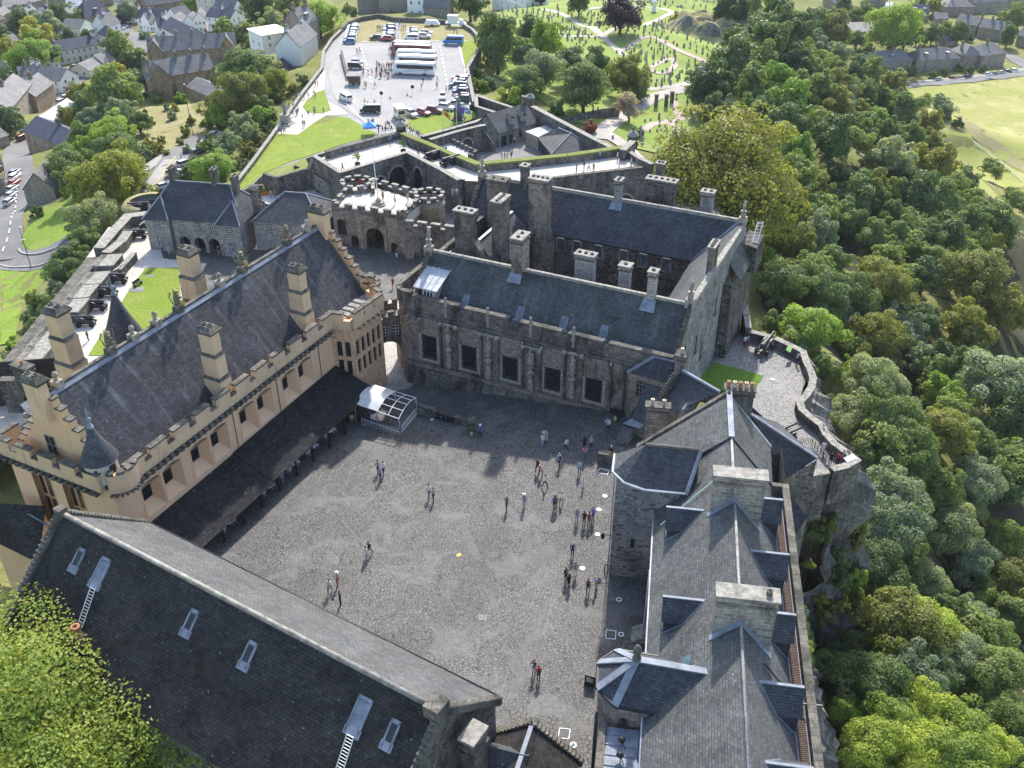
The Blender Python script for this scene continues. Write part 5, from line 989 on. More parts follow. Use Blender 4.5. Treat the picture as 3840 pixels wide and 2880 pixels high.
for pts in (((6,765,1230),(6,835,1222),(6,940,1350)),((6,835,1230),(6,945,1360))):
    P=[at(*p,0)for p in pts]
    for i in range(len(P)-1):
        for h in (.35,.7,1.05):q.tube(P[i]+Vector((0,0,h)),P[i+1]+Vector((0,0,h)),.03,4)
        for k in range(7):p=P[i].lerp(P[i+1],k/6);q.tube(p,p+Vector((0,0,1.05)),.03,4)
tag(q.build('terrace_railing',M['iron']),'black iron railing along the steps at the terrace tip','railing')
for t,x,y,lab,yaw in ((6,690,620,'green topped sloping information panel on the terrace wall',25),(6,1085,1330,'white sloping information panel at the tip of the terrace',60)):
    p=at(t,x,y-15,1.35);o=thing('info_panel',lab,'sign',p);F=Frame(p,yaw);q=MB();q.slab([F.w(-.75,.3,p.z),F.w(.75,.3,p.z),F.w(.75,-.3,p.z+.25),F.w(-.75,-.3,p.z+.25)],.06);q.build('panel',M['white' if 'white' in lab else 'green'],o);q=MB();q.tube(F.w(0,0,p.z-.5),F.w(0,0,p.z+.05),.06,5);q.build('stand',M['steel'],o)
# ------------------------------------------------------------ inner gatehouse with round towers
gate=thing('gatehouse','blackened stone gatehouse with battlements two round towers and an arched gateway','gatehouse',(-22,155,-4))
g0,g1=Vector((-30.4,153.6)),Vector((-17.9,149.6));GF,GL=line(g0,g1)      # front, outside towards the camera
q=MB();wall(q,GF,0,GL,-4.3,2.5,0,[(5.9,9.2,-4.3,.0,4,1.6),(3.1,4.4,-4.3,-1.9,1.5,.6),(10.4,11.5,-4.3,-2.2,1.5,.5),(.6,2.3,-2.2,.8,.6,.8)],0,0,1)
for a,b in (((-17.9,149.6),(-15.6,156)),((-30.4,153.6),(-28.5,160))):
    F,L=line(a,b)if a[0]>-20 else line(b,a);wall(q,F,0,L,-4.3,2.5)
q.box(GF,5.2,9.9,.003,.22,.35,.65);q.box(GF,5.2,5.5,.003,.2,-4.2,.4);q.box(GF,9.6,9.9,.003,.2,-4.2,.4)
q.build('wall',[M['ashlar'],M['black']],gate)
q=MB();tl,tr=Vector((-27.4,162.8)),Vector((-14.2,157.2))
pl=[(-30.3,153.8),(-17.9,149.8),(-15.0,156.5),(-26.3,164.5),(-29.5,162)];q.prism(pl,1.0,2.5);q.build('platform',M['flag'],gate)
def round_tower(c,r,z0,z1,name='tower'):
    q=MB();q.lathe((c.x,c.y,0),[(r+.25,z0),(r,z1-1.2),(r+.1,z1-1.1),(r+.1,z1-.9),(r,z1-.85),(r,z1),(r-.5,z1),(r-.5,z1-1.1)],26,0);q.lathe((c.x,c.y,0),[(r-.4,z1-1.1),(0,z1-1.1)],26,1,False);o=q.build(name,[M['ashlar'],M['flag']],gate)
    q=MB();n=9
    for i in range(n):
        a0=360*i/n;q.lathe((c.x,c.y,0),[(r-.5,z1),(r,z1),(r,z1+.75),(r-.5,z1+.75)],3,0,False,a0,a0+24);q.lathe((c.x,c.y,0),[(r-.58,z1+.72),(r+.08,z1+.72),(r+.08,z1+.9),(r-.58,z1+.9),(r-.58,z1+.72)],3,1,False,a0-1,a0+25)
        q.lathe((c.x,c.y,0),[(r-.55,z1),(r+.05,z1),(r+.05,z1+.14),(r-.55,z1+.14)],3,1,False,a0+25,a0+39)
    q.build('battlement',[M['rubble_wall'],M['coping']],o)
round_tower(tl,2.8,-4.5,3.0);round_tower(tr,2.6,-4.5,3.0)
q=MB()
def crenel(a,b,z0,z1,zb,mw=1.25,gap=.95,th=.5):
    F,L=line(a,b);q.box(F,0,L,-th,0,zb,z0,0);merlons(q,F,0,L,-th,0,z0,z1,mw,gap,0,1,.16,.08)
crenel(g0,g1,2.9,3.7,2.3);crenel((-17.9,149.6),(-15.8,155.2),2.9,3.7,2.3);crenel((-25.0,164.4),(-16.2,158.6),2.9,3.7,1.0);crenel((-29.0,160.2),(-30.4,153.6),2.9,3.7,2.3);crenel((-25.0,164.6),(-24.4,160.0),2.9,3.6,1.0)
q.build('battlement',[M['rubble_wall'],M['coping']],gate)
q=MB();cF,cL=line((-17.9,149.6),(-9.6,147.0));wall(q,cF,0,cL,-4.3,1.3,0,[(.3,1.9,-4.3,.2,2.6,.8)],0,0,1);q.box(cF,0,cL,-.9,-.01,-4,1.3,0);q.build('curtain_wall',[M['rubble_wall'],M['black']],gate)
q=MB();merlons(q,cF,0,cL,-.55,0.02,1.32,2.2,1.5,.8,0,1,.16,.08);q.build('battlement',[M['rubble_wall'],M['coping']],gate)
q=MB()
for k in range(14):q.box(cF,.35,1.85,-3.0+.2*k,1.6-k*.001,-4.2,0-.22*k-1.0+.0,0)if 0 else q.box(cF,.4,1.8,1.3-.27*(k+1),1.3-.27*k,-4.2,-4.1+.21*(k+1))
q.build('stair',M['ashlar'],gate)
# flagpole on stepped round base
p=Vector((-22.7,155.3,2.5));fp=thing('flagpole','tall white flagpole on stepped round stone base on the gatehouse roof','flagpole',p);q=MB();q.lathe(p,[(1.25,0),(1.25,.3),(.95,.3),(.95,.6),(.5,.6),(.45,1.1),(.2,1.2)],18,0,False);q.build('base',M['ashlar_light'],fp)
zt=on_v(Frame((0,p.y),90),2,218,970,0)[1];q=MB();q.tube(p+Vector((0,0,1.0)),(p.x-.35,p.y,zt),.09,8,0,.05);q.build('pole',M['white'],fp)
q=MB();q.tube((p.x-.35,p.y,zt-.02),(p.x-.35,p.y,zt+.12),.12,8);q.build('cap',M['white'],fp)
for x,y in ((235,1605),(185,1590)):pp=at(2,x,y,-4.05);q=MB();q.lathe(pp,[(.14,0),(.13,.9),(.1,.95),(.12,1.05),(0,1.1)],8);tag(q.build('bollard',M['black']),'black iron bollard %s the gateway arch'%('in front of the right side of' if x>200 else 'at the left jamb of'),'bollard')
# ------------------------------------------------------------ inner forecourt and batteries
surf('forecourt',[(-36,164),(-22,190),(-6,180),(-4,150),(-9,146),(-30,152)],-4.15,'flag_grey')
surf('upper_battery',[('c',690,100),('c',930,243),('c',1620,33),('c',2170,315),(2,810,1160),(2,890,1095),(2,835,1105),(2,440,955),(2,378,880),(2,0,985)],1.0,'flag',base=-12)
surf('spur_battery',[(2,800,1170),(2,835,1112),(2,890,1090),(2,1850,1000),(2,1900,960),(2,2000,1062),(2,1380,1150),(2,1080,1185)],1.004,'flag',base=-12)
wallline('battery_wall','dark rubble retaining wall of the inner forecourt with three arched openings',[('c',660,70),('c',930,240),('c',1625,30),('c',1800,120),('c',2000,225)],2.0,.8,-4.4,cap='coping');bw=bpy.data.objects['battery_wall']
def arch_on(a,b,uc,hw,z0,z1,off=.06,par=None):   # dark glazed arch set in a wall face
    F,L=line(a,b);q=MB();n=10;pts=[F.w(uc-hw,off,z0)]+[F.w(uc-hw*math.cos(math.pi*i/n),off,z1-hw+hw*math.sin(math.pi*i/n))for i in range(n+1)]+[F.w(uc+hw,off,z0)]
    q.poly(pts,0)
    for i in range(n):
        P=lambda r,t:F.w(uc-r*math.cos(t),0,z1-hw+r*math.sin(t));t0,t1=math.pi*i/n,math.pi*(i+1)/n;o_=F.p*(off+.05);o_=Vector((o_.x,o_.y,0))
        q.hexa([P(hw,t0),P(hw+.35,t0),P(hw+.35,t1),P(hw,t1)],[P(hw,t0)+o_,P(hw+.35,t0)+o_,P(hw+.35,t1)+o_,P(hw,t1)+o_],1)
    for u in (-hw*.35,hw*.35):q.box(F,uc+u-.05,uc+u+.05,off,off+.04,z0,z1-.3,2)
    q.build('arch_window',[M['glass'],M['ashlar_light'],M['black']],par)
a,b,c=at('c',930,240,2.0),at('c',1625,30,2.0),at('c',2000,225,2.0);L=(b-a).length
arch_on(a,b,L*.52,1.5,-3.9,-.9,.46,bw);arch_on(a,b,L*.8,1.9,-3.9,.0,.46,bw);arch_on(b,c,(c-b).length*.34,1.3,-4.1,.2,.46,bw)
wallline('battery_wall','short coped wall running down to the palace gate beside two cannons',[('c',2000,225),('c',2165,320)],2.2,.9,-4.4,cap='coping')
wallline('battery_wall','coped outer parapet of the upper battery next to the front lawn',[(2,-100,985),(2,0,955),(2,180,908),(2,372,858)],2.3,.9,-14,cap='coping_dark')
wallline('battery_wall','thick parapet wall between the upper battery and the ticket court',[(2,395,868),(2,480,905),(2,560,935),(2,740,1015)],2.3,1.1,-9,cap='turf',caph=.3)
wallline('battery_wall','long grass topped parapet of the spur battery',[(2,740,1012),(2,880,1068),(2,1200,1040),(2,1500,1008),(2,1660,985),(2,1825,960)],2.2,1.5,-9,cap='turf',caph=.35,capo=0)
wallline('battery_wall','high dark wall under the near edge of the spur battery',[(2,1060,1188),(2,1380,1152),(2,1700,1112),(2,2005,1078)],1.35,.7,-9,'rubble_wall','coping_dark');nw=ROOT and [o for o in bpy.data.objects if o.get('label','').startswith('high dark wall under')][0]
a,b=at(2,1060,1188,1.35),at(2,2005,1078,1.35);F_,L_=line(b,a)
for f in (.18,.35,.5):arch_on(b,a,L_*f,1.9,-7.5,-3.8,-.74-0+.4*0,nw)if 0 else arch_on(a,b,L_*(1-f),1.9,-7.0,-3.6,.42,nw)
surf('sunken_court',[(-6,150),(-4,176),(12,188),(40,196),(40,150)],-7.2,'cobble')
wallline('battery_wall','low stepped walls at the far tip of the spur battery',[(2,1868,985),(2,1940,1030),(2,2015,1065)],2.2,.8,-10,cap='coping');wallline('battery_wall','short wall rising to the right sentry turret',[(2,1822,975),(2,1890,915)],3.0,1.2,-10,cap='coping')
def sentry(t,x,y,z,label,r=1.0):
    p=at(t,x,y,z);o=thing('sentry_turret',label,'turret',p,'domed sentry turrets on the outer walls');q=MB();q.lathe(p,[(r*.5,-3),(r,-1.6),(r,1.9),(r+.2,2.0),(r+.2,2.2)],14);q.build('shaft',M['ashlar_dark'],o);q=MB();q.lathe(p,[(r+.2,2.2),(r*.9,2.7),(r*.4,3.1),(.15,3.25)],14);q.build('dome',M['coping'],o);q=MB();q.blob(p+Vector((0,0,3.5)),(.28,.28,.32));q.build('ball_finial',M['coping_dark'],o);q=MB();q.box(Frame(p,200),-.25,.25,r-.05,r+.03,p.z+.2,p.z+1.4);q.build('opening',M['black'],o)
sentry(2,390,880,1.2,'domed stone sentry turret between front lawn and upper battery');sentry(2,1222,690,-5,'domed sentry turret farthest away behind the two-dormer guardhouse');sentry(2,1885,945,.6,'domed sentry turret on the right tip of the spur battery')
# ticket court
surf('ticket_court',[(2,600,935),(2,900,820),(2,1200,700),(2,1780,980),(2,870,1075),(2,700,1010)],-8,'flag_grey')
wallline('court_wall','rubble wall with an arched doorway closing the back of the ticket court',[(2,575,905),(2,760,850),(2,905,815),(2,935,812)],-2.2,.9,-9,cap='coping');w6=[o for o in bpy.data.objects if o.get('label','').startswith('rubble wall with an arched')][0]
a,b=at(2,575,905,-2.2),at(2,905,815,-2.2);arch_on(a,b,(b-a).length*.68,1.5,-7.9,-4.0,.5,w6)
wallline('court_wall','sloping side wall of the stair down into the ticket court',[(2,912,830,-2.6),(2,1000,950,-7.0)],-4,.6,-9,cap='coping')
wallline('flag_wall','long outer wall behind the flagpoles with grass at its foot',[(2,520,885),(2,690,840),(2,850,795),(2,1030,738),(2,1185,690)],-4.0,1.0,-15,cap='coping')
wallline('flag_wall','long straight outer wall above the cemetery lane',[(2,1240,690),(2,1400,775),(2,1600,880),(2,1765,965)],-2.5,1.1,-22,cap='coping');wallline('flag_wall','inner stone wall behind the pyramid roofed cafe',[(2,1245,735),(2,1345,790)],-4.5,.8,-10,cap='coping')
surf('turf_strip',[(2,1540,880),(2,1620,920),(2,1780,1000),(2,1660,985),(2,1560,920)],-4.5,'turf',base=-9)
wallline('outer_wall','angled outer wall stepping down beside the car park corner',[(2,868,615),(2,980,655),(2,1115,700)],-8.5,.9,-22,cap='coping');wallline('outer_wall','low inner return wall beside the sunken lawn',[(2,872,620),(2,876,690),(2,1000,730)],-8.6,.8,-16,cap='coping')
surf('lawn_shelf',[(2,880,640),(2,1060,715),(2,1010,730),(2,890,690)],-10.5,'lawn')
gh=thing('guard_house','stone guardhouse with grey slate roof and two gabled dormers in the ticket court','house',at(2,1100,850,-5));za=-4.6
e1,e2=at(2,1020,862,za),at(2,1265,792,za);F,L=line(e1,e2);dz=3.4;wd=4.0
q=MB();wall(q,F,0,L,-8.2,za,0,[(.7,2.4,-8.2,-5.6,.3,0),(3.2,4.2,-8.2,-5.7,.4,0),(6,7,-7,-5.6,.2,0)],0,0,1);q.poly([F.w(0,0,-8.2),F.w(0,-2*wd,-8.2),F.w(0,-2*wd,za),F.w(0,-wd,za+dz),F.w(0,0,za)]);q.poly([F.w(L,0,-8.2),F.w(L,-2*wd,-8.2),F.w(L,-2*wd,za),F.w(L,-wd,za+dz),F.w(L,0,za)]);q.build('wall',[M['rubble_grey'],M['glass']],gh)
q=MB();q.slab([F.w(-.2,.25,za-.1),F.w(L+.2,.25,za-.1),F.w(L+.2,-wd,za+dz),F.w(-.2,-wd,za+dz)],.2);q.slab([F.w(-.2,-2*wd-.25,za-.1),F.w(L+.2,-2*wd-.25,za-.1),F.w(L+.2,-wd,za+dz),F.w(-.2,-wd,za+dz)],.2);q.build('roof',M['slate_grey'],gh)
for u in (L*.42,L*.72):
    q=MB();q.box(F,u-.75,u+.75,-2.4,-.9,za+.3,za+2.0);o=q.build('dormer',M['ashlar_light'],gh);q=MB();lights(q,F,u-.45,u+.45,za+.8,za+1.8,-.88,2,2,1);q.build('window',[M['glass'],M['white']],o)
    q=MB();q.slab([F.w(u-.95,-.7,za+1.9),F.w(u,-.7,za+2.7),F.w(u,-3.2,za+2.7),F.w(u-.95,-3.0,za+1.9)],.1);q.slab([F.w(u+.95,-.7,za+1.9),F.w(u,-.7,za+2.7),F.w(u,-3.2,za+2.7),F.w(u+.95,-3.0,za+1.9)],.1);q.build('dormer_roof',M['slate_grey'],o)
stack(F,gh,L-.2,-wd,.4,.6,za,za+dz+1.6,1,'ashlar',0,pot=False)
cf=thing('ticket_hall','timber clad hall with piended grey slate roof and ribbed flat extension','building',at(2,1430,930,-6));P=lambda x,y,z:at(2,x,y,z)
zt,ze=-2.6,-5.2;A0,A1,A2,A3=P(1270,890,ze),P(1360,1000,ze),P(1650,970,ze),P(1440,815,ze);R0,R1=P(1405,828,zt),P(1490,862,zt)
q=MB();q.poly([A0,A1,R1,R0]);q.poly([A1,A2,R1]);q.poly([A2,A3,R0,R1]);q.poly([A3,A0,R0]);q.build('roof',M['slate_grey'],cf);q=MB();q.tube(A1,R1,.14,5);q.tube(R0,R1,.14,5);q.tube(A2,R1,.12,5);q.build('flashing',M['lead'],cf)
q=MB();q.prism([A0.lerp(R0,.04),A1.lerp(R1,.06),A2.lerp(R1,.06),A3.lerp(R0,.06)],-8,ze);q.build('wall',M['wood'],cf);q=MB();F,L=line(A0,A1);F2,L2=line(A0.lerp(R0,.04),A1.lerp(R1,.06))
for k in range(4):q.box(F2,.4+k*L2/4,.4+k*L2/4+L2/5,.01,.05,-7.6,-5.6)
q.build('window',M['glass'],cf)
q=MB();B_=[P(1190,852,-4.9),P(1275,888,-4.9),P(1400,832,-4.9),P(1330,808,-4.9)];q.slab(B_,.3)
for k in range(9):f=k/8;q.tube(B_[0].lerp(B_[3],f)+Vector((0,0,.05)),B_[1].lerp(B_[2],f)+Vector((0,0,.05)),.06,4)
q.build('flat_roof',M['zinc'],cf);q=MB();q.prism([b.lerp(B_[0].lerp(B_[2],.5),.06)for b in B_],-8,-5.2);q.build('porch_wall',M['wood_pale'],cf)
cn=thing('battery_shelter','ribbed pale flat roof edged with battlements beside the upper battery','building',P(730,970,-3));B_=[P(610,935,-4),P(820,1030,-4),P(870,1005,-4),P(665,905,-4)];q=MB();q.slab(B_,.3)
for k in range(12):f=k/11;q.tube(B_[0].lerp(B_[1],f)+Vector((0,0,.03)),B_[3].lerp(B_[2],f)+Vector((0,0,.03)),.06,4)
q.build('flat_roof',M['zinc'],cn);q=MB();F,L=line(B_[3],B_[2]);q.box(F,0,L,-.4,0,-8,-3.7);merlons(q,F,0,L,-.4,0,-3.7,-3.0,.9,.6);F,L=line(B_[2],B_[1]);q.box(F,0,L,-.4,0,-8,-3.7);merlons(q,F,0,L,-.4,0,-3.7,-3.0,.9,.6);q.build('battlement',M['rubble_wall'],cn)
# ------------------------------------------------------------ cafe terrace and turf bank
C=lambda x,y,z:at('c',x,y,z)
surf('cafe_terrace',[('c',100,480),('c',250,430),('c',480,380),('c',640,350),('c',900,440),('c',930,560),('c',500,640),('c',150,560)],-5.0,'flag',base=-10)
wallline('bank_wall','sloping rubble wall holding the turf bank above the picnic tables',[('c',132,252,-1.5),('c',270,293,-1.5),('c',440,245,-1.2),('c',610,195,-.6),('c',640,100,.6)],-1,.6,-7,cap='coping_dark')
q=MB();q.poly([C(132,248,-1.35),C(270,288,-1.35),C(440,240,-1.05),C(610,190,-.45),C(570,90,-2.5),C(430,140,-3.5)]);struct(q.build('turf_bank',M['turf']))
lb=thing('store_building','low flat dark roofed store built against the upper battery wall','building',C(760,290,-3));R_=[C(608,215,-1.2),C(885,385,-1.2),C(930,345,-1.2),C(665,180,-1.2)];q=MB();q.slab(R_,.2);q.build('roof',M['felt'],lb);q=MB();q.prism([r_.lerp(R_[0].lerp(R_[2],.5),.03)for r_ in R_],-6,-1.35);q.build('wall',M['rubble_grey'],lb)
for x,y in ((728,240),(788,275)):p=C(x,y,-1.2);q=MB();q.box(Frame(p,60),-.5,.5,-.35,.35,p.z-.1,p.z+.5);q.build('roof_vent',M['ashlar_grey'],lb)
p=C(497,370,-5);tag_o=thing('flue','tall black round flue standing against the bank wall','flue',p);q=MB();q.lathe(p,[(.45,0),(.42,3.6),(.6,3.7),(.6,3.95),(.25,4.0)],12);q.build('shaft',M['black'],tag_o)
def picnic(x,y,yaw,label):
    p=C(x,y,-5.0);o=thing('picnic_table',label,'picnic table',p,'dark picnic tables on the cafe terrace');F=Frame(p,yaw);q=MB();q.box(F,-.9,.9,-.38,.38,p.z+.7,p.z+.76);q.build('tabletop',M['black'],o)
    for s in (-.75,.75):q=MB();q.box(F,-.9,.9,s-.14,s+.14,p.z+.42,p.z+.47);q.build('bench',M['black'],o)
    for s in (-.7,.7):q=MB();q.tube(F.w(s,-.3,p.z+.7),F.w(s,-.8,p.z),.05,4);q.tube(F.w(s,.3,p.z+.7),F.w(s,.8,p.z),.05,4);q.tube(F.w(s,-.85,p.z+.42),F.w(s,.85,p.z+.42),.05,4);q.build('trestle',M['black'],o)
picnic(370,470,80,'dark picnic table nearest the orange planter at the left');picnic(475,430,100,'dark picnic table in the middle of the cafe terrace');picnic(740,445,95,'dark picnic table on the right by the store building')
for x,y,yaw,lab,l in ((190,465,70,'orange timber planter with shrubs at the left of the cafe terrace',3.2),(875,500,120,'orange timber planter at the right of the cafe terrace',1.6)):
    p=C(x,y,-5.0);o=thing('planter',lab,'planter',p);F=Frame(p,yaw);q=MB();q.box(F,-l/2,l/2,-.35,.35,p.z,p.z+.8);q.build('box',M['wood_orange'],o);q=MB()
    for k in range(int(l*5)):c=F.w(random.uniform(-l/2,l/2),random.uniform(-.3,.3),p.z+.95);q.blob(c,(.25,.25,.3),0,5,4)
    q.build('shrub',LEAF['mid'],o)
for x,y in ((1110,165),(2,0)):
    if x>10:p=C(x,y,1.0);
    else:p=at(2,402,985,1.0)
    o=thing('potted_tree','small clipped potted tree %s on the upper battery'%('near its left edge' if x>10 else 'behind the cannon ramp'),'potted tree',p);q=MB();q.lathe(p,[(.5,0),(.6,.5),(.5,.5)],8);q.build('pot',M['ashlar_dark'],o);q=MB();q.tube(p,p+Vector((0,0,1.4)),.06,5);q.build('trunk',M['bark'],o);q=MB()
    for k in range(60):q.blob(p+Vector((random.gauss(0,.32),random.gauss(0,.32),1.7+random.gauss(0,.3))),(.14,.14,.1),0,4,3)
    q.build('crown',LEAF['bright'],o)
# ------------------------------------------------------------ guard house by the battery lawn
def hip_house(name,label,cat,e1,e2,depth,zb,ze,rise,walls_m,roof_m,ops,hipl,par=None):
    o=thing(name,label,cat,(e1+e2)/2);F,L=line(e1,e2);q=MB();wall(q,F,0,L,zb,ze,0,ops,0,0,1);wall(q,Frame(F.w(L,0,0),F.az-90),0,depth,zb,ze);wall(q,Frame(F.w(0,-depth,0),F.az+90),0,depth,zb,ze);wall(q,Frame(F.w(L,-depth,0),F.az+180),0,L,zb,ze);q.build('wall',[M[walls_m],M['black']],o)
    ov=.3;E=[F.w(-ov,ov,ze-.1),F.w(L+ov,ov,ze-.1),F.w(L+ov,-depth-ov,ze-.1),F.w(-ov,-depth-ov,ze-.1)];r0,r1=F.w(hipl,-depth/2,ze+rise),F.w(L-hipl,-depth/2,ze+rise)
    q=MB();q.poly([E[0],E[1],r1,r0]);q.poly([E[1],E[2],r1]);q.poly([E[2],E[3],r0,r1]);q.poly([E[3],E[0],r0]);q.build('roof',M[roof_m],o);q=MB()
    for a,b in ((E[0],r0),(E[1],r1),(r0,r1),(E[2],r1),(E[3],r0)):q.tube(a,b,.15,5)
    q.build('flashing',M['lead'],o)
    for k in ops:
        if k[4]<.5:q=MB();lights(q,F,k[0],k[1],k[2],k[3],-k[4]+.02,3,4,1,.05,.09);q.build('window',[M['glass'],M['white']],o);q=MB();q.box(F,k[0]-.15,k[1]+.15,.003,.12,k[2]-.2,k[2]);q.build('sill',M['coping'],o)
    return o,F,L
e1,e2=at(1,950,1405,-.2),at(1,1560,1452,-.2);L=(e2-e1).length;k=L/16.5
ops=[(u*k-.55,u*k+.55,z,z+1.7,.2,0)for u in (2.,14.6)for z in (-2.3,-5.3)]+[(u*k-.5,u*k+.5,-2.2,-.6,.2,0)for u in (5.9,8.6,11.3)]+[(u*k-1.,u*k+1.,-6.2,-3.4,1.6,1.)for u in (6.0,8.6,11.2)]
o,F,L=hip_house('officers_house','grey stone two storey house with slate hip roof three arches and lead ridges','house',e1,e2,9.5,-6.3,-.2,5.0,'ashlar_grey','slate_dark',ops,3.2)
for u0,u1 in ((-.05,4.1*k),(12.6*k,L+.05)):
    q=MB();wall(q,F,u0,u1,-6.3,-.2,.75,[(x[0],x[1],x[2],x[3],.2,0)for x in ops[:4]if u0<x[0]<u1],0,0,1);q.poly([F.w(u0,0,-6.3),F.w(u0,.75,-6.3),F.w(u0,.75,-.2),F.w(u0,0,-.2)]);q.poly([F.w(u1,0,-6.3),F.w(u1,.75,-6.3),F.w(u1,.75,-.2),F.w(u1,0,-.2)]);w_=q.build('wing',[M['ashlar_grey'],M['black']],o)
    for x in ops[:4]:
        if u0<x[0]<u1:q=MB();lights(q,F,x[0],x[1],x[2],x[3],.58,3,4,1,.05,.09);q.build('window',[M['glass'],M['white']],w_)
    um=(u0+u1)/2;q=MB();q.poly([F.w(u0-.25,1.1,-.3),F.w(u1+.25,1.1,-.3),F.w(um,-2.2,2.9)]);q.poly([F.w(u0-.25,1.1,-.3),F.w(um,-2.2,2.9),F.w(u0-.2,-1.4,.7)]);q.poly([F.w(u1+.25,1.1,-.3),F.w(u1+.2,-1.4,.7),F.w(um,-2.2,2.9)]);q.build('wing_roof',M['slate_dark'],o);q=MB();q.tube(F.w(u0-.25,1.1,-.25),F.w(um,-2.2,2.98),.14,5);q.tube(F.w(u1+.25,1.1,-.25),F.w(um,-2.2,2.98),.14,5);q.build('flashing',M['lead'],o)
for f,zt in ((.2,7.0),(.65,7.2),(.86,6.2)):stack(F,o,L*f,-5.2,.45,.85,2.5,zt,2,'ashlar_dark',0,'coping_dark',pot=False)
q=MB();q.tube(F.w(4.2*k,.1,-6),F.w(4.2*k,.1,-.3),.06,5);q.build('rainwater_pipe',M['iron'],o)
e1,e2=at(1,1640,1430,-.2),at(1,2080,1468,-.2);L=(e2-e1).length;ops=[(L*f-.5,L*f+.5,z,z+1.7,.2,0)for f in (.22,.5)for z in (-2.4,-5.4)]
o,F,L=hip_house('main_guard','grey stone house with low slate hip roof beside the three arched house','house',e1,e2,10,-6.3,-.2,3.6,'ashlar_grey','slate_dark',ops,4.2);stack(F,o,-.6,-3.2,.6,.6,-3,4.2,2,'ashlar_dark',0,'coping_dark',pot=False)
# ------------------------------------------------------------ grand battery: lawn, path, merlon blocks, cannons
surf('battery_path',[(-71,100),(-52,100),(-52,150),(-60,152),(-66,165),(-74,165)],-5.96,'flag');surf('battery_lawn',[(4,570,645),(4,840,215),(4,945,75),(4,1160,75),(4,1190,640)],-5.9,'lawn')
for P_ in (((840,205),(935,200),(925,232),(830,230)),((945,122),(1000,122),(995,135),(945,133))):surf('paving_slab',[(4,x,y)for x,y in P_],-5.87,'flag_grey')
outer=[]
for i,(x,y)in enumerate(((700,20),(618,135),(540,222),(474,315),(300,530),(228,625),(150,720))):
    c=at(4,x,y,-3.9);F=Frame(c,2);o=thing('battery_merlon',('stone parapet block of the grand battery, %s from the steps end'%ordinal(i+1)),'parapet block',c,'sloping parapet blocks of the grand battery');q=MB();q.taper(F,(-2.3,2.3,-2.2,1.8),(-2.1,2.1,-1.9,1.6),-9,-4.1,0);q.build('body',M['rubble_wall'],o);q=MB();q.hexa([F.w(*p_)for p_ in ((-2.2,1.7,-4.1),(2.2,1.7,-4.1),(2.2,-2.1,-4.4),(-2.2,-2.1,-4.4))],[F.w(*p_)for p_ in ((-2.2,1.7,-3.9),(2.2,1.7,-3.9),(2.2,-2.1,-4.2),(-2.2,-2.1,-4.2))]);q.build('coping',M['coping'],o);outer.append(c)
wallline('battery_parapet','continuous rubble rampart under the battery blocks',[(-70.2,96),(-70.8,120),(-71,150)],-4.9,2.2,-30,cap='coping_dark')
wallline('battery_parapet','angled rampart wall with pale coping below the three arched house',[(1,640,1610),(1,735,1500),(1,830,1400),(1,950,1385)],-4.2,1.8,-28,cap='coping');wallline('battery_parapet','low ramp wall beside the steps up to the battery',[(4,770,90),(4,870,-20)],-4.6,.8,-8,cap='coping');wallline('battery_parapet','second angled rampart wall nearer the lawn',[(1,690,1640),(1,790,1560),(1,830,1500)],-4.4,1.6,-28,cap='coping')
q=MB();c=at(1,965,1330,-5)
q.lathe((c.x,c.y,0),[(5.4,-26),(4.9,-5.0),(4.3,-4.4),(3.4,-4.4),(3.3,-7)],24,0,True,80,265);o=thing('turf_bastion','rounded turf topped bastion wall left of the three arched house','wall',c);q.build('wall_body',M['rubble_wall'],o);q=MB();q.lathe((c.x,c.y,0),[(5.0,-4.9),(4.4,-4.1),(3.4,-4.1)],24,0,True,80,265);q.build('turf_cap',M['dry'],o)
F=Frame(at(4,745,115,-5.95),20);steps('battery_steps','flight of stone steps climbing from the battery lawn',F,-1.3,1.3,1.6,-5.95,8,.2,.35,'ashlar_grey',False)
p=at(4,895,190,-5.9);o=thing('park_bench','dark bench on the lawn edge of the battery','bench',p);F=Frame(p,20);q=MB();q.box(F,-.9,.9,-.25,.25,p.z+.4,p.z+.46);q.build('seat',M['black'],o);q=MB();q.box(F,-.9,.9,-.3,-.25,p.z+.5,p.z+.95);q.build('backrest',M['black'],o);q=MB();[q.box(F,s-.05,s+.05,-.25,.25,p.z,p.z+.4)for s in (-.8,.8)];q.build('leg',M['black'],o)
wallline('low_roof_wall','dark low rubble wall beyond the hall chimney at the left edge',[(4,0,800),(4,100,800)],-1,1.,-8)
# roofs at the left edge beyond the hall
nb=thing('side_building','dark slate roofed building with stone chimney behind the hall at the left edge','building',at(4,180,740,-2));a,b,c,d=at(4,-60,690,0),at(4,385,655,0),at(4,395,780,-3),at(4,-60,860,-3);q=MB();q.slab([a,b,c,d],.2);q.build('roof',M['slate_moss'],nb);q=MB();q.prism([a,b,c,d],-9,-3.3);q.build('wall',M['rubble_dark'],nb);p=at(4,145,715,1.5);stack(Frame(p,26.5),nb,0,0,.7,1.6,-3,1.6,1,'rubble_dark',0,'coping_dark')
nb2=thing('lower_building','slate roof with cream wall below the hall gable at the lower left','building',at(7,150,150,2));a,b,c,d=at(7,-60,-60,5.4),at(7,290,-40,5.4),at(7,245,330,1.6),at(7,-60,180,1.6);q=MB();q.slab([a,b,c,d],.2);q.build('roof',M['slate_moss'],nb2);F,L=line(d,c);q=MB();wall(q,F,0,L,-9,1.6,-.2);q.build('wall',M['harl_gable'],nb2);q=MB();q.slab([at(7,175,12,5.0),at(7,190,10,5.0),at(7,330,90,4.3),at(7,322,100,4.3)],.12);q.build('flashing',M['lead'],nb2)
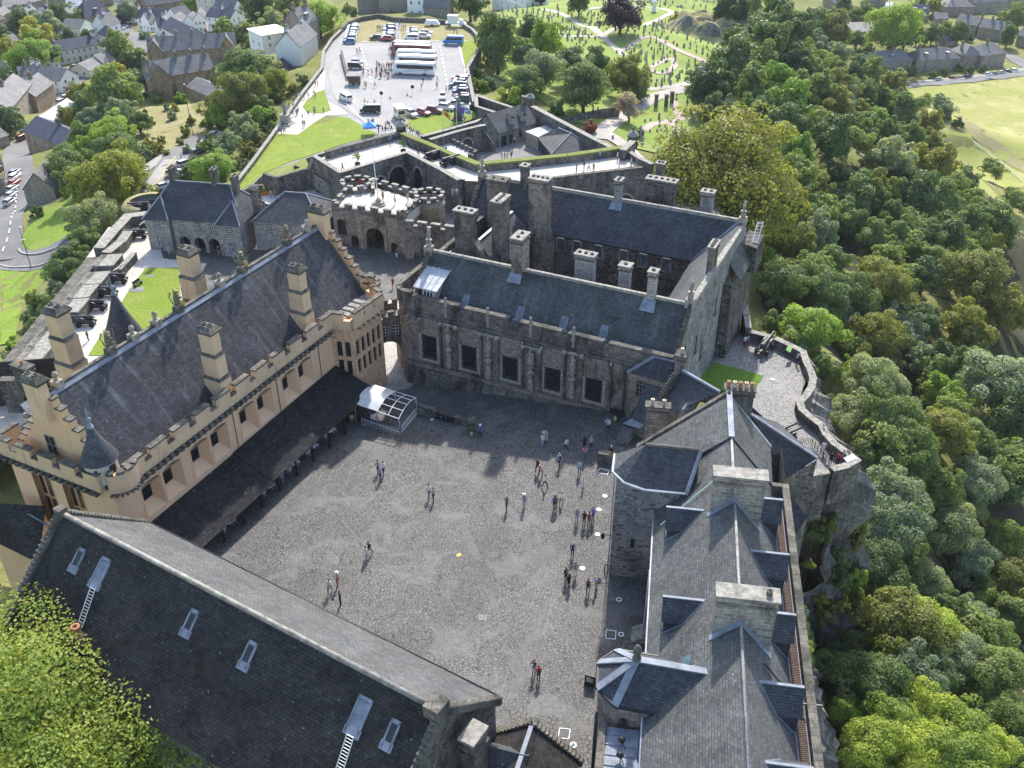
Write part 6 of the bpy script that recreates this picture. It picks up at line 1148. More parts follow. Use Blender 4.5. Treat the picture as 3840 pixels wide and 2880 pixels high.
# ------------------------------------------------------------ terrain: castle rock, wooded slope, cemetery hollow, town
CP=[(0,80,-12),(-30,60,-14),(-10,130,-14),(30,120,-14),(-45,130,-14),(-20,170,-16),(20,180,-18),(0,30,-20),(20,60,-18),(-20,40,-12),(-45,70,-9),(-60,90,-14),
 (31,60,-25),(35,80,-26),(41,100,-26),(48,113,-26),(52,128,-26),(45,148,-22),(48,180,-22),
 (75,100,-42),(110,100,-58),(150,100,-68),(220,100,-72),(80,160,-40),(120,160,-57),(170,160,-70),(90,220,-36),(140,220,-57),(190,220,-71),(50,220,-21),(75,300,-25),(115,300,-40),(155,300,-58),(190,300,-71),
 (95,400,-30),(135,400,-44),(180,400,-64),(215,420,-72),(120,520,-44),(200,540,-66),(300,520,-73),(300,300,-73),(400,400,-74),(40,20,-34),(70,30,-46),(110,20,-60),(300,100,-73),(500,600,-75),(300,700,-75),(150,700,-60),(900,900,-78),(600,0,-75),(60,560,-40),(0,620,-46),(-150,650,-56),(-300,700,-62),(-500,500,-62),(-700,900,-68),(0,1200,-60),(-100,500,-48),(-40,470,-38),
 (10,250,-17),(20,300,-19),(45,300,-20),(10,360,-22),(50,380,-24),(80,350,-24),(20,430,-28),(60,440,-30),(-10,280,-16),(-5,330,-18),(70,270,-22),(55,235,-19),
 (-25,200,-13),(-50,210,-13),(-5,215,-14),(-20,270,-13),(-60,300,-13),(-40,360,-14)]
for t,x,y,z in ((1,140,1650,-29),(1,70,1310,-31),(1,60,940,-35),(1,430,640,-40),(1,500,480,-43),(1,870,170,-50),(1,20,60,-60),(1,250,1560,-27),(1,700,1350,-23),(1,1050,1150,-21),(1,1300,880,-23),(1,1180,1010,-22),(1,1100,760,-26),(1,1100,640,-30),(1,1650,1000,-18),(1,1500,1180,-15),(1,1750,720,-17),(1,1950,480,-19),(1,1600,250,-32),(1,1300,480,-32),(1,1100,0,-52),(1,1900,60,-36),(1,1000,300,-42),(1,100,350,-46),(1,480,1500,-22),(1,560,1650,-18),(4,200,420,-20),(4,100,600,-20),(4,0,300,-28),(4,0,70,-29),(4,250,60,-27),(4,0,560,-24),(3,1300,490,-72),(3,1700,470,-72),(3,2050,400,-73),(3,1200,300,-73),(3,1800,200,-74),(3,2150,60,-75),(3,1100,100,-72),(3,1500,550,-72),(3,2150,470,-72),(3,1500,300,-73),(3,1900,330,-73),(3,1600,700,-72),(3,1900,1100,-72),(3,2100,700,-72)):
    p=at(t,x,y,z);CP.append((p.x,p.y,z))
CPA=np.array(CP,dtype=float)
def Hn(X,Y):
    X=np.asarray(X,float);Y=np.asarray(Y,float);sh=X.shape;X=X.ravel();Y=Y.ravel();out=np.empty_like(X)
    for i in range(0,len(X),4000):
        d=(X[i:i+4000,None]-CPA[None,:,0])**2+(Y[i:i+4000,None]-CPA[None,:,1])**2+60.
        w=d**-1.9;out[i:i+4000]=(w*CPA[None,:,2]).sum(1)/w.sum(1)
    out +=.5*np.sin(X*.11)*np.sin(Y*.09+1)+.25*np.sin(X*.31+Y*.2)
    return out.reshape(sh)
_hc={}
def H(x,y):
    k=(round(x,1),round(y,1))
    if k not in _hc:_hc[k]=float(Hn(np.array([x]),np.array([y]))[0])
    return _hc[k]
def gnd(t,x,y,dz=0.):              # ground point under a pixel (ray march, then bisect)
    D=ray(*tile(t,x,y));o=Vector((0,0,CAM_H));k=20.;st=6.
    while k<3000:
        p=o+D*k
        if p.z<H(p.x,p.y)+dz:break
        k +=st
    a,b=k-st,k
    for _ in range(12):
        m=(a+b)/2;p=o+D*m
        if p.z<H(p.x,p.y)+dz:b=m
        else:a=m
    return o+D*b
xs=np.concatenate([[-6000,-3000,-1600,-1000,-700,-560],np.arange(-480,340,5.),[400,500,700,1000,1600,3000,6000]]);ys=np.concatenate([[-600,-200,-80],np.arange(-30,660,5.),[720,800,900,1100,1500,2500,5000,9000]])
XX,YY=np.meshgrid(xs,ys);ZZ=Hn(XX,YY);nx=len(xs);q=MB();q.mesh(np.stack([XX.ravel(),YY.ravel(),ZZ.ravel()],1).tolist(),[(j*nx+i,j*nx+i+1,(j+1)*nx+i+1,(j+1)*nx+i)for j in range(len(ys)-1)for i in range(nx-1)],0,True)
struct(q.build('ground',M['rough']))
from mathutils.geometry import delaunay_2d_cdt
def drape(name,pts,m,dz=.15,step=5.,flat=None,kind='structure'):
    P=[Vector((p[0],p[1]))for p in pts];n=len(P);E=[(i,(i+1)%n)for i in range(n)]
    # split long edges
    Q=[]
    for i in range(n):
        a,b=P[i],P[(i+1)%n];k=max(1,int((b-a).length/step))
        for j in range(k):Q.append(a.lerp(b,j/k))
    n=len(Q);E=[(i,(i+1)%n)for i in range(n)];x0,x1=min(p.x for p in Q),max(p.x for p in Q);y0,y1=min(p.y for p in Q),max(p.y for p in Q)
    V=list(Q)+[Vector((x,y))for x in np.arange(x0,x1,step)for y in np.arange(y0,y1,step)]
    r_=delaunay_2d_cdt(V,E,[],1,1e-4);vs=r_[0];Z=Hn([v.x for v in vs],[v.y for v in vs])if flat is None else np.full(len(vs),flat)
    q=MB();q.mesh([(v.x,v.y,z+dz)for v,z in zip(vs,Z)],r_[2],0,flat is None);o=q.build(name,M[m]);o['kind']=kind;return o
def pxpoly(pts,z=None):return [(lambda p:(p.x,p.y))(gnd(*p)if z is None else at(*p,z))for p in pts]
def ribbon(C_,w):                    # closed outline round a centre line
    L_,R_=[],[]
    for i,c in enumerate(C_):
        a=C_[max(0,i-1)];b=C_[min(len(C_)-1,i+1)];d=Vector((b[0]-a[0],b[1]-a[1])).normalized();nn=Vector((d.y,-d.x));wi=w[i]if isinstance(w,(list,tuple))else w
        R_.append((c[0]+nn.x*wi/2,c[1]+nn.y*wi/2));L_.append((c[0]-nn.x*wi/2,c[1]-nn.y*wi/2))
    return L_+R_[::-1]
def smooth(C_,k=4):
    out=[]
    for i in range(len(C_)-1):
        p0,p1,p2,p3=(Vector(C_[max(0,min(len(C_)-1,j))][:2])for j in (i-1,i,i+1,i+2))
        for s in range(k):t=s/k;out.append(tuple(.5*((2*p1)+(p2-p0)*t+(2*p0-5*p1+4*p2-p3)*t*t+(3*p1-p0-3*p2+p3)*t**3)))
    out.append(tuple(C_[-1][:2]));return out
def road(name,pts,w,m='asphalt',dz=.25,z=None,step=4.):return drape(name,ribbon(smooth(pxpoly(pts,z)),w),m,dz,step,None if z is None else z)
# meadow, cemetery, banks
ME=pxpoly([(3,2500,1700),(3,2212,1500),(3,2000,1390),(3,1880,1250),(3,1760,1100),(3,1680,900),(3,1560,740),(3,1440,565)])
drape('meadow',ME+pxpoly([(3,1800,520),(3,2212,470),(3,2600,420),(3,2900,1400)]),'meadow',.12,8)
drape('wood_or_shadow_floor',[(28,20),(36,95),(52,130),(46,190),(62,250),(70,300),(82,345),(96,420),(110,520),(170,500)]+ME[::-1]+[(160,150),(160,20)],'floor',.06,8)
drape('cemetery_lawn',pxpoly([(2,900,130),(2,1040,60),(2,1500,10),(2,2212,-40),(3,300,60),(3,330,330),(3,100,540),(3,40,720),(3,260,860),(3,480,940),(2,2150,1020),(2,1900,960),(2,1500,780),(2,1350,690),(2,1000,500)]),'cemetery',.12,6)
for pts in ([(4,0,100),(4,130,95),(4,300,60),(4,400,0),(4,340,60),(4,160,300),(4,90,560),(4,0,580)],[(1,130,1560),(1,210,1420),(1,330,1340),(1,460,1290),(1,520,1440),(1,480,1520),(1,400,1590),(1,230,1650)]):drape('bank_grass',pxpoly(pts),'bank',.14,5)
drape('waste_ground',pxpoly([(1,870,730),(1,960,690),(1,1330,680),(1,1340,850),(1,1250,880),(1,1090,980),(1,900,1060)]),'dry',.14,5)
drape('wood_or_shadow_floor',[(-75,45),(-38,45),(-38,68),(-75,92)],'floor',.14,6)  # no wood here: dark sheet paints the shadow on the lower left ground
# roads of the town
TL=[(1,10,1700),(1,40,1560),(1,85,1300),(1,130,1120),(1,110,1000),(1,180,900),(1,290,800),(1,400,690),(1,450,600),(1,490,500),(1,500,440)]
road('town_road',TL,7.5);road('town_road',[(1,300,470),(1,430,450),(1,560,440),(1,700,400),(1,860,350),(1,930,300),(1,880,230),(1,810,190),(1,860,140),(1,830,110)],8.);road('town_road',[(1,930,300),(1,1010,250),(1,1120,200)],6)
road('bend_road',[(1,0,1640),(1,120,1700),(1,250,1690),(1,380,1640),(1,470,1560)],8.5);road('bend_road',[(4,-20,20),(4,110,40),(4,260,20),(4,380,-40)],9)
road('castle_drive',[(1,980,1240),(1,1080,1150),(1,1150,1040),(1,1230,960),(1,1330,880)],9.);road('ramp_path',[(1,930,1110),(1,1010,1050),(1,1080,1010)],3.5,'pavement',.2);road('ramp_path',[(1,940,1250),(1,1010,1170),(1,1110,1040)],3.5,'pavement',.3)
road('crescent_road',[(3,1430,560),(3,1600,545),(3,1850,525),(3,2100,490),(3,2300,450)],8,dz=.4);road('crescent_pavement',[(3,1430,545),(3,1600,528),(3,1850,508),(3,2100,473),(3,2300,433)],2.5,'pavement',.5);road('side_road',[(3,2090,350),(3,2180,400),(3,2260,450)],7)
def dashes(pts,m,w,l,gap,z=None,dz=.3,n0=0):
    C_=smooth(pxpoly(pts,z),6);q=MB();acc=0;on=True;need=l
    P=[Vector((c[0],c[1],(H(c[0],c[1])if z is None else z)+dz))for c in C_]
    for i in range(len(P)-1):
        a,b=P[i],P[i+1];L=(b-a).length;d=(b-a)/max(L,1e-6);t=0;nn=Vector((d.y,-d.x,0)).normalized()*w/2
        while t<L:
            s=min(need,L-t)
            if on:u0,u1=a+d*t,a+d*(t+s);q.poly([u0-nn,u0+nn,u1+nn,u1-nn])
            t +=s;need -=s
            if need <=1e-6:on=not on;need=l if on else gap
    return struct(q.build('road_marking',M[m]))
dashes([(1,20,1640),(1,70,1470),(1,110,1250),(1,140,1100)],'white',.25,2.2,2.2,dz=.5);dashes([(1,405,470),(1,470,460),(1,560,445)],'white',.3,1.5,1.5,dz=.5);dashes([(1,490,560),(1,515,470)],'white',.3,1.2,1.2,dz=.5);dashes([(1,125,1620),(1,150,1650),(1,250,1650),(1,380,1600),(1,450,1530)],'pavement',.5,50,.1,dz=.5);dashes([(4,0,65),(4,90,82),(4,230,75),(4,330,40)],'pavement',.5,50,.1,dz=.5);dashes([(1,985,1235),(1,1060,1140),(1,1140,1025)],'yellow',.2,50,.1,dz=.5)
# meadow paths and cut lines
for pts,m,w in (([(3,1700,900),(3,1850,1080),(3,2050,1230),(3,2260,1380)],'dry',2.2),([(3,1690,690),(3,1880,840),(3,2040,960),(3,2260,1120)],'dry',6)):road('meadow_path',pts,w,m,.3,None,5)
q=MB();P_=[gnd(3,*p)for p in ((1880,925),(1950,980),(2080,1080),(2212,1190))]
for i in range(3):
    for k in range(10):p=P_[i].lerp(P_[i+1],k/10);p.z=H(p.x,p.y);q.tube(p,p+Vector((0,0,1.1)),.07,4)
    for h in (.5,1.0):q.tube(P_[i]+Vector((0,0,h)),P_[i+1]+Vector((0,0,h)),.06,4)
tag(q.build('field_fence',M['white']),'thin pale rail fence running across the meadow','fence')
# ------------------------------------------------------------ esplanade car park
EZ=-12.
ES=[(2,0,195),(2,40,155),(2,120,122),(2,245,100),(2,345,125),(2,560,130),(2,790,160),(2,880,250),(2,890,310),(2,815,440),(2,850,640),(2,870,690),(2,900,740),(2,520,890),(2,400,900),(2,370,870),(2,-20,960),('c',600,80),('c',130,255),('c',0,380),('c',-140,470),(1,1540,1200),(1,1830,780),(1,2080,440),(1,2110,300),(1,2212,195)]
EP=pxpoly(ES,EZ);q=MB();q.prism([(p[0],p[1])for p in EP],-34,EZ-.1,0,1);struct(q.build('esplanade',[M['rubble_wall'],M['asphalt_pale']]))
def flat(name,pts,m,k):return drape(name,pxpoly(pts,EZ),m,-.06+.02*k,400.,EZ)
flat('parking_grass',[(2,10,200),(2,45,160),(2,125,128),(2,245,106),(2,345,132),(2,560,138),(2,785,168),(2,860,240),(2,880,262),(2,20,275)],'dry',0)
flat('parking_verge',[(2,770,262),(2,888,262),(2,880,310),(2,805,440)],'lawn',1)
flat('parking_path',[(2,345,132),(2,375,132),(2,388,265),(2,340,265)],'asphalt_pale',1)
flat('esplanade_road',[(1,2100,300),(1,2212,190),(1,2260,200),(1,2190,330),(1,2130,480),(1,2150,600),(1,2212,690),(2,120,770),(2,260,830),(2,370,830),(2,290,760),(2,170,700),(2,60,600),(2,0,480),(2,-30,330),(2,0,220),(1,2230,180)],'pavement',2)
flat('front_lawn',[('c',-130,460),('c',0,370),('c',125,250),('c',430,120),('c',590,75),(2,-10,940),(2,240,870),(2,160,830),(2,60,770),(1,2212,755),(1,2110,750),(1,2040,790),(1,1930,872),(1,1790,868),(1,1540,1195)],'lawn',3)
flat('lawn_verge',[(1,2040,800),(1,2110,752),(1,2200,755),(1,2120,790),(1,2060,805)],'rough',4)
flat('statue_plaza',[(1,1780,860),(1,1830,790),(1,2080,450),(1,2110,460),(1,2100,570),(1,2110,650),(1,2212,700),(1,2260,740),(1,2110,748),(1,2030,795),(1,1940,872),(1,1790,866)],'flag',2)
flat('plaza_lawn',[(1,1960,690),(1,1990,650),(1,2050,600),(1,2100,580),(1,2120,640),(1,2145,715),(1,2080,735),(1,1990,730)],'lawn',5)
flat('flag_lawn',[(2,430,775),(2,560,750),(2,770,705),(2,870,700),(2,940,740),(2,560,870),(2,520,868),(2,430,830)],'lawn',3)
wallline('esplanade_wall','long retaining wall with pale coping on the left of the esplanade and front lawn',[(1,1510,1205),(1,1640,1040),(1,1830,780),(1,1960,600),(1,2085,440),(1,2098,330),(1,2150,250),(1,2230,175)],EZ+.9,.7,-30,cap='coping')
wallline('esplanade_wall','curved wall round the far end of the car park',[(2,0,185),(2,40,145),(2,125,112),(2,245,92),(2,345,115),(2,560,122),(2,690,135)],EZ+1.2,.7,-30,cap='coping_dark')
wallline('esplanade_wall','rubble wall along the right side of the car park above the trees',[(2,790,152),(2,850,190),(2,895,245),(2,898,300),(2,815,440),(2,835,540),(2,860,660)],EZ+1.1,.8,-30,cap='coping');wallline('esplanade_wall','low wall between the drive and the parking area',[(2,0,330),(2,20,420),(2,45,500)],EZ+.8,.6,-14,cap='coping_dark')
wallline('lawn_wall','plain low wall at the near edge of the front lawn',[('c',-160,478),('c',0,378),('c',128,375)],EZ+.3,.7,-26,cap='coping_dark')
def mark(pts,w=.35):return dashes(pts,'white',w,400,.1,EZ,.06)
for pts in ([(2,20,275),(2,60,270),(2,880,264)],[(2,120,290),(2,150,380),(2,200,540)],[(2,755,280),(2,800,460)],[(2,640,300),(2,690,560)]):dashes(pts,'white',.35,2.5,2.,EZ,.06)
for pts in ([(2,765,290),(2,800,460),(2,835,690)],[(2,0,640),(2,100,740),(2,180,810)],[(2,730,520),(2,825,520)],[(2,720,560),(2,828,555)],[(2,720,600),(2,830,590)],[(2,715,640),(2,832,630)]):mark(pts)
# ------------------------------------------------------------ trees: tapered trunk, limbs, crown of leaf clumps
def tree_mesh(name,seed,nleaf,clumps,spread=(1,1,.95),leaf=.085,droop=0.,shape='round',trunk=True):
    r_=np.random.default_rng(seed);C=[];Rr=[]
    for i in range(clumps):                    # clump centres: shell-biased, uneven outline
        while True:
            d=r_.normal(size=3);d /=np.linalg.norm(d)
            if d[2]>-.72:break
        rad=(r_.uniform(.8,1.12)if i %6==0 else r_.uniform(.35,.84))if i>clumps*.25 else r_.uniform(.05,.45);p=d*rad
        if shape=='cone':p[:2]*=(1.02-.62*(p[2]+.7)/1.5);p[2]*=1.25
        if shape=='tall':p[:2]*=.68;p[2]*=1.3
        if shape=='wide':p[2]*=.72
        C.append(p*np.array(spread));Rr.append(r_.uniform(.15,.36)*(1.15 if rad<.4 else .72 if rad>.86 else 1))
    C=np.array(C);Rr=np.array(Rr);w=Rr**2/np.sum(Rr**2);ci=r_.choice(clumps,nleaf,p=w)
    d=r_.normal(size=(nleaf,3));d /=np.linalg.norm(d,axis=1)[:,None];d[:,2]=np.where((d[:,2]<-.25)&(r_.random(nleaf)<.7),-d[:,2],d[:,2])
    rr=Rr[ci]*r_.uniform(.55,1.08,nleaf)**.6;P=C[ci]+d*rr[:,None]*np.array([1,1,.8]);P[:,2]-=droop*np.linalg.norm(P[:,:2],axis=1)**2
    out=P/np.maximum(np.linalg.norm(P,axis=1),.05)[:,None]
    n=d*.75+out*.35+r_.normal(size=(nleaf,3))*.5+np.array([0,0,.25]);n /=np.linalg.norm(n,axis=1)[:,None]
    t=np.cross(n,r_.normal(size=(nleaf,3)));t /=np.linalg.norm(t,axis=1)[:,None];b=np.cross(n,t)
    s=leaf*r_.uniform(.55,1.25,nleaf)[:,None];q1=r_.uniform(.45,.8,nleaf)[:,None]
    V=np.stack([P-t*s,P-b*s*q1+n*s*.18,P+t*s,P+b*s*q1+n*s*.18],1).reshape(-1,3)
    me=bpy.data.meshes.new(name);nv=len(V);me.vertices.add(nv);me.vertices.foreach_set('co',V.ravel());me.loops.add(nv);me.loops.foreach_set('vertex_index',np.arange(nv,dtype=np.int32));me.polygons.add(nleaf);me.polygons.foreach_set('loop_start',np.arange(0,nv,4,dtype=np.int32));me.update(calc_edges=True)
    tr=MB();base=-1.75 if shape !='shrub' else-.8
    tr.tube((0,0,base),(0.02,.01,-.7),.085,8,0,.06);tr.tube((.02,.01,-.7),(0,0,.25),.06,7,0,.02)
    for i in range(0,clumps,2):c=C[i];tr.tube((0,0,-.75+.5*(i %5)/5),tuple(c*.9),.03,5,0,.008)
    return me,tr
TK={}
def tree_kind(key,**kw):
    out=[]
    for k in range(kw.pop('n',2)):
        me,tr=tree_mesh(key,kw.get('seed',1)*31+k,**{a:b for a,b in kw.items()if a !='seed'});to=tr.build('trunk',M['bark']);tm=to.data;bpy.data.objects.remove(to);out.append((me,tm))
    TK[key]=out
tree_kind('round',seed=1,nleaf=10000,clumps=54,n=3,leaf=.058);tree_kind('tall',seed=2,nleaf=10000,clumps=50,shape='tall',n=2,leaf=.056);tree_kind('wide',seed=3,nleaf=11000,clumps=60,shape='wide',n=2,leaf=.055);tree_kind('cone',seed=4,nleaf=4600,clumps=44,shape='cone',leaf=.07,n=1);tree_kind('airy',seed=5,nleaf=3200,clumps=40,leaf=.07,n=2);tree_kind('near',seed=8,nleaf=24000,clumps=95,leaf=.038,n=2)
tree_kind('beech',seed=6,nleaf=60000,clumps=170,leaf=.024,droop=.12,n=1);tree_kind('front',seed=7,nleaf=260000,clumps=190,leaf=.0112,n=1);tree_kind('shrub',seed=9,nleaf=1500,clumps=18,leaf=.12,n=2,shape='shrub')
MESHMAT={}
def leaf_obj(me,m):
    k=(me.name,m)
    if k not in MESHMAT:
        c=me if not me.materials else me.copy()
        if me.materials:c.materials.clear()
        c.materials.append(LEAF[m]);MESHMAT[k]=c
        if c is not me:pass
    return MESHMAT[k]
BASEM={}
def put_tree(kind,m,c,rad,label,group,cat='tree',sz=1.0,name='tree',ground=None):
    # c = crown centre in the world, rad = crown radius; trunk reaches the ground
    ms=TK[kind];me,tm=ms[random.randrange(len(ms))];k=(me.name,m)
    if k not in BASEM:cm=me.copy();cm.materials.clear();cm.materials.append(LEAF[m]);BASEM[k]=cm
    base=-1.75*rad*sz if kind !='shrub' else-.8*rad*sz;g=H(c.x,c.y)if ground is None else ground
    o=bpy.data.objects.new(name,None);COL.objects.link(o);o.location=(c.x,c.y,min(g,c.z+base));tag(o,label,cat,group);h=c.z-o.location.z
    cr=bpy.data.objects.new('crown',BASEM[k]);COL.objects.link(cr);cr.parent=o;cr.location=(0,0,h);cr.scale=(rad*random.uniform(.86,1.16),rad*random.uniform(.86,1.16),rad*sz*random.uniform(.9,1.22));cr.rotation_euler=(0,0,random.uniform(0,6.28))
    t=bpy.data.objects.new('trunk',tm);COL.objects.link(t);t.parent=o;t.location=(0,0,h);t.scale=(rad,rad,h/(1.75 if kind !='shrub' else .8));return o
COLW=dict(dark='dark green',mid='mid green',bright='fresh green',grey='silvery green',olive='olive',gold='yellowing',beech='olive',front='yellow green',lime='lime green',purple='dark purple',pinkbrown='pinkish brown',red='dark red')
SHW=dict(round='rounded',tall='tall',wide='broad',cone='conical',airy='open',near='dense',beech='huge spreading',shrub='low',front='large')
NTREE={}
def tree_px(t,x,y,r,kind='round',m='mid',where='',group=None,sz=1.,label=None,cat='tree',lift=None):
    # crown centre at this pixel; depth from ground height below the crown
    px=r/EX[t][2]if t in EX else r/1.728;R_=4.
    for _ in range(4):
        p=gnd(t,x,y,(1.15 if kind !='shrub' else .6)*R_*sz if lift is None else lift);dep=p.y*_c-(p.z-CAM_H)*_s;R_=px*dep/FPX
    if label is None:
        key=(m,kind,where);n=NTREE[key]=NTREE.get(key,0)+1;NTREE.setdefault('items',[]).append((key,n,p,R_))
    o=put_tree(kind,m,p,R_*(1.22 if t !=1 else 1.34),label,group,cat,sz,'tree' if cat=='tree' else cat.replace(' ','_'))
    if label is None:o['_key']=f'{m}|{kind}|{where}'
    return o
K=dict(r='round',t='tall',w='wide',c='cone',a='airy',n='near',s='shrub');C3=dict(d='dark',m='mid',b='bright',g='grey',o='olive',y='gold',l='lime',p='purple',k='pinkbrown',x='red')
def trees(t,where,group,text):
    for s in text.split(';'):
        s=s.strip()
        if not s:continue
        x,y,r,c,*k=s.split(',');tree_px(t,float(x),float(y),float(r),K[k[0]]if k else 'round',C3[c],where,group)
W1=('in the battery wood','trees of the wood behind the spur battery')
trees(3,*W1,'480,230,130,d;330,90,110,d;600,90,110,m;640,210,140,d;430,40,80,m;760,190,110,d;950,230,110,o;500,330,140,m;200,580,150,d;330,420,140,d;450,430,120,m;560,330,130,d;700,250,120,d;650,130,100,m;850,150,90,m;960,260,90,b;900,330,90,g;1000,380,80,g;730,400,110,d;440,590,140,m,t;590,560,130,b;690,680,140,b;690,830,150,m;480,760,120,m;850,600,110,m;960,680,120,o;1060,750,90,m;1100,500,85,d;1220,500,85,m,t;1180,610,75,d;1265,640,75,d;1370,560,85,o;1150,700,60,y;1270,790,85,b;1420,720,110,m;1380,640,65,g;970,930,140,m,t;720,1010,120,b;730,1150,90,m;1090,850,75,o;1180,850,75,m;1330,850,75,m;1350,1040,140,g;1480,880,90,m;1600,820,80,o;1600,930,75,o;330,250,80,d;220,720,100,d;860,480,90,m;1000,560,90,o;800,500,80,d;560,200,80,m;860,260,70,m;1070,640,70,g;130,500,90,d;1150,420,60,m;1220,420,50,m')
W2=('past the terrace','trees on the slope beyond the lookout terrace')
trees(3,*W2,'1130,1280,150,m;1260,1250,120,o;1040,1420,120,m;1330,1420,110,m;1620,1100,130,o;1520,1270,140,m;1680,1290,120,m;1830,1180,90,m;1980,1330,80,g,a;1870,1440,110,m;2050,1480,120,m;1720,1530,120,m;1560,1540,120,m;1400,1540,110,m;1240,1560,110,m;2010,1600,90,y;880,1500,120,g;760,1600,110,o;640,1450,90,b;590,1560,80,b;620,1230,100,b;860,1250,90,o;860,1140,60,y,t;1150,1150,60,m;1200,1090,60,o;1000,1150,80,d;760,1330,110,d;1430,1150,90,d;1000,1280,80,m')
trees(6,*W2,'650,170,150,m,n;560,30,70,b;780,130,130,m;960,50,120,m;900,240,140,m,n;1090,260,150,m,n;1280,190,180,o,n;1560,140,130,d;1640,50,90,m;1900,140,190,o,n;2080,340,160,o;1830,390,110,y;1850,520,150,o;1560,420,120,d;1700,700,120,d')
W3=('under the terrace wall','trees close under the lookout terrace')
trees(6,*W3,'830,480,150,b,n;800,600,110,b;740,590,90,g;960,400,80,b;1050,420,100,g;1340,420,120,g;1220,560,180,o,n;1440,540,120,g;1330,700,110,o;1550,680,110,g;880,740,110,m;1090,770,90,b;1250,860,180,g,n;1640,770,110,m;1670,890,100,b;1750,980,100,b;1080,1050,150,g,n;1330,1100,190,m,n;1450,1260,170,m,n;1700,1150,150,o,n;1850,1180,130,m;1960,1270,120,m;2090,850,230,g,n;2130,1070,150,d;2100,1350,110,m;1350,1590,200,g,n;1680,1520,130,m;1900,1470,140,g,n;2100,1490,120,m;580,440,75,m;670,480,60,g;1170,1300,120,d;950,1000,90,m')
W4=('below the cliff','trees on the steep slope below the cliff')
trees(9,*W4,'1330,140,190,g,n;1250,360,170,d,n;1420,340,130,d;1750,110,150,g,n;1850,320,140,g,n;2080,200,130,m;2110,420,140,o,n;1570,430,120,g,n;1640,490,100,m;1140,410,80,g;1180,530,80,m;1090,650,100,g;1450,560,100,m;1430,780,230,o,n;1620,760,170,l,n;1860,700,130,g,n;1960,850,170,m,n;2130,700,140,m,t;2020,1060,170,m,n;1800,950,150,g,n;1250,1130,210,m,n;1480,1110,190,g,n;1620,1060,140,m,n;2130,1370,140,m,n;1060,1330,120,b,n;1350,1370,170,l,n;1590,1330,170,l,n;1800,1400,180,l,n;1230,1540,190,l,n;1500,1560,190,l,n;1760,1610,200,l,n;1990,1570,150,l,n;900,1000,100,m;870,1410,80,m;950,1600,80,y;930,820,60,o,s;870,1160,55,o,s;2160,1580,110,m;1060,440,55,y,s;1000,920,90,d;1280,950,110,d;1700,640,110,d;1120,860,100,m;1950,560,100,m')
W5=('near the far villas','trees around the villas by the meadow')
trees(3,*W5,'1380,190,150,b,n;1520,240,55,m;1620,220,65,m;1700,200,55,o;1790,220,60,m;2110,240,60,m,t;1170,80,60,m;1120,110,55,m;1040,40,55,d;1270,90,35,d;2150,110,70,m;1630,50,45,y;1540,30,40,m;1000,110,50,m;930,130,60,m;1680,680,70,g,a;1850,250,30,d,s;1180,330,50,g,s;1130,260,50,m;2080,110,40,m;1440,260,60,d;1800,440,30,m,s;1700,470,30,m,s;1860,460,30,d,s;1630,490,30,m,s;1480,470,35,m,s;1310,480,40,b,s;1940,450,30,m,s;1720,740,40,m,s;1660,650,35,d,s;1780,800,40,d,s')
W6=('beside the car park','trees beside the car park')
trees(2,*W6,'1012,290,165,m,t;1220,215,85,d;1330,290,105,l;1180,360,80,g;1290,460,120,g,n;1185,530,105,m,n;1490,430,110,d,n;1570,560,150,d,n;1660,400,85,m;1850,500,115,o,n;1930,610,55,d;1095,635,80,l,s;880,480,45,l,s;900,560,50,l,s;870,400,40,g,s;960,540,50,g,s;1390,710,60,m,s;940,745,25,m,s;1000,300,90,m')
for t,x,y,r,k,m,lab in ((2,1810,90,112,'near','purple','dark purple leaved tree standing among the far gravestones'),(2,1868,700,82,'airy','pinkbrown','thin pinkish brown tree by the cemetery lane'),(2,1600,840,55,'shrub','red','dark red bush beside the cemetery lane'),(2,1928,872,38,'shrub','dark','clipped dark bush below the pinkish brown tree'),(2,1540,25,70,'round','dark','dark tree at the far cemetery path left of the purple tree'),(2,2170,150,60,'shrub','gold','yellowish bush on the rocky knoll of the cemetery')):
    tree_px(t,x,y,r,k,m,'',None,1.,lab)
tree_px('f',1565,392,138,'beech','beech','',None,.92,'huge spreading olive green beech behind the palace roofs')
W7=('on the battery bank','trees and bushes on the bank below the grand battery')
trees(1,*W7,'440,1080,120,m,n;470,1200,90,m;730,1190,185,y,n;620,1420,130,g,n;560,1570,90,m;500,1650,70,m;560,990,80,b;520,900,85,m;720,870,115,b,n;760,990,110,m,n;600,780,75,g;680,740,75,g;790,760,85,g;900,800,65,m;840,1080,80,m;240,1380,45,d,s;530,1450,70,m,s');trees(4,*W7,'430,120,110,m,n;380,250,70,g;290,370,100,m;260,500,85,d;110,610,70,b,s;210,290,50,o;570,60,70,m;200,420,60,m,s;60,660,50,g,s;450,30,90,m')
W8=('below the esplanade','trees on the slope beside the esplanade wall')
trees(1,*W8,'1590,430,110,m,n;1490,510,85,d;1560,620,120,o,n;1450,690,100,o,n;1660,560,85,m;1770,540,80,y,n;1410,760,80,b,a;1690,740,60,b,a;1570,820,70,g;1625,870,55,g;1470,930,80,g,a;1720,680,50,m;1390,1110,110,b,n;1210,1130,50,m,s;1500,1080,45,m,s;1600,980,45,o,s;1800,640,45,m,s;1960,520,35,m,s;1690,400,60,m;1880,580,30,y,s;1640,1010,30,o,s;1560,1060,35,o,s;1700,900,30,g,s;1280,1060,50,g,s')
W9=('in the old town','trees in the gardens of the old town')
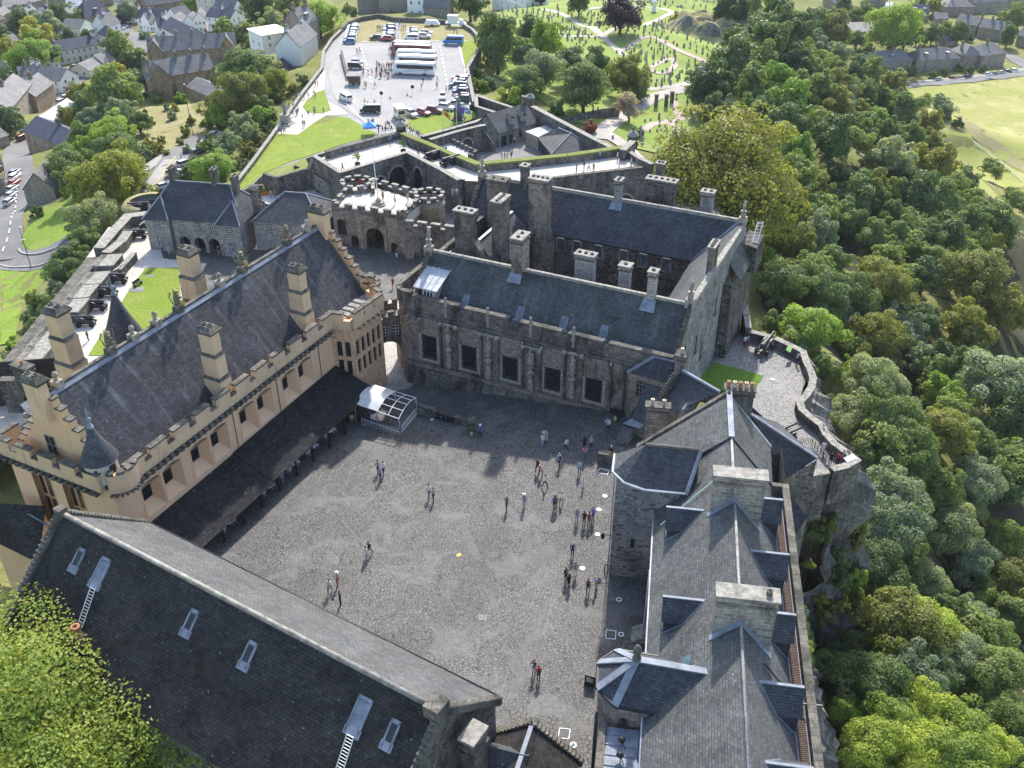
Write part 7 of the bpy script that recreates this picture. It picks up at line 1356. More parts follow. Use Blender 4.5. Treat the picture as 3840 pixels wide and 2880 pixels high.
trees(1,*W9,'230,250,110,y;200,390,110,b,n;310,350,70,b;140,150,75,d;330,170,80,g;440,240,45,d,c;340,270,45,d;380,100,55,m;450,80,45,m;40,340,65,y;40,250,55,d;60,540,70,d;740,590,155,m,w;820,640,90,m;760,310,70,m;860,420,65,d;870,530,65,g;900,390,70,m;760,480,60,y;540,700,75,g;530,610,55,o;440,790,65,o;50,800,70,d;110,780,40,m;1120,420,40,m;1030,630,45,m,s;1170,650,40,b,s;1590,230,70,m;1520,250,55,d;1450,170,45,b;1480,130,28,d,c;1650,290,45,b;1690,60,95,d,n;1760,160,75,g;1870,140,65,o;2065,130,105,b,n;1910,40,55,m;1560,30,55,d;1830,30,55,d;1240,30,60,b;1200,290,40,b;1130,300,35,b;830,80,60,g;780,130,35,p;560,240,40,m;130,480,60,m;500,120,40,m;620,20,35,m;1010,330,25,m,s;930,240,25,m,s;480,620,50,o')
trees(2,*W9,'830,25,80,d;740,30,35,b;900,20,50,d;30,60,35,m,s;80,90,30,m,s;1290,-10,35,p')
V0=np.array([v.co[:]for v in TK['airy'][0][0].vertices]);big=[]
for i in range(150):            # the unseen-in-detail understorey of the dense wood, one mass
    x,y=random.uniform(45,185),random.uniform(50,440)
    if x>60+.26*y+(30 if y>170 else 75)or x<36+y*.14:continue
    rr=random.uniform(3.6,5.6);a=random.uniform(0,6.28);c_,s_=math.cos(a),math.sin(a);big.append(V0 @np.array([[c_,s_,0],[-s_,c_,0],[0,0,1]])*rr+np.array([x,y,H(x,y)+rr*1.1]))
BV=np.concatenate(big);me=bpy.data.meshes.new('woodland');nv=len(BV);me.vertices.add(nv);me.vertices.foreach_set('co',BV.ravel());me.loops.add(nv);me.loops.foreach_set('vertex_index',np.arange(nv,dtype=np.int32));me.polygons.add(nv//4);me.polygons.foreach_set('loop_start',np.arange(0,nv,4,dtype=np.int32));me.update(calc_edges=True);me.materials.append(LEAF['mid']);o=bpy.data.objects.new('woodland',me);COL.objects.link(o);tag(o,'dense green understorey filling the wood between its taller trees','woodland',None,'stuff')
n_=0
for (x0,x1,y0,y1,cols,k_)in ((1240,1800,660,1180,'mid grey olive bright'.split(),42),(380,940,700,1300,'mid bright grey mid dark'.split(),34),(880,1330,700,1050,'olive gold grey'.split(),26),(1400,1780,380,680,'mid dark olive'.split(),16),(0,900,60,560,'mid dark grey'.split(),34),(1100,1700,20,330,'mid dark bright'.split(),20)):
    for _ in range(k_):
        p_=gnd(1,random.uniform(x0,x1),random.uniform(y0,y1));n_ +=1;c_=random.choice(cols);rr=random.uniform(.9,2.2);put_tree('shrub',c_,p_+Vector((0,0,.5*rr)),rr,f'{COLW[c_]} bush scattered over the left slopes and gardens, {ordinal(n_)} of its scatter','bushes scattered over the left slopes','bush',1,'bush')
front=put_tree('front','front',at('f',60,1650,1.0),15.,'large yellow green tree in front of the chapel roof at the lower left corner',None,ground=-8)
# each label singles a tree out by rank from a landmark
LM={'in the battery wood':(at(2,1885,915,2),'the right sentry'),'past the terrace':(at(6,415,380,2),'the gate wall'),'under the terrace wall':(at(6,1125,1325,1),'the terrace tip'),'below the cliff':(at(9,700,100,0),'the cliff annex'),'near the far villas':(gnd(3,1440,540),'the road end'),'beside the car park':(at(2,870,640,-10),'the car park corner'),'on the battery bank':(at(4,660,60,-5),'the battery steps'),'below the esplanade':(at(1,1830,780,-12),'the statue plaza'),'in the old town':(gnd(1,500,470),'the junction'),'deep in the wood':(at(6,415,380,2),'the gate wall')}
by={}
for o in list(bpy.data.objects):
    if '_key' in o:by.setdefault(o['_key'],[]).append(o)
for k,os_ in by.items():
    m,kind,where=k.split('|');p,nm=LM[where];os_.sort(key=lambda o:(o.location.x-p.x)**2+(o.location.y-p.y)**2)
    for i,o in enumerate(os_):
        word='bush' if kind=='shrub' else 'tree';cw=COLW[m];sw=SHW[kind]if kind !='shrub' else 'low'
        o['label']=f"{cw} {sw} {word} {where}, {'the only such one' if len(os_) == 1 else ordinal(i+1)+' from '+nm}";o['category']=word;del o['_key']
        if word=='bush':o.name='bush'
# ------------------------------------------------------------ houses
def house(t,a,b,depth,h,rise,wm,rm,label,cols=4,rows=2,front='eave',chims=(),win=(.9,1.3),hip=0,door=None,z=None,dorm=0,cat='house',name='house',group=None,flatroof=False,sash='white'):
    A=gnd(t,*a)if z is None else at(t,*a,z);B=gnd(t,*b)if z is None else at(t,*b,z);zb=min(A.z,B.z)-1.5;zg=(A.z+B.z)/2;F,L=line(A,B);ze=zg+h
    o=thing(name,label,cat,F.w(L/2,-depth/2,zg),group);ops=[]
    for r_ in range(rows):
        for c in range(cols):
            if rows==0 or cols==0:break
            u=L*(c+.5)/cols;zz=zg+.9+r_*(h-.3)/max(1,rows)
            if door is not None and r_==0 and c==door:ops.append((u-.5,u+.5,zg+.0,zg+2.1,.12,0));continue
            ops.append((u-win[0]/2,u+win[0]/2,zz,min(ze-.3,zz+win[1]),.12,0))
    m=MB();wall(m,F,0,L,zb,ze,0,ops,0,0)
    side=[(depth*f-.4,depth*f+.4,zg+1+r_*2.6,zg+2.2+r_*2.6,.12,0)for f in (.3,.7)for r_ in range(rows)if zg+2.2+r_*2.6<ze-.2]if rows else []
    F1,F2,F3=Frame(F.w(L,0,0),F.az-90),Frame(F.w(L,-depth,0),F.az+180),Frame(F.w(0,-depth,0),F.az+90)
    wall(m,F1,0,depth,zb,ze,0,side,0,0,1);wall(m,F2,0,L,zb,ze);wall(m,F3,0,depth,zb,ze,0,side,0,0,1)
    ov=.35;rf=MB();zr=ze+rise;e=ze-.12
    if flatroof:rf.box(F,-ov,L+ov,-depth-ov,ov,ze,ze+.3)
    elif hip:
        if L >=depth:r0,r1=F.w(hip,-depth/2,zr),F.w(L-hip,-depth/2,zr)
        else:r0,r1=F.w(L/2,-hip,zr),F.w(L/2,-depth+hip,zr)
        E=[F.w(-ov,ov,e),F.w(L+ov,ov,e),F.w(L+ov,-depth-ov,e),F.w(-ov,-depth-ov,e)]
        if L >=depth:fs=[[E[0],E[1],r1,r0],[E[1],E[2],r1],[E[2],E[3],r0,r1],[E[3],E[0],r0]]
        else:fs=[[E[0],E[1],r0],[E[1],E[2],r1,r0],[E[2],E[3],r1],[E[3],E[0],r0,r1]]
        for f in fs:rf.poly(f)
    elif front=='eave':
        rf.slab([F.w(-.2,ov,e),F.w(L+.2,ov,e),F.w(L+.2,-depth/2,zr),F.w(-.2,-depth/2,zr)],.18);rf.slab([F.w(-.2,-depth-ov,e),F.w(L+.2,-depth-ov,e),F.w(L+.2,-depth/2,zr),F.w(-.2,-depth/2,zr)],.18)
        for u in (0,L):m.poly([F.w(u,0,ze),F.w(u,-depth/2,zr-.1),F.w(u,-depth,ze)])
    else:
        rf.slab([F.w(-ov,.2,e),F.w(-ov,-depth-.2,e),F.w(L/2,-depth-.2,zr),F.w(L/2,.2,zr)],.18);rf.slab([F.w(L+ov,.2,e),F.w(L+ov,-depth-.2,e),F.w(L/2,-depth-.2,zr),F.w(L/2,.2,zr)],.18)
        for v in (0,-depth):m.poly([F.w(0,v,ze),F.w(L/2,v,zr-.1),F.w(L,v,ze)])
    m.build('wall',[M[wm],M['glass']],o);rf.build('roof',M[rm],o)
    for x in ops:
        w_=MB();isd=x[2]<=zg+.1
        if isd:w_.poly([F.w(x[0],-.1,x[2]),F.w(x[1],-.1,x[2]),F.w(x[1],-.1,x[3]),F.w(x[0],-.1,x[3])]);w_.build('door',M['blue_door' if sash !='white' else 'wood'],o)
        else:lights(w_,F,x[0],x[1],x[2],x[3],-.1,2,2,1,.08,.14);w_.build('window',[M['glass'],M[sash]],o)
    for f,g in chims:stack(F,o,L*f,-depth*g,.45,.8,ze,zr+1.3,3,'town_stone' if 'white' not in wm and 'cream' not in wm else wm,0,'coping_dark')
    for k in range(dorm):
        u=L*(k+.5)/dorm;v=-depth*.16;zz=ze+rise*.25;d_=MB();d_.box(F,u-.8,u+.8,v-2.2,v,zz,zz+1.5);dd=d_.build('dormer',M[rm],o);d_=MB();lights(d_,F,u-.65,u+.65,zz+.35,zz+1.4,v+.02,2,1,1,.1,.14);d_.build('window',[M['glass'],M['white']],dd);d_=MB();d_.box(F,u-.95,u+.95,v-2.3,v+.15,zz+1.5,zz+1.65);d_.build('dormer_roof',M['zinc'],dd)
    return o,F,L,zg,ze,zr
RW,RC,TS,TB='render_white','render_cream','town_stone','town_brown';ST,SB='slate_town','slate_townblue'
house(1,(395,425),(655,372),9,5.6,3.2,RC,SB,'long cream terrace with dark blue slate roof beside the road junction',7,2,chims=((.05,.5),(.97,.5)),door=3)
house(1,(345,452),(398,440),8,3.2,2.5,RC,SB,'low cream end house left of the long terrace',1,1)
house(1,(905,207),(1072,190),9,6,3.5,RW,SB,'white house with dark blue roof left of the cluster of white gables',5,2,chims=((.02,.5),))
house(1,(1165,195),(1258,172),8,6,3.2,RW,SB,'white house with dark blue roof in the middle of the white cluster',4,2)
house(1,(1075,225),(1190,215),10,3.8,4,RW,ST,'white house with steep grey gable facing the castle',2,1,'gable');house(1,(1195,210),(1275,205),8,4,3.5,RW,ST,'narrow white gabled house right of the steep gable',2,1,'gable')
house(1,(1268,220),(1345,210),9,6,3.5,RW,ST,'white gabled house with three upper windows',3,2,'gable');house(1,(1350,205),(1500,185),9,5.5,3,RW,SB,'white terrace with blue slate roof behind the old school',4,2,chims=((.5,.5),));house(1,(1525,150),(1588,128),12,6,3.5,RW,ST,'white gable end house at the right of the white terrace',0,0,'gable')
house(1,(1065,300),(1290,288),10,3.6,3.6,RW,SB,'low white house with wide blue roof behind the old school',4,1,chims=((.9,.5),));house(1,(1290,120),(1445,90),10,8.5,4,RC,ST,'tall pinkish cream house with grey roof among trees',4,3,chims=((.05,.5),(.9,.5)))
house(1,(560,175),(745,150),14,4.5,6.5,TB,SB,'brown stone hall with steep dark roof and lead dormer',4,1,dorm=1,hip=4);house(1,(530,235),(618,225),10,4.5,3,RW,ST,'white gabled house left of the grey roofed villa',1,1,'gable');house(1,(615,260),(700,255),9,6,4.5,RW,ST,'white villa with steep grey gabled roof',2,2,'gable',chims=((.5,.5),));house(1,(690,285),(780,270),8,3.2,3.5,RC,SB,'low house with dark roof right of the white villa',2,1,hip=3)
o,F,L,zg,ze,zr=house(1,(985,470),(1545,400),10,6.5,4.2,TB,ST,'rear range of the brown stone school with tall chimneys and gables',10,2,chims=((.03,.5),(.2,.5),(.34,.5),(.52,.5),(.68,.5),(.83,.5)))
for f in (.08,.9):house_g=MB();u=L*f;house_g.box(F,u-2.6,u+2.6,-4,.6,zg,ze);house_g.poly([F.w(u-2.6,.6,ze),F.w(u+2.6,.6,ze),F.w(u,.6,zr)]);house_g.build('gable',M[TB],o);r_=MB();r_.slab([F.w(u-2.9,.9,ze-.2),F.w(u-2.9,-5,ze-.2),F.w(u,-5,zr+.05),F.w(u,.9,zr+.05)],.15);r_.slab([F.w(u+2.9,.9,ze-.2),F.w(u+2.9,-5,ze-.2),F.w(u,-5,zr+.05),F.w(u,.9,zr+.05)],.15);r_.build('gable_roof',M[ST],o)
o,F,L,zg,ze,zr=house(1,(1000,645),(1410,575),10,6.8,4.2,TB,ST,'front range of the brown stone school with wide gable and arched door',8,2,chims=((.02,.5),(.02,.1),(.5,.5),(.74,.5),(.97,.5)),door=2)
u=L*.14;g_=MB();g_.box(F,u-3.4,u+3.4,-4,.8,zg-1,ze);g_.poly([F.w(u-3.4,.8,ze),F.w(u+3.4,.8,ze),F.w(u,.8,zr)]);gg=g_.build('gable',M[TB],o);r_=MB();r_.slab([F.w(u-3.8,1.1,ze-.3),F.w(u-3.8,-5,ze-.3),F.w(u,-5,zr+.05),F.w(u,1.1,zr+.05)],.15);r_.slab([F.w(u+3.8,1.1,ze-.3),F.w(u+3.8,-5,ze-.3),F.w(u,-5,zr+.05),F.w(u,1.1,zr+.05)],.15);r_.build('gable_roof',M[ST],o)
for uu in (-1.6,1.6):w_=MB();lights(w_,F,u+uu-.5,u+uu+.5,zg+4.4,zg+6,.83,2,2);w_.build('window',[M['glass'],M['white']],gg)
house(1,(1232,672),(1418,640),8,2.6,2.2,TB,ST,'low stone annex with rooflights in front of the school',0,0);house(1,(590,505),(680,470),9,3,2.6,RC,ST,'small pale roofed house below the long terrace',1,1);house(1,(680,470),(760,440),9,3.6,2.8,RC,ST,'pale grey roofed house stepped above the smaller one',1,1);house(1,(650,420),(800,400),8,2.6,2.4,TB,ST,'long low grey roof behind the stepped pale houses',0,0)
house(1,(185,590),(405,605),9,5.2,3.4,RW,ST,'white house with grey roof and gable to the road',4,2,chims=((.2,.5),(.03,.5)));house(1,(90,800),(248,715),10,7,3.8,TS,ST,'long stone tenement with pale slate roof at the left edge',5,2,chims=((.03,.5),(.5,.5)));house(1,(255,735),(375,655),9,6.2,3.8,TB,ST,'stone house with tall chimney between the tenement and white house',4,2,chims=((.6,.5),))
house(1,(235,885),(340,888),19,4.2,2.4,RW,'zinc','white gabled hall with bright pale roof along the road',2,1,'gable',cat='hall',z=-36);house(1,(195,1000),(435,960),10,3.6,3.,TB,SB,'dark blue roofed house below the white gabled hall',3,1,chims=((.5,.5),));house(1,(180,1330),(375,1325),19,4.2,4.4,TS,ST,'old stone barn with two tone slate roof beside the road',1,1,'gable',cat='barn',z=-29);house(1,(-20,965),(70,945),8,3.2,2.4,TS,ST,'low stone house at the left edge by the road',2,1);house(1,(-40,1290),(45,1250),9,4.5,3,TS,ST,'stone house cut by the left edge beside the parked cars',2,2);house(1,(-30,1130),(28,1100),9,4.5,3,TS,ST,'second stone house at the left edge above the parked cars',1,2)
house(1,(0,530),(120,520),10,4,3.4,TS,ST,'low grey roofed house among trees at the left edge',2,1,hip=3);house(1,(350,280),(420,275),8,3.2,2.6,TS,ST,'small grey hipped cottage between the garden trees',1,1,hip=2.5);house(1,(100,345),(150,335),8,4.2,3,RC,ST,'small cream house half hidden by the tall garden trees',1,1)
house('j',(0,240),(330,170),11,5,4,TS,ST,'left end block of the long stone terrace at the top left',5,2,chims=((.5,.5),(.98,.5)));house('j',(335,168),(630,105),11,5,4,TS,ST,'middle block of the long stone terrace at the top left',5,2,chims=((.5,.5),(.98,.5)));house('j',(640,105),(900,55),11,5,4,TS,ST,'right block of the long stone terrace at the top left',4,2,chims=((.5,.5),));house('j',(-40,410),(110,390),10,5,3.5,TB,'tile_red','red roofed house at the left edge',2,2);house('j',(930,30),(1130,-10),10,5,4,TS,ST,'grey terrace block at the top edge right of the long terrace',3,2);house('j',(880,160),(1080,150),8,3.2,2.4,RW,'zinc','low white building with bright flat pitched roof at the top left',2,1)
house('j',(570,230),(655,205),6,2.6,1.6,RW,'zinc','small white shed with bright roof in the gardens',0,0);house('j',(90,520),(215,500),9,3.5,3,TS,SB,'dark roofed house behind the tall garden trees',1,1);house('j',(1500,130),(1670,150),9,4,3,RW,ST,'white house with grey roof at the top of the old town',2,1);house('j',(1640,130),(1760,125),10,7,3,TS,ST,'tall square stone house by the top road',3,3,hip=3.5,chims=((.5,.5),));house('j',(1770,190),(1930,185),10,5.5,4,TB,ST,'brown gabled school wing at the top',1,1,'gable');house('j',(1930,230),(2400,170),11,6,4,TB,SB,'long brown school building with dark blue roof at the top',8,2)
house(1,(1445,45),(1530,40),9,6.5,2.5,RW,ST,'white block at the top edge behind the tall cream house',3,3,flatroof=True)
o,*_=house(1,(1805,475),(1965,482),17,8.6,4.4,RW,ST,'big white gabled lodging house with grey roof beside the esplanade wall',2,1,'gable',chims=((.5,.1),(.5,.9)),z=-21);house(1,(1710,330),(1890,300),12,5,.4,RW,'white','flat white roofed extension behind the big white house',2,2,flatroof=True,z=-22);house(1,(1990,335),(2082,300),9,9,4.5,TS,ST,'tall grey stone house with dormers at the top of the esplanade road',2,3,chims=((.1,.5),(.9,.5)),z=-20,dorm=1);house(1,(1805,520),(1925,505),8,2.6,3.2,'wood','slate_dark','dark pavilion with pyramid slate roof beside the big white house',0,0,hip=3.9,z=-21,cat='pavilion')
house(2,(110,75),(250,70),12,7,3,TS,ST,'grey stone range behind the far car park wall',5,2,chims=((.3,.5),(.8,.5)),z=-16);house(2,(250,90),(430,85),12,6,3.5,TS,ST,'second grey stone range at the top behind the car park',5,2,chims=((.5,.5),),z=-16);house(2,(432,112),(535,115),10,7.5,4,RW,ST,'white house with a sign behind the car park wall',2,2,'gable',chims=((.5,.5),),z=-16);house(2,(535,120),(690,128),9,4,5,TS,ST,'steep grey slate roofed house right of the white house',2,1,chims=((.95,.5),),z=-16);house(2,(600,45),(690,40),9,4,4,TS,ST,'small gabled stone house at the top edge by the car park',1,1,'gable',z=-16);house(2,(978,62),(1195,48),12,7,2,RW,ST,'white building wrapped in scaffolding beyond the cemetery',5,2)
sc=thing('scaffold','scaffold frame around the white building beyond the cemetery','scaffold',gnd(2,1080,60));A,B=gnd(2,965,66),gnd(2,1205,52);F,L=line(A,B);m=MB()
for k in range(9):m.tube(F.w(L*k/8,.8,A.z-1),F.w(L*k/8,.8,A.z+8.5),.08,4)
for z_ in (2.2,4.4,6.6,8.3):m.tube(F.w(0,.8,A.z+z_),F.w(L,.8,A.z+z_),.08,4)
m.build('pole',M['steel'],sc)
house('k',(250,990),(735,940),12,6.6,4.2,TS,ST,'left villa of the crescent with flat topped slate roof',6,2,z=-72.5,hip=4.5,chims=((.1,.5),(.55,.3)),dorm=1,win=(1.2,1.7),door=4);house('k',(790,950),(1345,920),12,6.6,4.2,TS,ST,'middle villa of the crescent with two white doors',6,2,z=-72.5,hip=4.5,chims=((.1,.4),(.55,.5)),dorm=2,win=(1.2,1.7),door=2);house('k',(1400,900),(1620,880),12,7,4,TS,ST,'left half of the big villa with corner turret roof',3,2,z=-72.5,hip=4,chims=((.2,.5),),win=(1.3,1.8));house('k',(1625,900),(1940,860),13,7,4,TS,ST,'right half of the big villa at the crescent corner',4,2,z=-72.5,hip=4,chims=((.5,.5),),win=(1.3,1.8))
house('k',(1290,420),(1570,470),10,6,4,TS,ST,'stone house with two tall chimneys behind the villas',3,2,chims=((.3,.5),(.98,.5)),win=(1.4,1.9));house('k',(1590,490),(1950,540),10,6,4,TS,ST,'stone house with three rooflights right behind the big villa',4,2,chims=((.3,.5),(.6,.5)),win=(1.2,1.7));house('k',(1180,210),(1550,200),12,5.5,3.5,TS,ST,'square hipped stone house at the upper right',4,2,hip=5,chims=((.3,.5),));house('k',(720,250),(960,270),9,4,4.5,TS,ST,'grey house with twin gabled dormers behind the great tree',2,1,chims=((.4,.5),),dorm=2);house('k',(1050,300),(1220,310),9,2.8,2.6,TS,ST,'low grey roof between garden trees at the upper right',0,0);house('k',(1520,180),(1960,170),12,7,4.5,TS,ST,'large stone house with slate roofs at the top right',6,2,chims=((.3,.5),(.7,.5)));house('k',(2090,600),(2330,640),10,6,4,TS,ST,'stone house cut by the right edge behind the corner',2,2,chims=((.4,.5),));house('k',(1980,120),(2300,110),11,6,4,TS,ST,'stone house in the top right corner',4,2);house('k',(1180,600),(1330,590),8,2.8,2.4,TS,ST,'low gabled outbuilding behind the right villa',1,1)
house('k',(-250,610),(270,600),22,8,2.5,TS,ST,'long low stone drill hall with ribbed roof behind the trees',0,0,z=-72.5,cat='hall');house('k',(-270,150),(-40,130),10,5,3.5,TS,ST,'stone house at the top right of the wood',3,2);house('k',(150,60),(420,90),10,5,3.5,TS,SB,'dark roofed house at the top edge near the wood',3,2,chims=((.6,.5),));house('k',(410,130),(500,130),7,2.5,1.5,RW,'zinc','small pale roofed garage at the upper right',0,0,cat='garage')
for i,(x,y,x2,y2,wm,rm,lab)in enumerate(((30,330,190,300,TS,ST,'grey roofed house left of the terrace gardens'),(420,330,560,300,RW,ST,'white house under the long terrace gardens'),(640,330,760,300,RW,SB,'white cottage with dark roof above the round trees'),(1120,60,1300,30,RW,ST,'white row at the top edge beside the brown hall'),(1330,80,1480,60,TS,ST,'grey house at the top edge left of the white row'),(1960,420,2060,410,RW,ST,'white gabled cottage in the middle of the old town'),(2080,500,2200,490,RW,SB,'small white house with blue roof by the lane bend'),(300,1180,420,1170,TS,ST,'stone cottage behind the pale tenement'),(0,640,110,620,RC,ST,'cream house between trees at the left edge'),(960,320,1080,300,RW,ST,'white house tucked behind the tall garden hedge'),(2300,60,2480,30,RW,ST,'white terrace at the top edge behind the school'),(2520,150,2700,120,RC,ST,'cream terrace at the top behind the white cluster'),(2750,60,2950,30,TS,SB,'stone block at the top edge among trees'))):house('j',(x,y),(x2,y2),9,4.8,3.2,wm,rm,lab,3,2,chims=((.9,.5),))
# ------------------------------------------------------------ rocky knoll of the cemetery and the cliff under the range
def crag(name,P,hgt,seed,m='rock',rough=1.):
    r_=random.Random(seed);q=MB();k=26;vs=[];P=[(tuple(Vector(P[i][0]).lerp(Vector(P[i+1][0]),t/4)),tuple(Vector(P[i][1]).lerp(Vector(P[i+1][1]),t/4)))for i in range(len(P)-1)for t in range(4)]+[P[-1]];n=len(P);W_=[r_.uniform(-1,1)for _ in range(n)]
    for j in range(k+1):
        f=j/k
        for (a,b)in P:
            x=a[0]+(b[0]-a[0])*f;y=a[1]+(b[1]-a[1])*f;z=a[2]+(b[2]-a[2])*f;l=1.3*math.sin(x*.9+z*.35)+.9*math.sin(y*1.3-z*.7)+.7*math.floor(z/3+W_[P.index((a,b))])%2;vs.append((x+(r_.uniform(-.35,.35)+l*.8)*rough*(j>0),y+(r_.uniform(-.35,.35)-l*.4)*rough*(j>0),z+r_.uniform(-.4,.4)*rough*(0<j<k)))
    q.mesh(vs,[(j*n+i,j*n+i+1,(j+1)*n+i+1,(j+1)*n+i)for j in range(k)for i in range(n-1)],0);o=q.build(name,M[m]);return struct(o)
cl=[]
for i in range(30):u=-30+i*1.9;a=KF.w(u,5.7,-.5 if u<14 else .5);b=KF.w(u,13.5+2.5*math.sin(u*.5),-27);cl.append((a,b))
crag('cliff',cl,26,3,'rock',.95)
tc=[at(6,*p_,-2.6)for p_ in ((860,1440),(960,1420),(1050,1395),(1135,1345),(1080,1275),(990,1200),(930,1130),(850,1050),(780,980),(800,900),(850,800),(805,690),(790,610))];cc_=at(6,700,900,-4.5)
crag('terrace_cliff',[((p_.x-(p_.x-cc_.x)*.05,p_.y-(p_.y-cc_.y)*.05,-2.4),(p_.x+(p_.x-cc_.x)*.22+1.,p_.y+(p_.y-cc_.y)*.16-1,-27))for p_ in tc],22,9,'rock',1.0)
for i in range(44):p_=random.choice(tc);f=random.uniform(.1,.8);put_tree('shrub',random.choice(['mid','bright','olive','gold']),Vector((p_.x+(p_.x-cc_.x)*.35*f+1.5*f,p_.y+(p_.y-cc_.y)*.25*f-f,-4.5-21*f)),random.uniform(.8,2.),f'bush on the terrace crag, {ordinal(i+1)} of those hanging there','bushes hanging on the terrace crag','bush',1,'bush',-27)
for i in range(70):
    u=random.uniform(-28,22);f=random.random();p=KF.w(u,6.2+8.*f,-1-25*f);q=MB();q.blob((0,0,0),(random.uniform(.7,2.),random.uniform(.5,1.3),random.uniform(.8,2.6)),0,7,5);rr=random.Random(i);q.v=[(x*rr.uniform(.75,1.25),y*rr.uniform(.75,1.25),z*rr.uniform(.8,1.2))for x,y,z in q.v]
    q.sm=[False]*len(q.sm);q.v=[(x+p.x,y+p.y,z+p.z)for x,y,z in q.v];struct(q.build('cliff_rock',M['rock']))
for i in range(60):
    u=random.uniform(-28,24);f=random.random()**1.3;p=KF.w(u,7.+7.5*f,-2-23*f);put_tree('shrub',random.choice(['mid','bright','olive','lime']),p,random.uniform(.8,1.8),f'small bush clinging to the cliff, {ordinal(i+1)} of those below the western range','bushes clinging to the cliff','bush',1,'bush',p.z-.5)
kn=gnd(3,200,250);q=MB();n=26;g=[];rg_=random.Random(4)
def kh(x,y):return 8.5*(1-sstep(9,17,math.hypot(x*.8,(y-6)*.9)))*(.75+.25*math.sin(x*.4)*math.cos(y*.5))
for j_ in range(n):
    for i_ in range(n):x=-22+44*i_/(n-1);y=-14+40*j_/(n-1);g.append((kn.x+x,kn.y+y,H(kn.x+x,kn.y+y)+kh(x,y)+rg_.uniform(-.35,.35)*(kh(x,y)>.5)-.05))
for j_ in range(n-1):
    for i_ in range(n-1):
        a=[g[k_]for k_ in (j_*n+i_,j_*n+i_+1,(j_+1)*n+i_+1,(j_+1)*n+i_)];nz=abs((Vector(a[1])-Vector(a[0])).cross(Vector(a[3])-Vector(a[0])).normalized().z);q.poly(a,1 if nz<.72 else 0)
struct(q.build('rocky_knoll',[M['dry'],M['rock']]))
# ------------------------------------------------------------ vehicles (prototypes face +y, length along y)
def loft(mb,secs,m=0,cap=True):    # secs: (y, half width, z0, z1, half width top)
    rings=[]
    for y,hw,z0,z1,ht in secs:rings.append([(-hw*.96,y,z0),(-hw,y,z0+(z1-z0)*.35),(-ht-(hw-ht)*.2,y,z1-.06),(-ht*.9,y,z1),(ht*.9,y,z1),(ht+(hw-ht)*.2,y,z1-.06),(hw,y,z0+(z1-z0)*.35),(hw*.96,y,z0)])
    n=8;vs=[p for r_ in rings for p in r_];fs=[]
    for j in range(len(rings)-1):fs +=[(j*n+i,j*n+(i+1)%n,(j+1)*n+(i+1)%n,(j+1)*n+i)for i in range(n)]
    if cap:fs +=[tuple(range(n-1,-1,-1)),tuple(range((len(rings)-1)*n,len(rings)*n))]
    mb.mesh(vs,fs,m,False)
def wheels(o,xs,ys,r):
    for y in ys:
        for s in (-1,1):
            q=MB();q.tube((s*(xs-.2),y,r),(s*(xs+.02),y,r),r,12);w_=q.build('wheel',M['tyre'],o);q=MB();q.tube((s*(xs+.0),y,r),(s*(xs+.035),y,r),r*.6,8);q.build('rim',M['chrome'],w_)
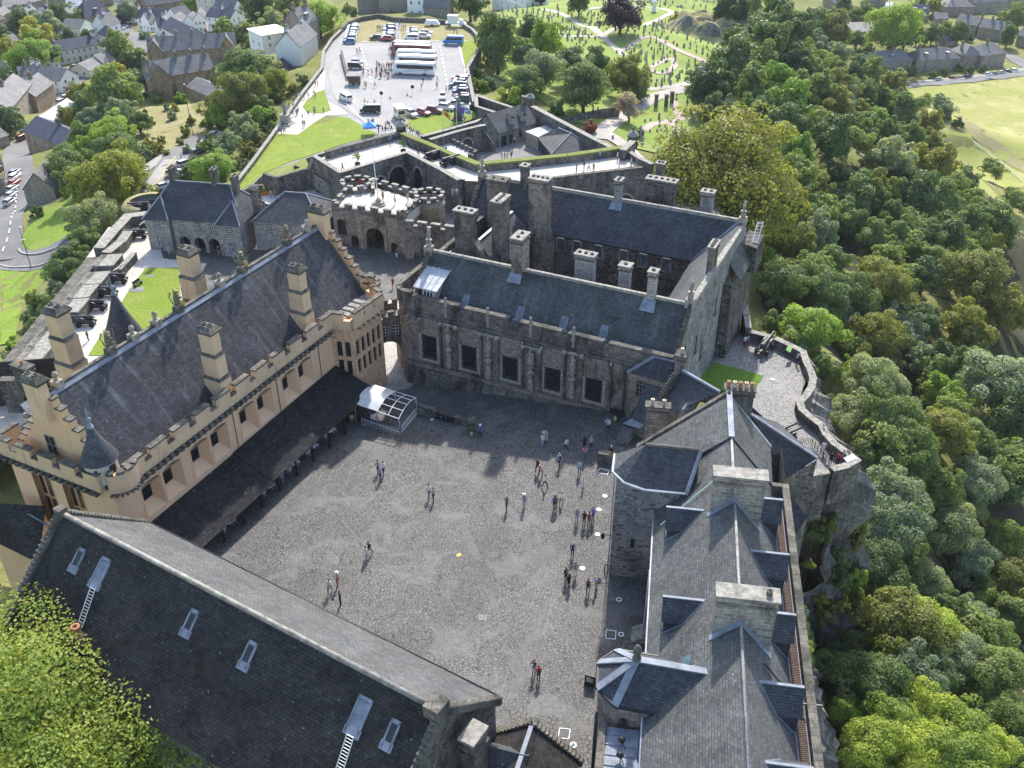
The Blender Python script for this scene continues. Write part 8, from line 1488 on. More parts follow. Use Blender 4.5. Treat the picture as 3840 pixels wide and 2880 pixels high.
def vehicle(kind):
    o=thing(kind,'','car',(0,0,0));b=MB();g=MB()
    if kind=='parked_car':
        loft(b,[(-2.15,.72,.35,.75,.7),(-2.05,.84,.25,.98,.78),(-1.0,.89,.22,1.0,.82),(.9,.89,.22,.98,.82),(1.75,.86,.25,.86,.76),(2.1,.74,.32,.7,.68)]);loft(g,[(-1.95,.76,.95,1.0,.7),(-1.45,.76,.95,1.44,.6),(.25,.76,.95,1.44,.6),(1.1,.74,.93,.97,.68)]);b.hexa([(-.58,-1.5,1.42),(.58,-1.5,1.42),(.56,.2,1.42),(-.56,.2,1.42)],[(-.54,-1.42,1.49),(.54,-1.42,1.49),(.52,.12,1.49),(-.52,.12,1.49)]);W=(.85,(-1.35,1.35),.32)
        for s in (-1,1):
            for y in (-.55,.55):b.hexa([(s*.775,y-.05,.96),(s*.755,y-.05,.96),(s*.755,y+.05,.96),(s*.775,y+.05,.96)],[(s*.635,y-.05,1.44),(s*.6,y-.05,1.44),(s*.6,y+.05,1.44),(s*.635,y+.05,1.44)])
    elif kind=='estate_car':
        loft(b,[(-2.2,.78,.35,.9,.74),(-2.1,.88,.28,1.08,.82),(-1.0,.92,.25,1.1,.86),(.9,.92,.25,1.08,.86),(1.75,.9,.28,.98,.8),(2.15,.78,.35,.8,.72)]);loft(g,[(-2.08,.8,1.05,1.1,.74),(-1.85,.8,1.05,1.6,.66),(.3,.8,1.05,1.62,.66),(1.05,.78,1.03,1.08,.72)]);b.hexa([(-.63,-1.85,1.6),(.63,-1.85,1.6),(.62,.3,1.6),(-.62,.3,1.6)],[(-.6,-1.8,1.68),(.6,-1.8,1.68),(.56,.2,1.68),(-.56,.2,1.68)]);W=(.88,(-1.4,1.4),.36)
        for s in (-1,1):
            for y in (-1.1,-.35,.5):b.hexa([(s*.815,y-.05,1.06),(s*.79,y-.05,1.06),(s*.79,y+.05,1.06),(s*.815,y+.05,1.06)],[(s*.7,y-.05,1.6),(s*.66,y-.05,1.6),(s*.66,y+.05,1.6),(s*.7,y+.05,1.6)])
    elif kind=='van':
        loft(b,[(-2.55,.86,.4,1.85,.78),(-2.45,.95,.32,1.95,.82),(1.0,.95,.3,1.95,.82),(1.75,.93,.32,1.15,.85),(2.4,.84,.4,.92,.78)]);g.hexa([(-.8,1.12,1.84),(.8,1.12,1.84),(.84,1.76,1.22),(-.84,1.76,1.22)],[(-.8,1.2,1.86),(.8,1.2,1.86),(.84,1.84,1.2),(-.84,1.84,1.2)])
        for s in (-1,1):g.hexa([(s*.93,-2.1,1.25),(s*.93,1.1,1.25),(s*.86,.9,1.75),(s*.86,-2.1,1.75)],[(s*.96,-2.1,1.25),(s*.96,1.1,1.25),(s*.89,.9,1.75),(s*.89,-2.1,1.75)])
        g.box(WORLD,-.7,.7,2.53,2.58,1.25,1.75);W=(.92,(-1.6,1.6),.36)
    elif kind=='coach':
        loft(b,[(-6.1,1.2,.4,3.3,1.12),(-5.95,1.25,.3,3.45,1.15),(5.3,1.25,.3,3.45,1.15),(5.8,1.24,.32,3.0,1.12),(6.15,1.18,.4,1.6,1.1)])
        for s in (-1,1):g.box(Frame((0,0),90),s*1.235-.03 if s<0 else 1.23,-1.23 if s<0 else 1.265,-4.9,5.8,1.75,2.85)
        g.hexa([(-1.1,5.42,3.2),(1.1,5.42,3.2),(1.13,6.13,1.5),(-1.13,6.13,1.5)],[(-1.1,5.5,3.22),(1.1,5.5,3.22),(1.13,6.21,1.48),(-1.13,6.21,1.48)]);g.box(WORLD,-1.0,1.0,6.08,6.13,2.1,3.1);W=(1.2,(-3.2,3.9),.52)
        for s in (-1,1):q=MB();q.tube((s*1.15,5.9,3.0),(s*1.45,6.35,2.9),.05,4);q.box(WORLD,s*1.45-.12,s*1.45+.12,-6.45,-6.3,2.2,2.9);q.build('mirror',M['black'],o)
    elif kind=='minibus':
        loft(b,[(-3.3,.95,.4,2.45,.86),(-3.2,1.02,.32,2.6,.88),(1.7,1.02,.3,2.6,.88),(2.3,1.0,.32,1.5,.9),(3.3,.9,.4,1.05,.82)])
        for s in (-1,1):g.hexa([(s*1.0,-2.9,1.4),(s*1.0,2.2,1.4),(s*.93,1.75,2.2),(s*.93,-2.9,2.2)],[(s*1.04,-2.9,1.4),(s*1.04,2.2,1.4),(s*.97,1.75,2.2),(s*.97,-2.9,2.2)])
        g.hexa([(-.85,1.75,2.4),(.85,1.75,2.4),(.9,2.3,1.55),(-.9,2.3,1.55)],[(-.85,1.85,2.4),(.85,1.85,2.4),(.9,2.4,1.55),(-.9,2.4,1.55)]);W=(.98,(-2.0,2.2),.4)
    elif kind=='lorry':
        b.box(WORLD,-1.1,1.1,-1.0,3.6,.9,1.3);b.box(WORLD,-1.12,1.12,-.6,2.9,1.31,3.6);loft(b,[(1.1,1.0,.4,2.3,.86),(2.0,1.0,.4,2.3,.86),(2.6,.98,.4,1.4,.9),(3.3,.9,.45,1.1,.84)]);g.hexa([(-.82,2.03,2.2),(.82,2.03,2.2),(.9,2.6,1.45),(-.9,2.6,1.45)],[(-.82,2.1,2.2),(.82,2.1,2.2),(.9,2.67,1.45),(-.9,2.67,1.45)]);W=(1.0,(-2.4,2.4),.42)
    elif kind=='pickup':
        loft(b,[(-2.6,.86,.4,1.1,.82),(-.5,.92,.35,1.12,.86),(.9,.92,.35,1.12,.86),(1.9,.9,.36,1.05,.82),(2.5,.8,.42,.9,.76)]);loft(g,[(-.6,.82,1.1,1.15,.76),(-.4,.82,1.1,1.7,.68),(.5,.82,1.1,1.7,.68),(1.2,.8,1.1,1.14,.74)]);b.box(WORLD,-.64,.64,-.5,.4,1.69,1.76);g.box(WORLD,-.74,.74,.75,2.5,1.1,1.16);W=(.9,(-1.6,1.6),.38)
    else:    # vintage ice cream van
        loft(b,[(-2.2,.95,.4,2.45,.92),(-2.1,1.0,.35,2.5,.95),(1.2,1.0,.35,2.5,.95),(1.6,.98,.36,1.5,.9),(2.2,.85,.4,1.05,.8)]);b.box(WORLD,-1.05,1.05,-1.5,2.3,2.5,2.62)
        for s in (-1,1):g.box(WORLD,s*1.0-.02,s*1.0+.02,-.9,1.3,1.35,2.2)
        g.box(WORLD,-.7,.7,2.18,2.24,1.35,2.1);W=(.95,(-1.4,1.4),.36)
    b.build('body',M['paint'],o);g.build('window',M['glass'],o)
    yf=max(v[1]for v in b.v);yb=min(v[1]for v in b.v)
    for s in (-1,1):
        h=W[0]*.72;q=MB();q.box(WORLD,s*h-.18,s*h+.18,-yf-.0,-yf+.16,.62,.8);q.build('headlight',M['lamp'],o);q=MB();q.box(WORLD,s*h-.14,s*h+.14,-yb-.14,-yb+.01,.75,.98);q.build('tail_light',M['rearlamp'],o)
    wheels(o,*W);return o
VP={}
PC=dict(white=(.75,.75,.74),silver=(.45,.46,.47),grey=(.2,.21,.22),black=(.02,.02,.022),blue=(.04,.12,.32),red=(.35,.03,.03),darkblue=(.03,.05,.12),brownred=(.22,.06,.05),cream=(.68,.64,.45),brightblue=(.03,.22,.55),green=(.05,.09,.07),maroon=(.12,.03,.03))
def car(kind,t,x,y,yaw,colour,label,group=None,z=None,cat='car',sc=1.0):
    p=gnd(t,x,y)if z is None else at(t,x,y,z)
    if kind not in VP:VP[kind]=vehicle(kind)
    o=place(VP[kind],p+Vector((0,0,.08)),R(yaw),sc,label,group,cat);c=PC[colour];o['paint']=(*c,1.)
    for k in (kids(o)or [c_ for c_ in bpy.data.objects if c_.parent==o]):
        if k.name.startswith('body'):k['paint']=(*c,1.)
    return o
# copies keep their own paint: children are found through copy order
def carz(*a,**k):
    o=car(*a,**k);c=o['paint']
    for ch in list(o.children):ch['paint']=c
    return o
Z0=EZ+.02;GP='cars parked on the esplanade'
def rows(t,lst,yaw,group,z,where):
    for i,(x,y,col,k)in enumerate(lst):carz({'c':'parked_car','e':'estate_car','v':'van'}[k],t,x,y,yaw+random.uniform(-2,2),col,f'{col if col != "brightblue" else "bright blue"} {dict(c="car", e="tall car", v="van")[k]} {where}, {ordinal(i+1)} from near end',group,z)
rows('e',[(140,470,'blue','c'),(150,415,'white','e'),(160,375,'silver','c'),(170,340,'white','c'),(180,310,'white','e'),(190,280,'silver','c'),(195,252,'grey','e'),(205,228,'white','c'),(215,206,'silver','c')],86,GP,Z0,'in the left row of the car park')
rows('e',[(780,420,'red','c'),(820,385,'white','e'),(815,350,'white','c'),(825,320,'silver','c'),(835,278,'blue','e'),(825,248,'white','c'),(820,222,'grey','e')],88,GP,Z0,'in the second row on the dry grass');carz('parked_car','e',600,405,86,'black','black hatchback left of the red car on the dry grass',GP,Z0)
rows('e',[(1210,420,'white','v'),(1220,370,'white','c'),(1225,330,'white','e'),(1228,300,'silver','c'),(1232,270,'grey','c')],84,GP,Z0,'in the third row on the dry grass');carz('estate_car','e',1440,380,262,'white','white tall car alone in front of the silver car',GP,Z0);carz('parked_car','e',1470,320,264,'silver','pale silver car farthest right on the dry grass',GP,Z0)
rows('e',[(2090,1470,'green','e'),(2080,1420,'maroon','c'),(2050,1350,'darkblue','e'),(2060,1290,'white','c'),(1990,1235,'darkblue','e'),(2080,1230,'grey','c'),(2050,1175,'white','c'),(2070,1140,'white','e'),(2030,1110,'red','c'),(2110,1100,'silver','c')],82,GP,Z0,'at the right car park wall')
carz('pickup','e',1960,1570,70,'grey','dark grey pickup behind the bronze statue',None,Z0,'pickup');carz('parked_car','e',1755,1425,180,'white','white car driving towards the castle in the car park',None,Z0);carz('estate_car','e',1820,1620,245,'white','white tall car with black roof by the flag lawn',GP,Z0)
carz('estate_car','g',1350,285,250,'brownred','brown red tall car in the front row beside the lawn',GP,Z0);carz('parked_car','g',1205,310,230,'red','red hatchback in the front row beside the lawn',GP,Z0);carz('estate_car','g',1050,330,215,'silver','silver police style car next to the vintage van',GP,Z0);carz('ice_cream_van','g',895,350,20,'cream','cream vintage ice cream van with white roof',None,Z0,'van',1.15)
carz('van','g',515,285,92,'black','long black people carrier crossing the near car park',None,Z0,'van',1.1);carz('van','g',195,125,35,'white','white van driving up the esplanade road',None,Z0,'van');carz('van','e',255,905,262,'black','black taxi van above the wooden kiosk',None,Z0,'van',.9);carz('parked_car','e',280,830,262,'white','white car half hidden behind the black taxi',GP,Z0)
carz('minibus','e',1935,485,84,'brightblue','bright blue minibus parked at the right car park verge',None,Z0,'minibus');carz('lorry','e',1990,180,262,'white','white box lorry by the far car park wall',None,Z0,'lorry')
CO='coaches parked side by side in the car park'
for i,(x,y,yaw,col,lab)in enumerate(((1265,1005,82,'white','white coach with dark swoosh nearest in the row'),(1300,880,83,'white','second white coach from the front of the row'),(1290,790,83,'white','third white coach with long dark windows'),(1220,690,82,'brownred','brown and white coach fourth in the row'),(1215,640,83,'maroon','dark red and white coach farthest in the row'))):
    o=carz('coach','e',x,y,yaw,col,lab,CO,Z0,'coach')
    if i==0:
        q=MB();F=Frame((0,0),0)    # swoosh, name strip and monogram on the near side
        s=1.262
        P=lambda y_,z_:(-s,y_,z_)
        pts=[(2.6,1.0),(1.2,1.12),(-.6,1.28),(-2.2,1.45),(-3.6,1.42),(-4.6,1.55),(-5.3,1.9)]
        for a,b in zip(pts,pts[1:]):q.tube(P(*a),P(*b),.045,4)
        for a,b in (((-3.1,1.15),(-3.3,1.9)),((-3.3,1.9),(-4.0,1.85)),((-4.0,1.85),(-4.0,1.6)),((-4.0,1.6),(-3.3,1.5)),((-3.4,1.5),(-4.1,1.15))):q.tube(P(*a),P(*b),.05,4)
        for k in range(7):y0=1.8-k*.24-(.15 if k>2 else 0);q.tube(P(y0,1.45),P(y0-.05,1.68),.025,3);q.tube(P(y0-.1,1.45),P(y0-.05,1.68),.025,3)
        q.build('lettering',M['iron'],o,Vector((0,0,0)))
    if col in ('brownred','maroon'):
        q=MB();loft(q,[(-5.9,1.1,3.4,3.5,1.05),(5.0,1.1,3.4,3.5,1.05)]);q.build('roof_panel',M['white'],o,Vector((0,0,0)))
    else:q=MB();q.box(WORLD,-.7,.7,-1.5,1.5,3.44,3.62);q.build('roof_unit',M['white'],o,Vector((0,0,0)))
TR='cars parked along the town street'
def strow(t,lst,group,where):
    for i,(x,y,yaw,col,k)in enumerate(lst):carz({'c':'parked_car','e':'estate_car','v':'van'}[k],t,x,y,yaw,col,f'{col} {dict(c="car", e="tall car", v="van")[k]} {where}, {ordinal(i+1)} from near end',group)
strow(1,[(72,1320,350,'silver','e'),(78,1275,350,'silver','c'),(85,1235,350,'silver','c'),(98,1195,350,'red','c'),(103,1160,350,'white','e'),(100,1130,350,'grey','c'),(158,905,340,'maroon','v'),(188,870,340,'silver','v'),(215,842,335,'white','c'),(240,815,335,'darkblue','c')],TR,'on the street at the left edge')
strow(1,[(405,670,325,'white','e'),(440,640,325,'white','e'),(460,612,325,'silver','c'),(468,593,325,'black','c'),(475,572,325,'white','e'),(482,555,325,'grey','c')],TR,'on the street below the junction')
strow(1,[(388,460,265,'maroon','c'),(495,442,265,'silver','c'),(580,425,265,'white','e'),(785,195,300,'white','c'),(805,182,300,'white','e'),(865,148,290,'white','c'),(798,248,220,'maroon','c'),(1050,232,268,'silver','c'),(1030,285,268,'black','c'),(932,630,10,'black','c'),(575,245,265,'white','c')],TR,'in the old town lanes')
strow(1,[(1135,1135,315,'white','e'),(1205,1075,318,'silver','e'),(1288,1000,322,'black','e'),(1340,945,322,'black','e'),(1395,885,325,'white','c'),(1070,1220,315,'silver','c')],'cars parked on the castle drive','on the castle drive')
strow('k',[(675,1075,275,'silver','c'),(770,1068,275,'red','c'),(1105,1045,276,'silver','c'),(1287,1030,277,'brownred','e'),(1395,1020,277,'silver','c'),(1485,1010,277,'darkblue','e'),(1745,980,279,'white','e'),(1835,970,279,'grey','c'),(1920,955,280,'silver','c'),(2000,943,280,'black','e'),(2090,928,280,'white','e'),(780,950,290,'blue','c')],'cars parked on the crescent','on the crescent road')
strow('j',[(100+38*i,95-9*i,300,['white','silver','red','grey','white','blue','silver'][i %7],'c')for i in range(12)],'cars in the far car park','in the top left car park')
# ------------------------------------------------------------ cannons
def cannon_proto():
    o=thing('cannon','','cannon',(0,0,0));q=MB();prof=[(.0,-1.5),(.1,-1.45),(.12,-1.3),(.24,-1.25),(.26,-1.1),(.22,-1.0),(.21,-.3),(.22,-.2),(.19,.2),(.15,1.6),(.19,1.68),(.2,1.8),(.16,1.85),(.09,1.86),(.08,1.2)]
    n=10;vs=[];
    for r_,y in prof:
        for i in range(n):a=2*math.pi*i/n;vs.append((r_*math.cos(a),y,1.15+y*.05+r_*math.sin(a)))
    q.mesh(vs,[(j*n+i,j*n+(i+1)%n,(j+1)*n+(i+1)%n,(j+1)*n+i)for j in range(len(prof)-1)for i in range(n)],0,True);q.build('barrel',M['iron'],o)
    for s in (-1,1):
        q=MB();F=Frame((s*.36,0),0);pf=[(-1.5,.3),(-1.5,.55),(-1.0,.75),(-.5,.95),(0,1.2),(.7,1.2),(.7,.3)];q.extv(F,[(u,z)for u,z in pf],-.07,.07);q.build('cheek',M['iron'],o)
        for y in (-1.1,.45):q=MB();q.tube((s*.5,y,.32),(s*.66,y,.32),.32,12);q.build('wheel',M['black'],o)
    q=MB();q.tube((-.6,-1.1,.32),(.6,-1.1,.32),.08,6);q.tube((-.6,.45,.32),(.6,.45,.32),.08,6);q.box(WORLD,-.3,.3,.9,1.4,.4,.55);q.build('axle',M['black'],o);return o
cp_=cannon_proto();CG='old iron cannons on the batteries'
for t,x,y,z,yaw,sc,lab in ((4,755,170,-5.94,95,1.25,'black cannon nearest the battery steps'),(4,690,258,-5.94,95,1.25,'second black cannon from the battery steps'),(4,615,345,-5.94,95,1.25,'third black cannon from the battery steps'),(4,545,448,-5.94,95,1.25,'fourth black cannon from the battery steps, nearest the hall chimneys'),(1,890,1540,-5.9,95,1.2,'black cannon on the upper battery by the visitors'),(1,915,1360,-5.2,100,1.2,'black cannon inside the turf topped bastion'),(1,945,1480,-5.9,170,1.1,'black cannon at the corner of the three arched house'),(2,590,1030,1.05,305,1.15,'black cannon beside the railing on the upper battery'),(2,625,1018,1.05,305,1.15,'black cannon second from the railing on the upper battery'),(2,700,1068,1.05,305,1.25,'lone black cannon nearest the palace on the upper battery'),(6,535,610,.08,325,1.3,'black cannon on the lookout terrace'),(6,660,1160,.06,300,.9,'small black cannon on the little terrace lawn'),(6,690,1188,.06,300,.9,'second small black cannon by the terrace steps')):
    o=place(cp_,at(t,x,y,z),R(yaw),sc,lab,CG,'cannon')
# ------------------------------------------------------------ people: one skinned body per pose
def body_mesh(pose,seed=0):
    V=[];E=[];Rr=[];T=[]
    def j(p,r_,par=None,tag_=None):
        V.append(Vector(p));Rr.append(r_);i=len(V)-1
        if par is not None:E.append((par,i));T.append(tag_)
        return i
    sit=pose=='sit';lean=pose=='lean';hz=.5 if sit else .93
    pel=j((0,0,hz),.135);ty=.22 if lean else .03
    sp=j((0,ty*.4,hz+.2),.125,pel,'shirt');ch=j((0,ty*.8,hz+.4),.15,sp,'shirt');nb=j((0,ty,hz+.53),.075,ch,'shirt');nk=j((0,ty+.015,hz+.6),.052,nb,'skin')
    hd=j((0,ty+.03,hz+.68),.085,nk,'skin');tp=j((0,ty+.02,hz+.79),.08,hd,'skin');j((0,ty+.125,hz+.7),.018,hd,'skin')
    for s in (-1,1):j((s*.088,ty+.02,hz+.7),.016,hd,'skin')
    for s in (-1,1):
        sw=s if pose=='walk' else 0
        if sit:kn=(s*.12,.44,.5);an=(s*.12,.46,.09)
        else:kn=(s*.1,.05+.2*sw,.5);an=(s*.1,(-.04+.30*sw if sw>0 else-.02+.36*sw),.09 if sw >=0 else .14)
        h=j((s*.09,.0,hz-.03),.105,pel,'legs');k=j(kn,.068,h,'legs');c=j(tuple(kn[i]*.6+an[i]*.4 for i in range(3)),.062,k,'legs');a=j(an,.042,c,'legs');j((an[0],an[1]+.15,an[2]-.05),.038,a,'shoe');j((an[0],an[1]-.05,an[2]-.04),.04,a,'shoe')
        sh=j((s*.18,ty,hz+.49),.062,nb,'shirt')
        if pose=='phone':el=(s*.25,ty+.14,hz+.28);wr=(s*.09,ty+.33,hz+.52)
        elif sit or lean:el=(s*.24,ty+.12,hz+.24);wr=(s*.14,ty+.36,hz+.16 if sit else hz+.2)
        else:el=(s*.24,-.02-.1*sw,hz+.23);wr=(s*.25,.08-.2*sw,hz+.02)
        e=j(el,.046,sh,'shirt');w_=j(wr,.031,e,'arm');d=(Vector(wr)-Vector(el)).normalized();pm=Vector(wr)+d*.06;p_=j(pm,.036,w_,'skin');side=d.cross(Vector((0,0,1)));side=side.normalized()if side.length>.1 else Vector((0,1,0))
        for q_ in range(4):b=pm+side*(.027-.018*q_);f1=j(b+d*(.055+.006*(q_ in (1,2))),.0105,p_,'skin');j(b+d*(.088+.01*(q_ in (1,2)))-Vector((0,0,.012)),.009,f1,'skin')
        t1=j(pm+side*.05+d*.012,.0115,p_,'skin');j(pm+side*.06+d*.045,.0095,t1,'skin')
    me=bpy.data.meshes.new('body');me.from_pydata([tuple(v)for v in V],E,[]);o=bpy.data.objects.new('person_build',me);COL.objects.link(o);m=o.modifiers.new('s','SKIN');o.modifiers.new('d','SUBSURF').levels=1
    for i,sv in enumerate(me.skin_vertices[0].data):sv.radius=(Rr[i],Rr[i]*(.78 if T and i in (1,2)else 1));sv.use_root=(i==0)
    dg=bpy.context.evaluated_depsgraph_get();ev=o.evaluated_get(dg);out=bpy.data.meshes.new_from_object(ev);bpy.data.objects.remove(o)
    out.materials.clear();order=['shirt','legs','skin','shoe']
    for k in order:out.materials.append(M[k])
    A=np.array([V[a]for a,b in E]);B=np.array([V[b]for a,b in E]);D=B-A;LL=(D**2).sum(1);rad=np.array([Rr[b]for a,b in E]);idx=[]
    for p in out.polygons:
        c=np.array(p.center);t=np.clip(((c-A)*D).sum(1)/LL,0,1);ds=np.linalg.norm(c-(A+D*t[:,None]),axis=1)-rad;tg=T[int(ds.argmin())];idx.append({'shirt':0,'legs':1,'skin':2,'shoe':3,'arm':0 if seed else 2}[tg])
    out.polygons.foreach_set('material_index',idx);out.polygons.foreach_set('use_smooth',[True]*len(idx));hc_=V[6];return out,hz,ty
POSE={}
for nm,sd in (('walk',0),('stand',1),('phone',1),('sit',1),('lean',0)):
    me,hz,ty=body_mesh(nm,sd);q=MB();c=(0,ty-.005,hz+.755);q.blob(c,(.105,.115,.1),0,10,6);q.v=[(x,min(y,c[1]+.05)if z<c[2]+.02 else y,max(z,c[2]-.05))for x,y,z in q.v];o=q.build('hair',M['hair']);hm=o.data;bpy.data.objects.remove(o)
    q=MB();q.blob((0,ty-.02,hz+.72),(.12,.12,.14),0,10,6);q.tube((0,ty-.09,hz+.7),(0,ty-.12,hz+.42),.08,7,0,.05);o=q.build('hair',M['hair']);lm=o.data;bpy.data.objects.remove(o)
    q=MB();q.lathe((0,ty+.02,hz+.79),[(.19,0),(.19,.02),(.1,.03),(.09,.1),(0,.11)],10);o=q.build('hat',M['white']);hat=o.data;bpy.data.objects.remove(o)
    q=MB();q.blob((0,ty-.2,hz+.33),(.15,.1,.23),0,8,6);o=q.build('backpack',M['paint2']);bp=o.data;bpy.data.objects.remove(o)
    POSE[nm]=(me,hm,lm,hat,bp)
CC=dict(white=(.75,.74,.73),black=(.02,.02,.022),grey=(.25,.25,.26),navy=(.03,.05,.12),blue=(.08,.17,.45),red=(.55,.02,.03),pink=(.65,.3,.4),olive=(.16,.14,.08),brown=(.14,.08,.05),beige=(.5,.42,.32),jeans=(.08,.13,.25),purple=(.4,.25,.5),coral=(.8,.15,.18),lightblue=(.4,.5,.68),green=(.1,.3,.1),orange=(.5,.16,.04),stripe=(.45,.45,.45),palejeans=(.3,.4,.55),hair=(.05,.03,.02),blonde=(.4,.3,.15),greyhair=(.4,.39,.38),ginger=(.3,.06,.03))
CW=dict(lightblue='pale blue',stripe='striped',palejeans='pale jeans')
def person(t,x,y,pose,yaw,sh,lg,label,zf=hc,hair='hair',long=False,hat=False,bag=None,sc=1.,group=None,dz=0.):
    p=drop(t,x,y,zf)if callable(zf)else at(t,x,y,zf);me,hm,lm,ht,bp=POSE[pose];o=bpy.data.objects.new('person',me);COL.objects.link(o);o.location=p+Vector((0,0,dz));o.rotation_euler=(0,0,R(yaw));o.scale=(sc,)*3
    tag(o,label,'person',group);o['shirt']=(*CC[sh],1.);o['legs']=(*CC[lg],1.)
    h=bpy.data.objects.new('hat' if hat else 'hair',ht if hat else (lm if long else hm));COL.objects.link(h);h.parent=o;h['hair']=(*CC[hair],1.)
    if bag:b=bpy.data.objects.new('backpack',bp);COL.objects.link(b);b.parent=o;b['paint2']=(*CC[bag],1.)
    return o
PG='visitors in the courtyard'
for a in (('h',382,522,'stand',300,'white','palejeans','man in white shirt and striped pale trousers reaching forward','hair'),('h',408,440,'stand',190,'white','white','person in white behind the man in striped trousers','hair'),('h',460,432,'stand',120,'pink','white','woman in pink top facing two people in white','hair',True),('h',798,600,'walk',60,'white','black','woman in white cardigan holding a plastic bag','hair'),('h',1112,580,'stand',20,'black','black','woman with long black hair dressed in black','hair',True),('h',1112,738,'walk',10,'pink','jeans','person in pink top and blue jeans behind the woman in black','hair',True),('h',1222,560,'stand',180,'stripe','black','person in black and white striped jumper','blonde'),('h',678,862,'walk',20,'lightblue','black','bald man in shorts with black backpack','beige',False,False,'black'),('h',1025,992,'walk',170,'lightblue','jeans','man in pale blue shirt and jeans walking towards camera','hair'),('h',298,965,'walk',330,'black','black','person in black with red hair','ginger',True),('h',355,1035,'walk',330,'white','black','blonde person with coral pink backpack','blonde',False,False,'coral'),('h',430,1238,'walk',280,'white','black','woman in white top and black skirt in mid stride','hair'),('h',1090,1240,'phone',60,'white','white','child in white with arms raised','blonde',False,False,None,.85),('h',68,1562,'walk',180,'grey','palejeans','man in white cap and dark jacket with pale jeans','white',False,True),('h',590,1600,'stand',30,'blue','black','man with blue hooded top beside a camouflage rucksack','hair'),('h',618,1598,'stand',10,'olive','black','person with camouflage rucksack beside the blue top','hair',False,False,'olive'),('h',713,1515,'walk',330,'white','black','child in white top and red shoes','hair',False,False,None,.8),('h',1498,245,'phone',160,'lightblue','jeans','person photographing beside the arched doorway wall','hair'),('h',1525,250,'phone',150,'white','black','second person in white photographing by the arched doorway','hair'),
 (5,240,1405,'walk',200,'grey','black','person in grey in the left trio near the lean-to','hair'),(5,275,1412,'walk',200,'white','navy','person in white in the left trio near the lean-to','hair'),(5,255,1450,'walk',200,'purple','navy','person in lilac in front of the left trio','greyhair'),(5,570,1560,'walk',200,'white','jeans','woman in white top and jeans with black bag','hair',True),(5,598,1583,'walk',200,'beige','black','woman in cream jacket beside the woman in jeans','hair'),(5,1072,1637,'walk',190,'olive','olive','person in long olive coat','blonde'),(5,903,1170,'stand',140,'blue','navy','guide in blue with a white hat by the domed pillar','white',False,True),(5,190,1080,'stand',200,'navy','black','person in dark top beneath the canopy','hair'),(5,205,1090,'stand',220,'white','blue','person in white and blue beneath the canopy','hair'),(5,236,1102,'stand',170,'beige','jeans','person in cream beneath the canopy front edge','hair'),
 (8,1525,58,'stand',180,'purple','palejeans','woman in lilac top in the group near the drain covers','blonde',True),(8,1572,80,'stand',10,'black','black','person in black with backpack in the group near the drain covers','hair',False,False,'black'),(8,1604,82,'stand',350,'pink','black','person with pale pink hood in the group near the drain covers','hair',False,False,'black'),(8,1630,50,'stand',140,'blue','navy','person in bright blue in the group near the drain covers','hair'),(8,185,275,'walk',150,'black','jeans','person in black and jeans behind the person in white','hair'),(8,165,308,'walk',150,'white','white','person all in white walking on the left of the yard','hair'),(8,1497,283,'stand',190,'navy','navy','grey haired man in navy standing alone','greyhair'),(8,1455,447,'stand',30,'black','black','person in black with green rucksack','hair',False,False,'green'),(8,1475,488,'stand',40,'black','black','woman in black in front of the green rucksack','hair',True),(8,1515,413,'stand',200,'grey','white','person in white trousers with black backpack','hair',False,False,'black'),(8,1597,521,'walk',170,'black','black','woman in black with white shoes and long hair','hair',True),(8,1652,500,'lean',120,'lightblue','beige','woman in pale blue bending beside the woman in black','blonde'),(8,1248,1045,'phone',160,'navy','palejeans','person in navy with camera near the A-board','ginger',True),(8,1278,1088,'stand',20,'maroon' if 0 else 'red','black','person in dark red with black backpack near the A-board','hair',False,False,'black'),(7,2140,520,'walk',170,'white','black','person in white with blue cap near the chapel roof','navy'),(7,2190,472,'walk',200,'beige','red','woman in pale hat and dark red trousers near the chapel roof','white',False,True),(8,-2,600,'stand',90,'black','black','person in black with outstretched arms near the chapel roof','hair')):
    person(*a[:8],hc,*a[8:9],**dict(zip(('long','hat','bag','sc'),a[9:])),group=PG)
person('h',1565,760,'sit',160,'black','orange','bald man in black and orange trousers seated on the steps',hc,'beige',dz=.7)
person(5,335,205,'walk',190,'black','red','woman in red skirt walking in the sunlit street',lambda x,y:hs(x,y)+.05,'hair',True);person('c',1515,1125,'stand',170,'navy','white','man in navy jacket and white trousers before the gatehouse stair',lambda x,y:hs(x,y)-.1)
TP='visitors on the lookout terrace'
for a in ((6,398,588,'walk',30,'white','black','person in white and black walking by the terrace gate'),(6,417,583,'walk',30,'grey','red','person in red trousers by the terrace gate'),(6,733,700,'lean',300,'stripe','navy','person in striped top leaning on the terrace wall'),(6,890,1175,'lean',300,'white','black','woman in white leaning on the curved terrace wall'),(6,905,1280,'stand',0,'white','white','person dressed all in white on the terrace'),(6,955,1350,'stand',330,'black','black','person in black at the terrace tip'),(6,998,1355,'stand',320,'red','black','person in red at the terrace tip'),(6,1025,1345,'lean',320,'grey','grey','person in grey leaning on the terrace tip wall'),(6,1055,1330,'lean',315,'beige','brown','woman in tan leaning on the terrace tip wall')):person(*a,.05,group=TP)
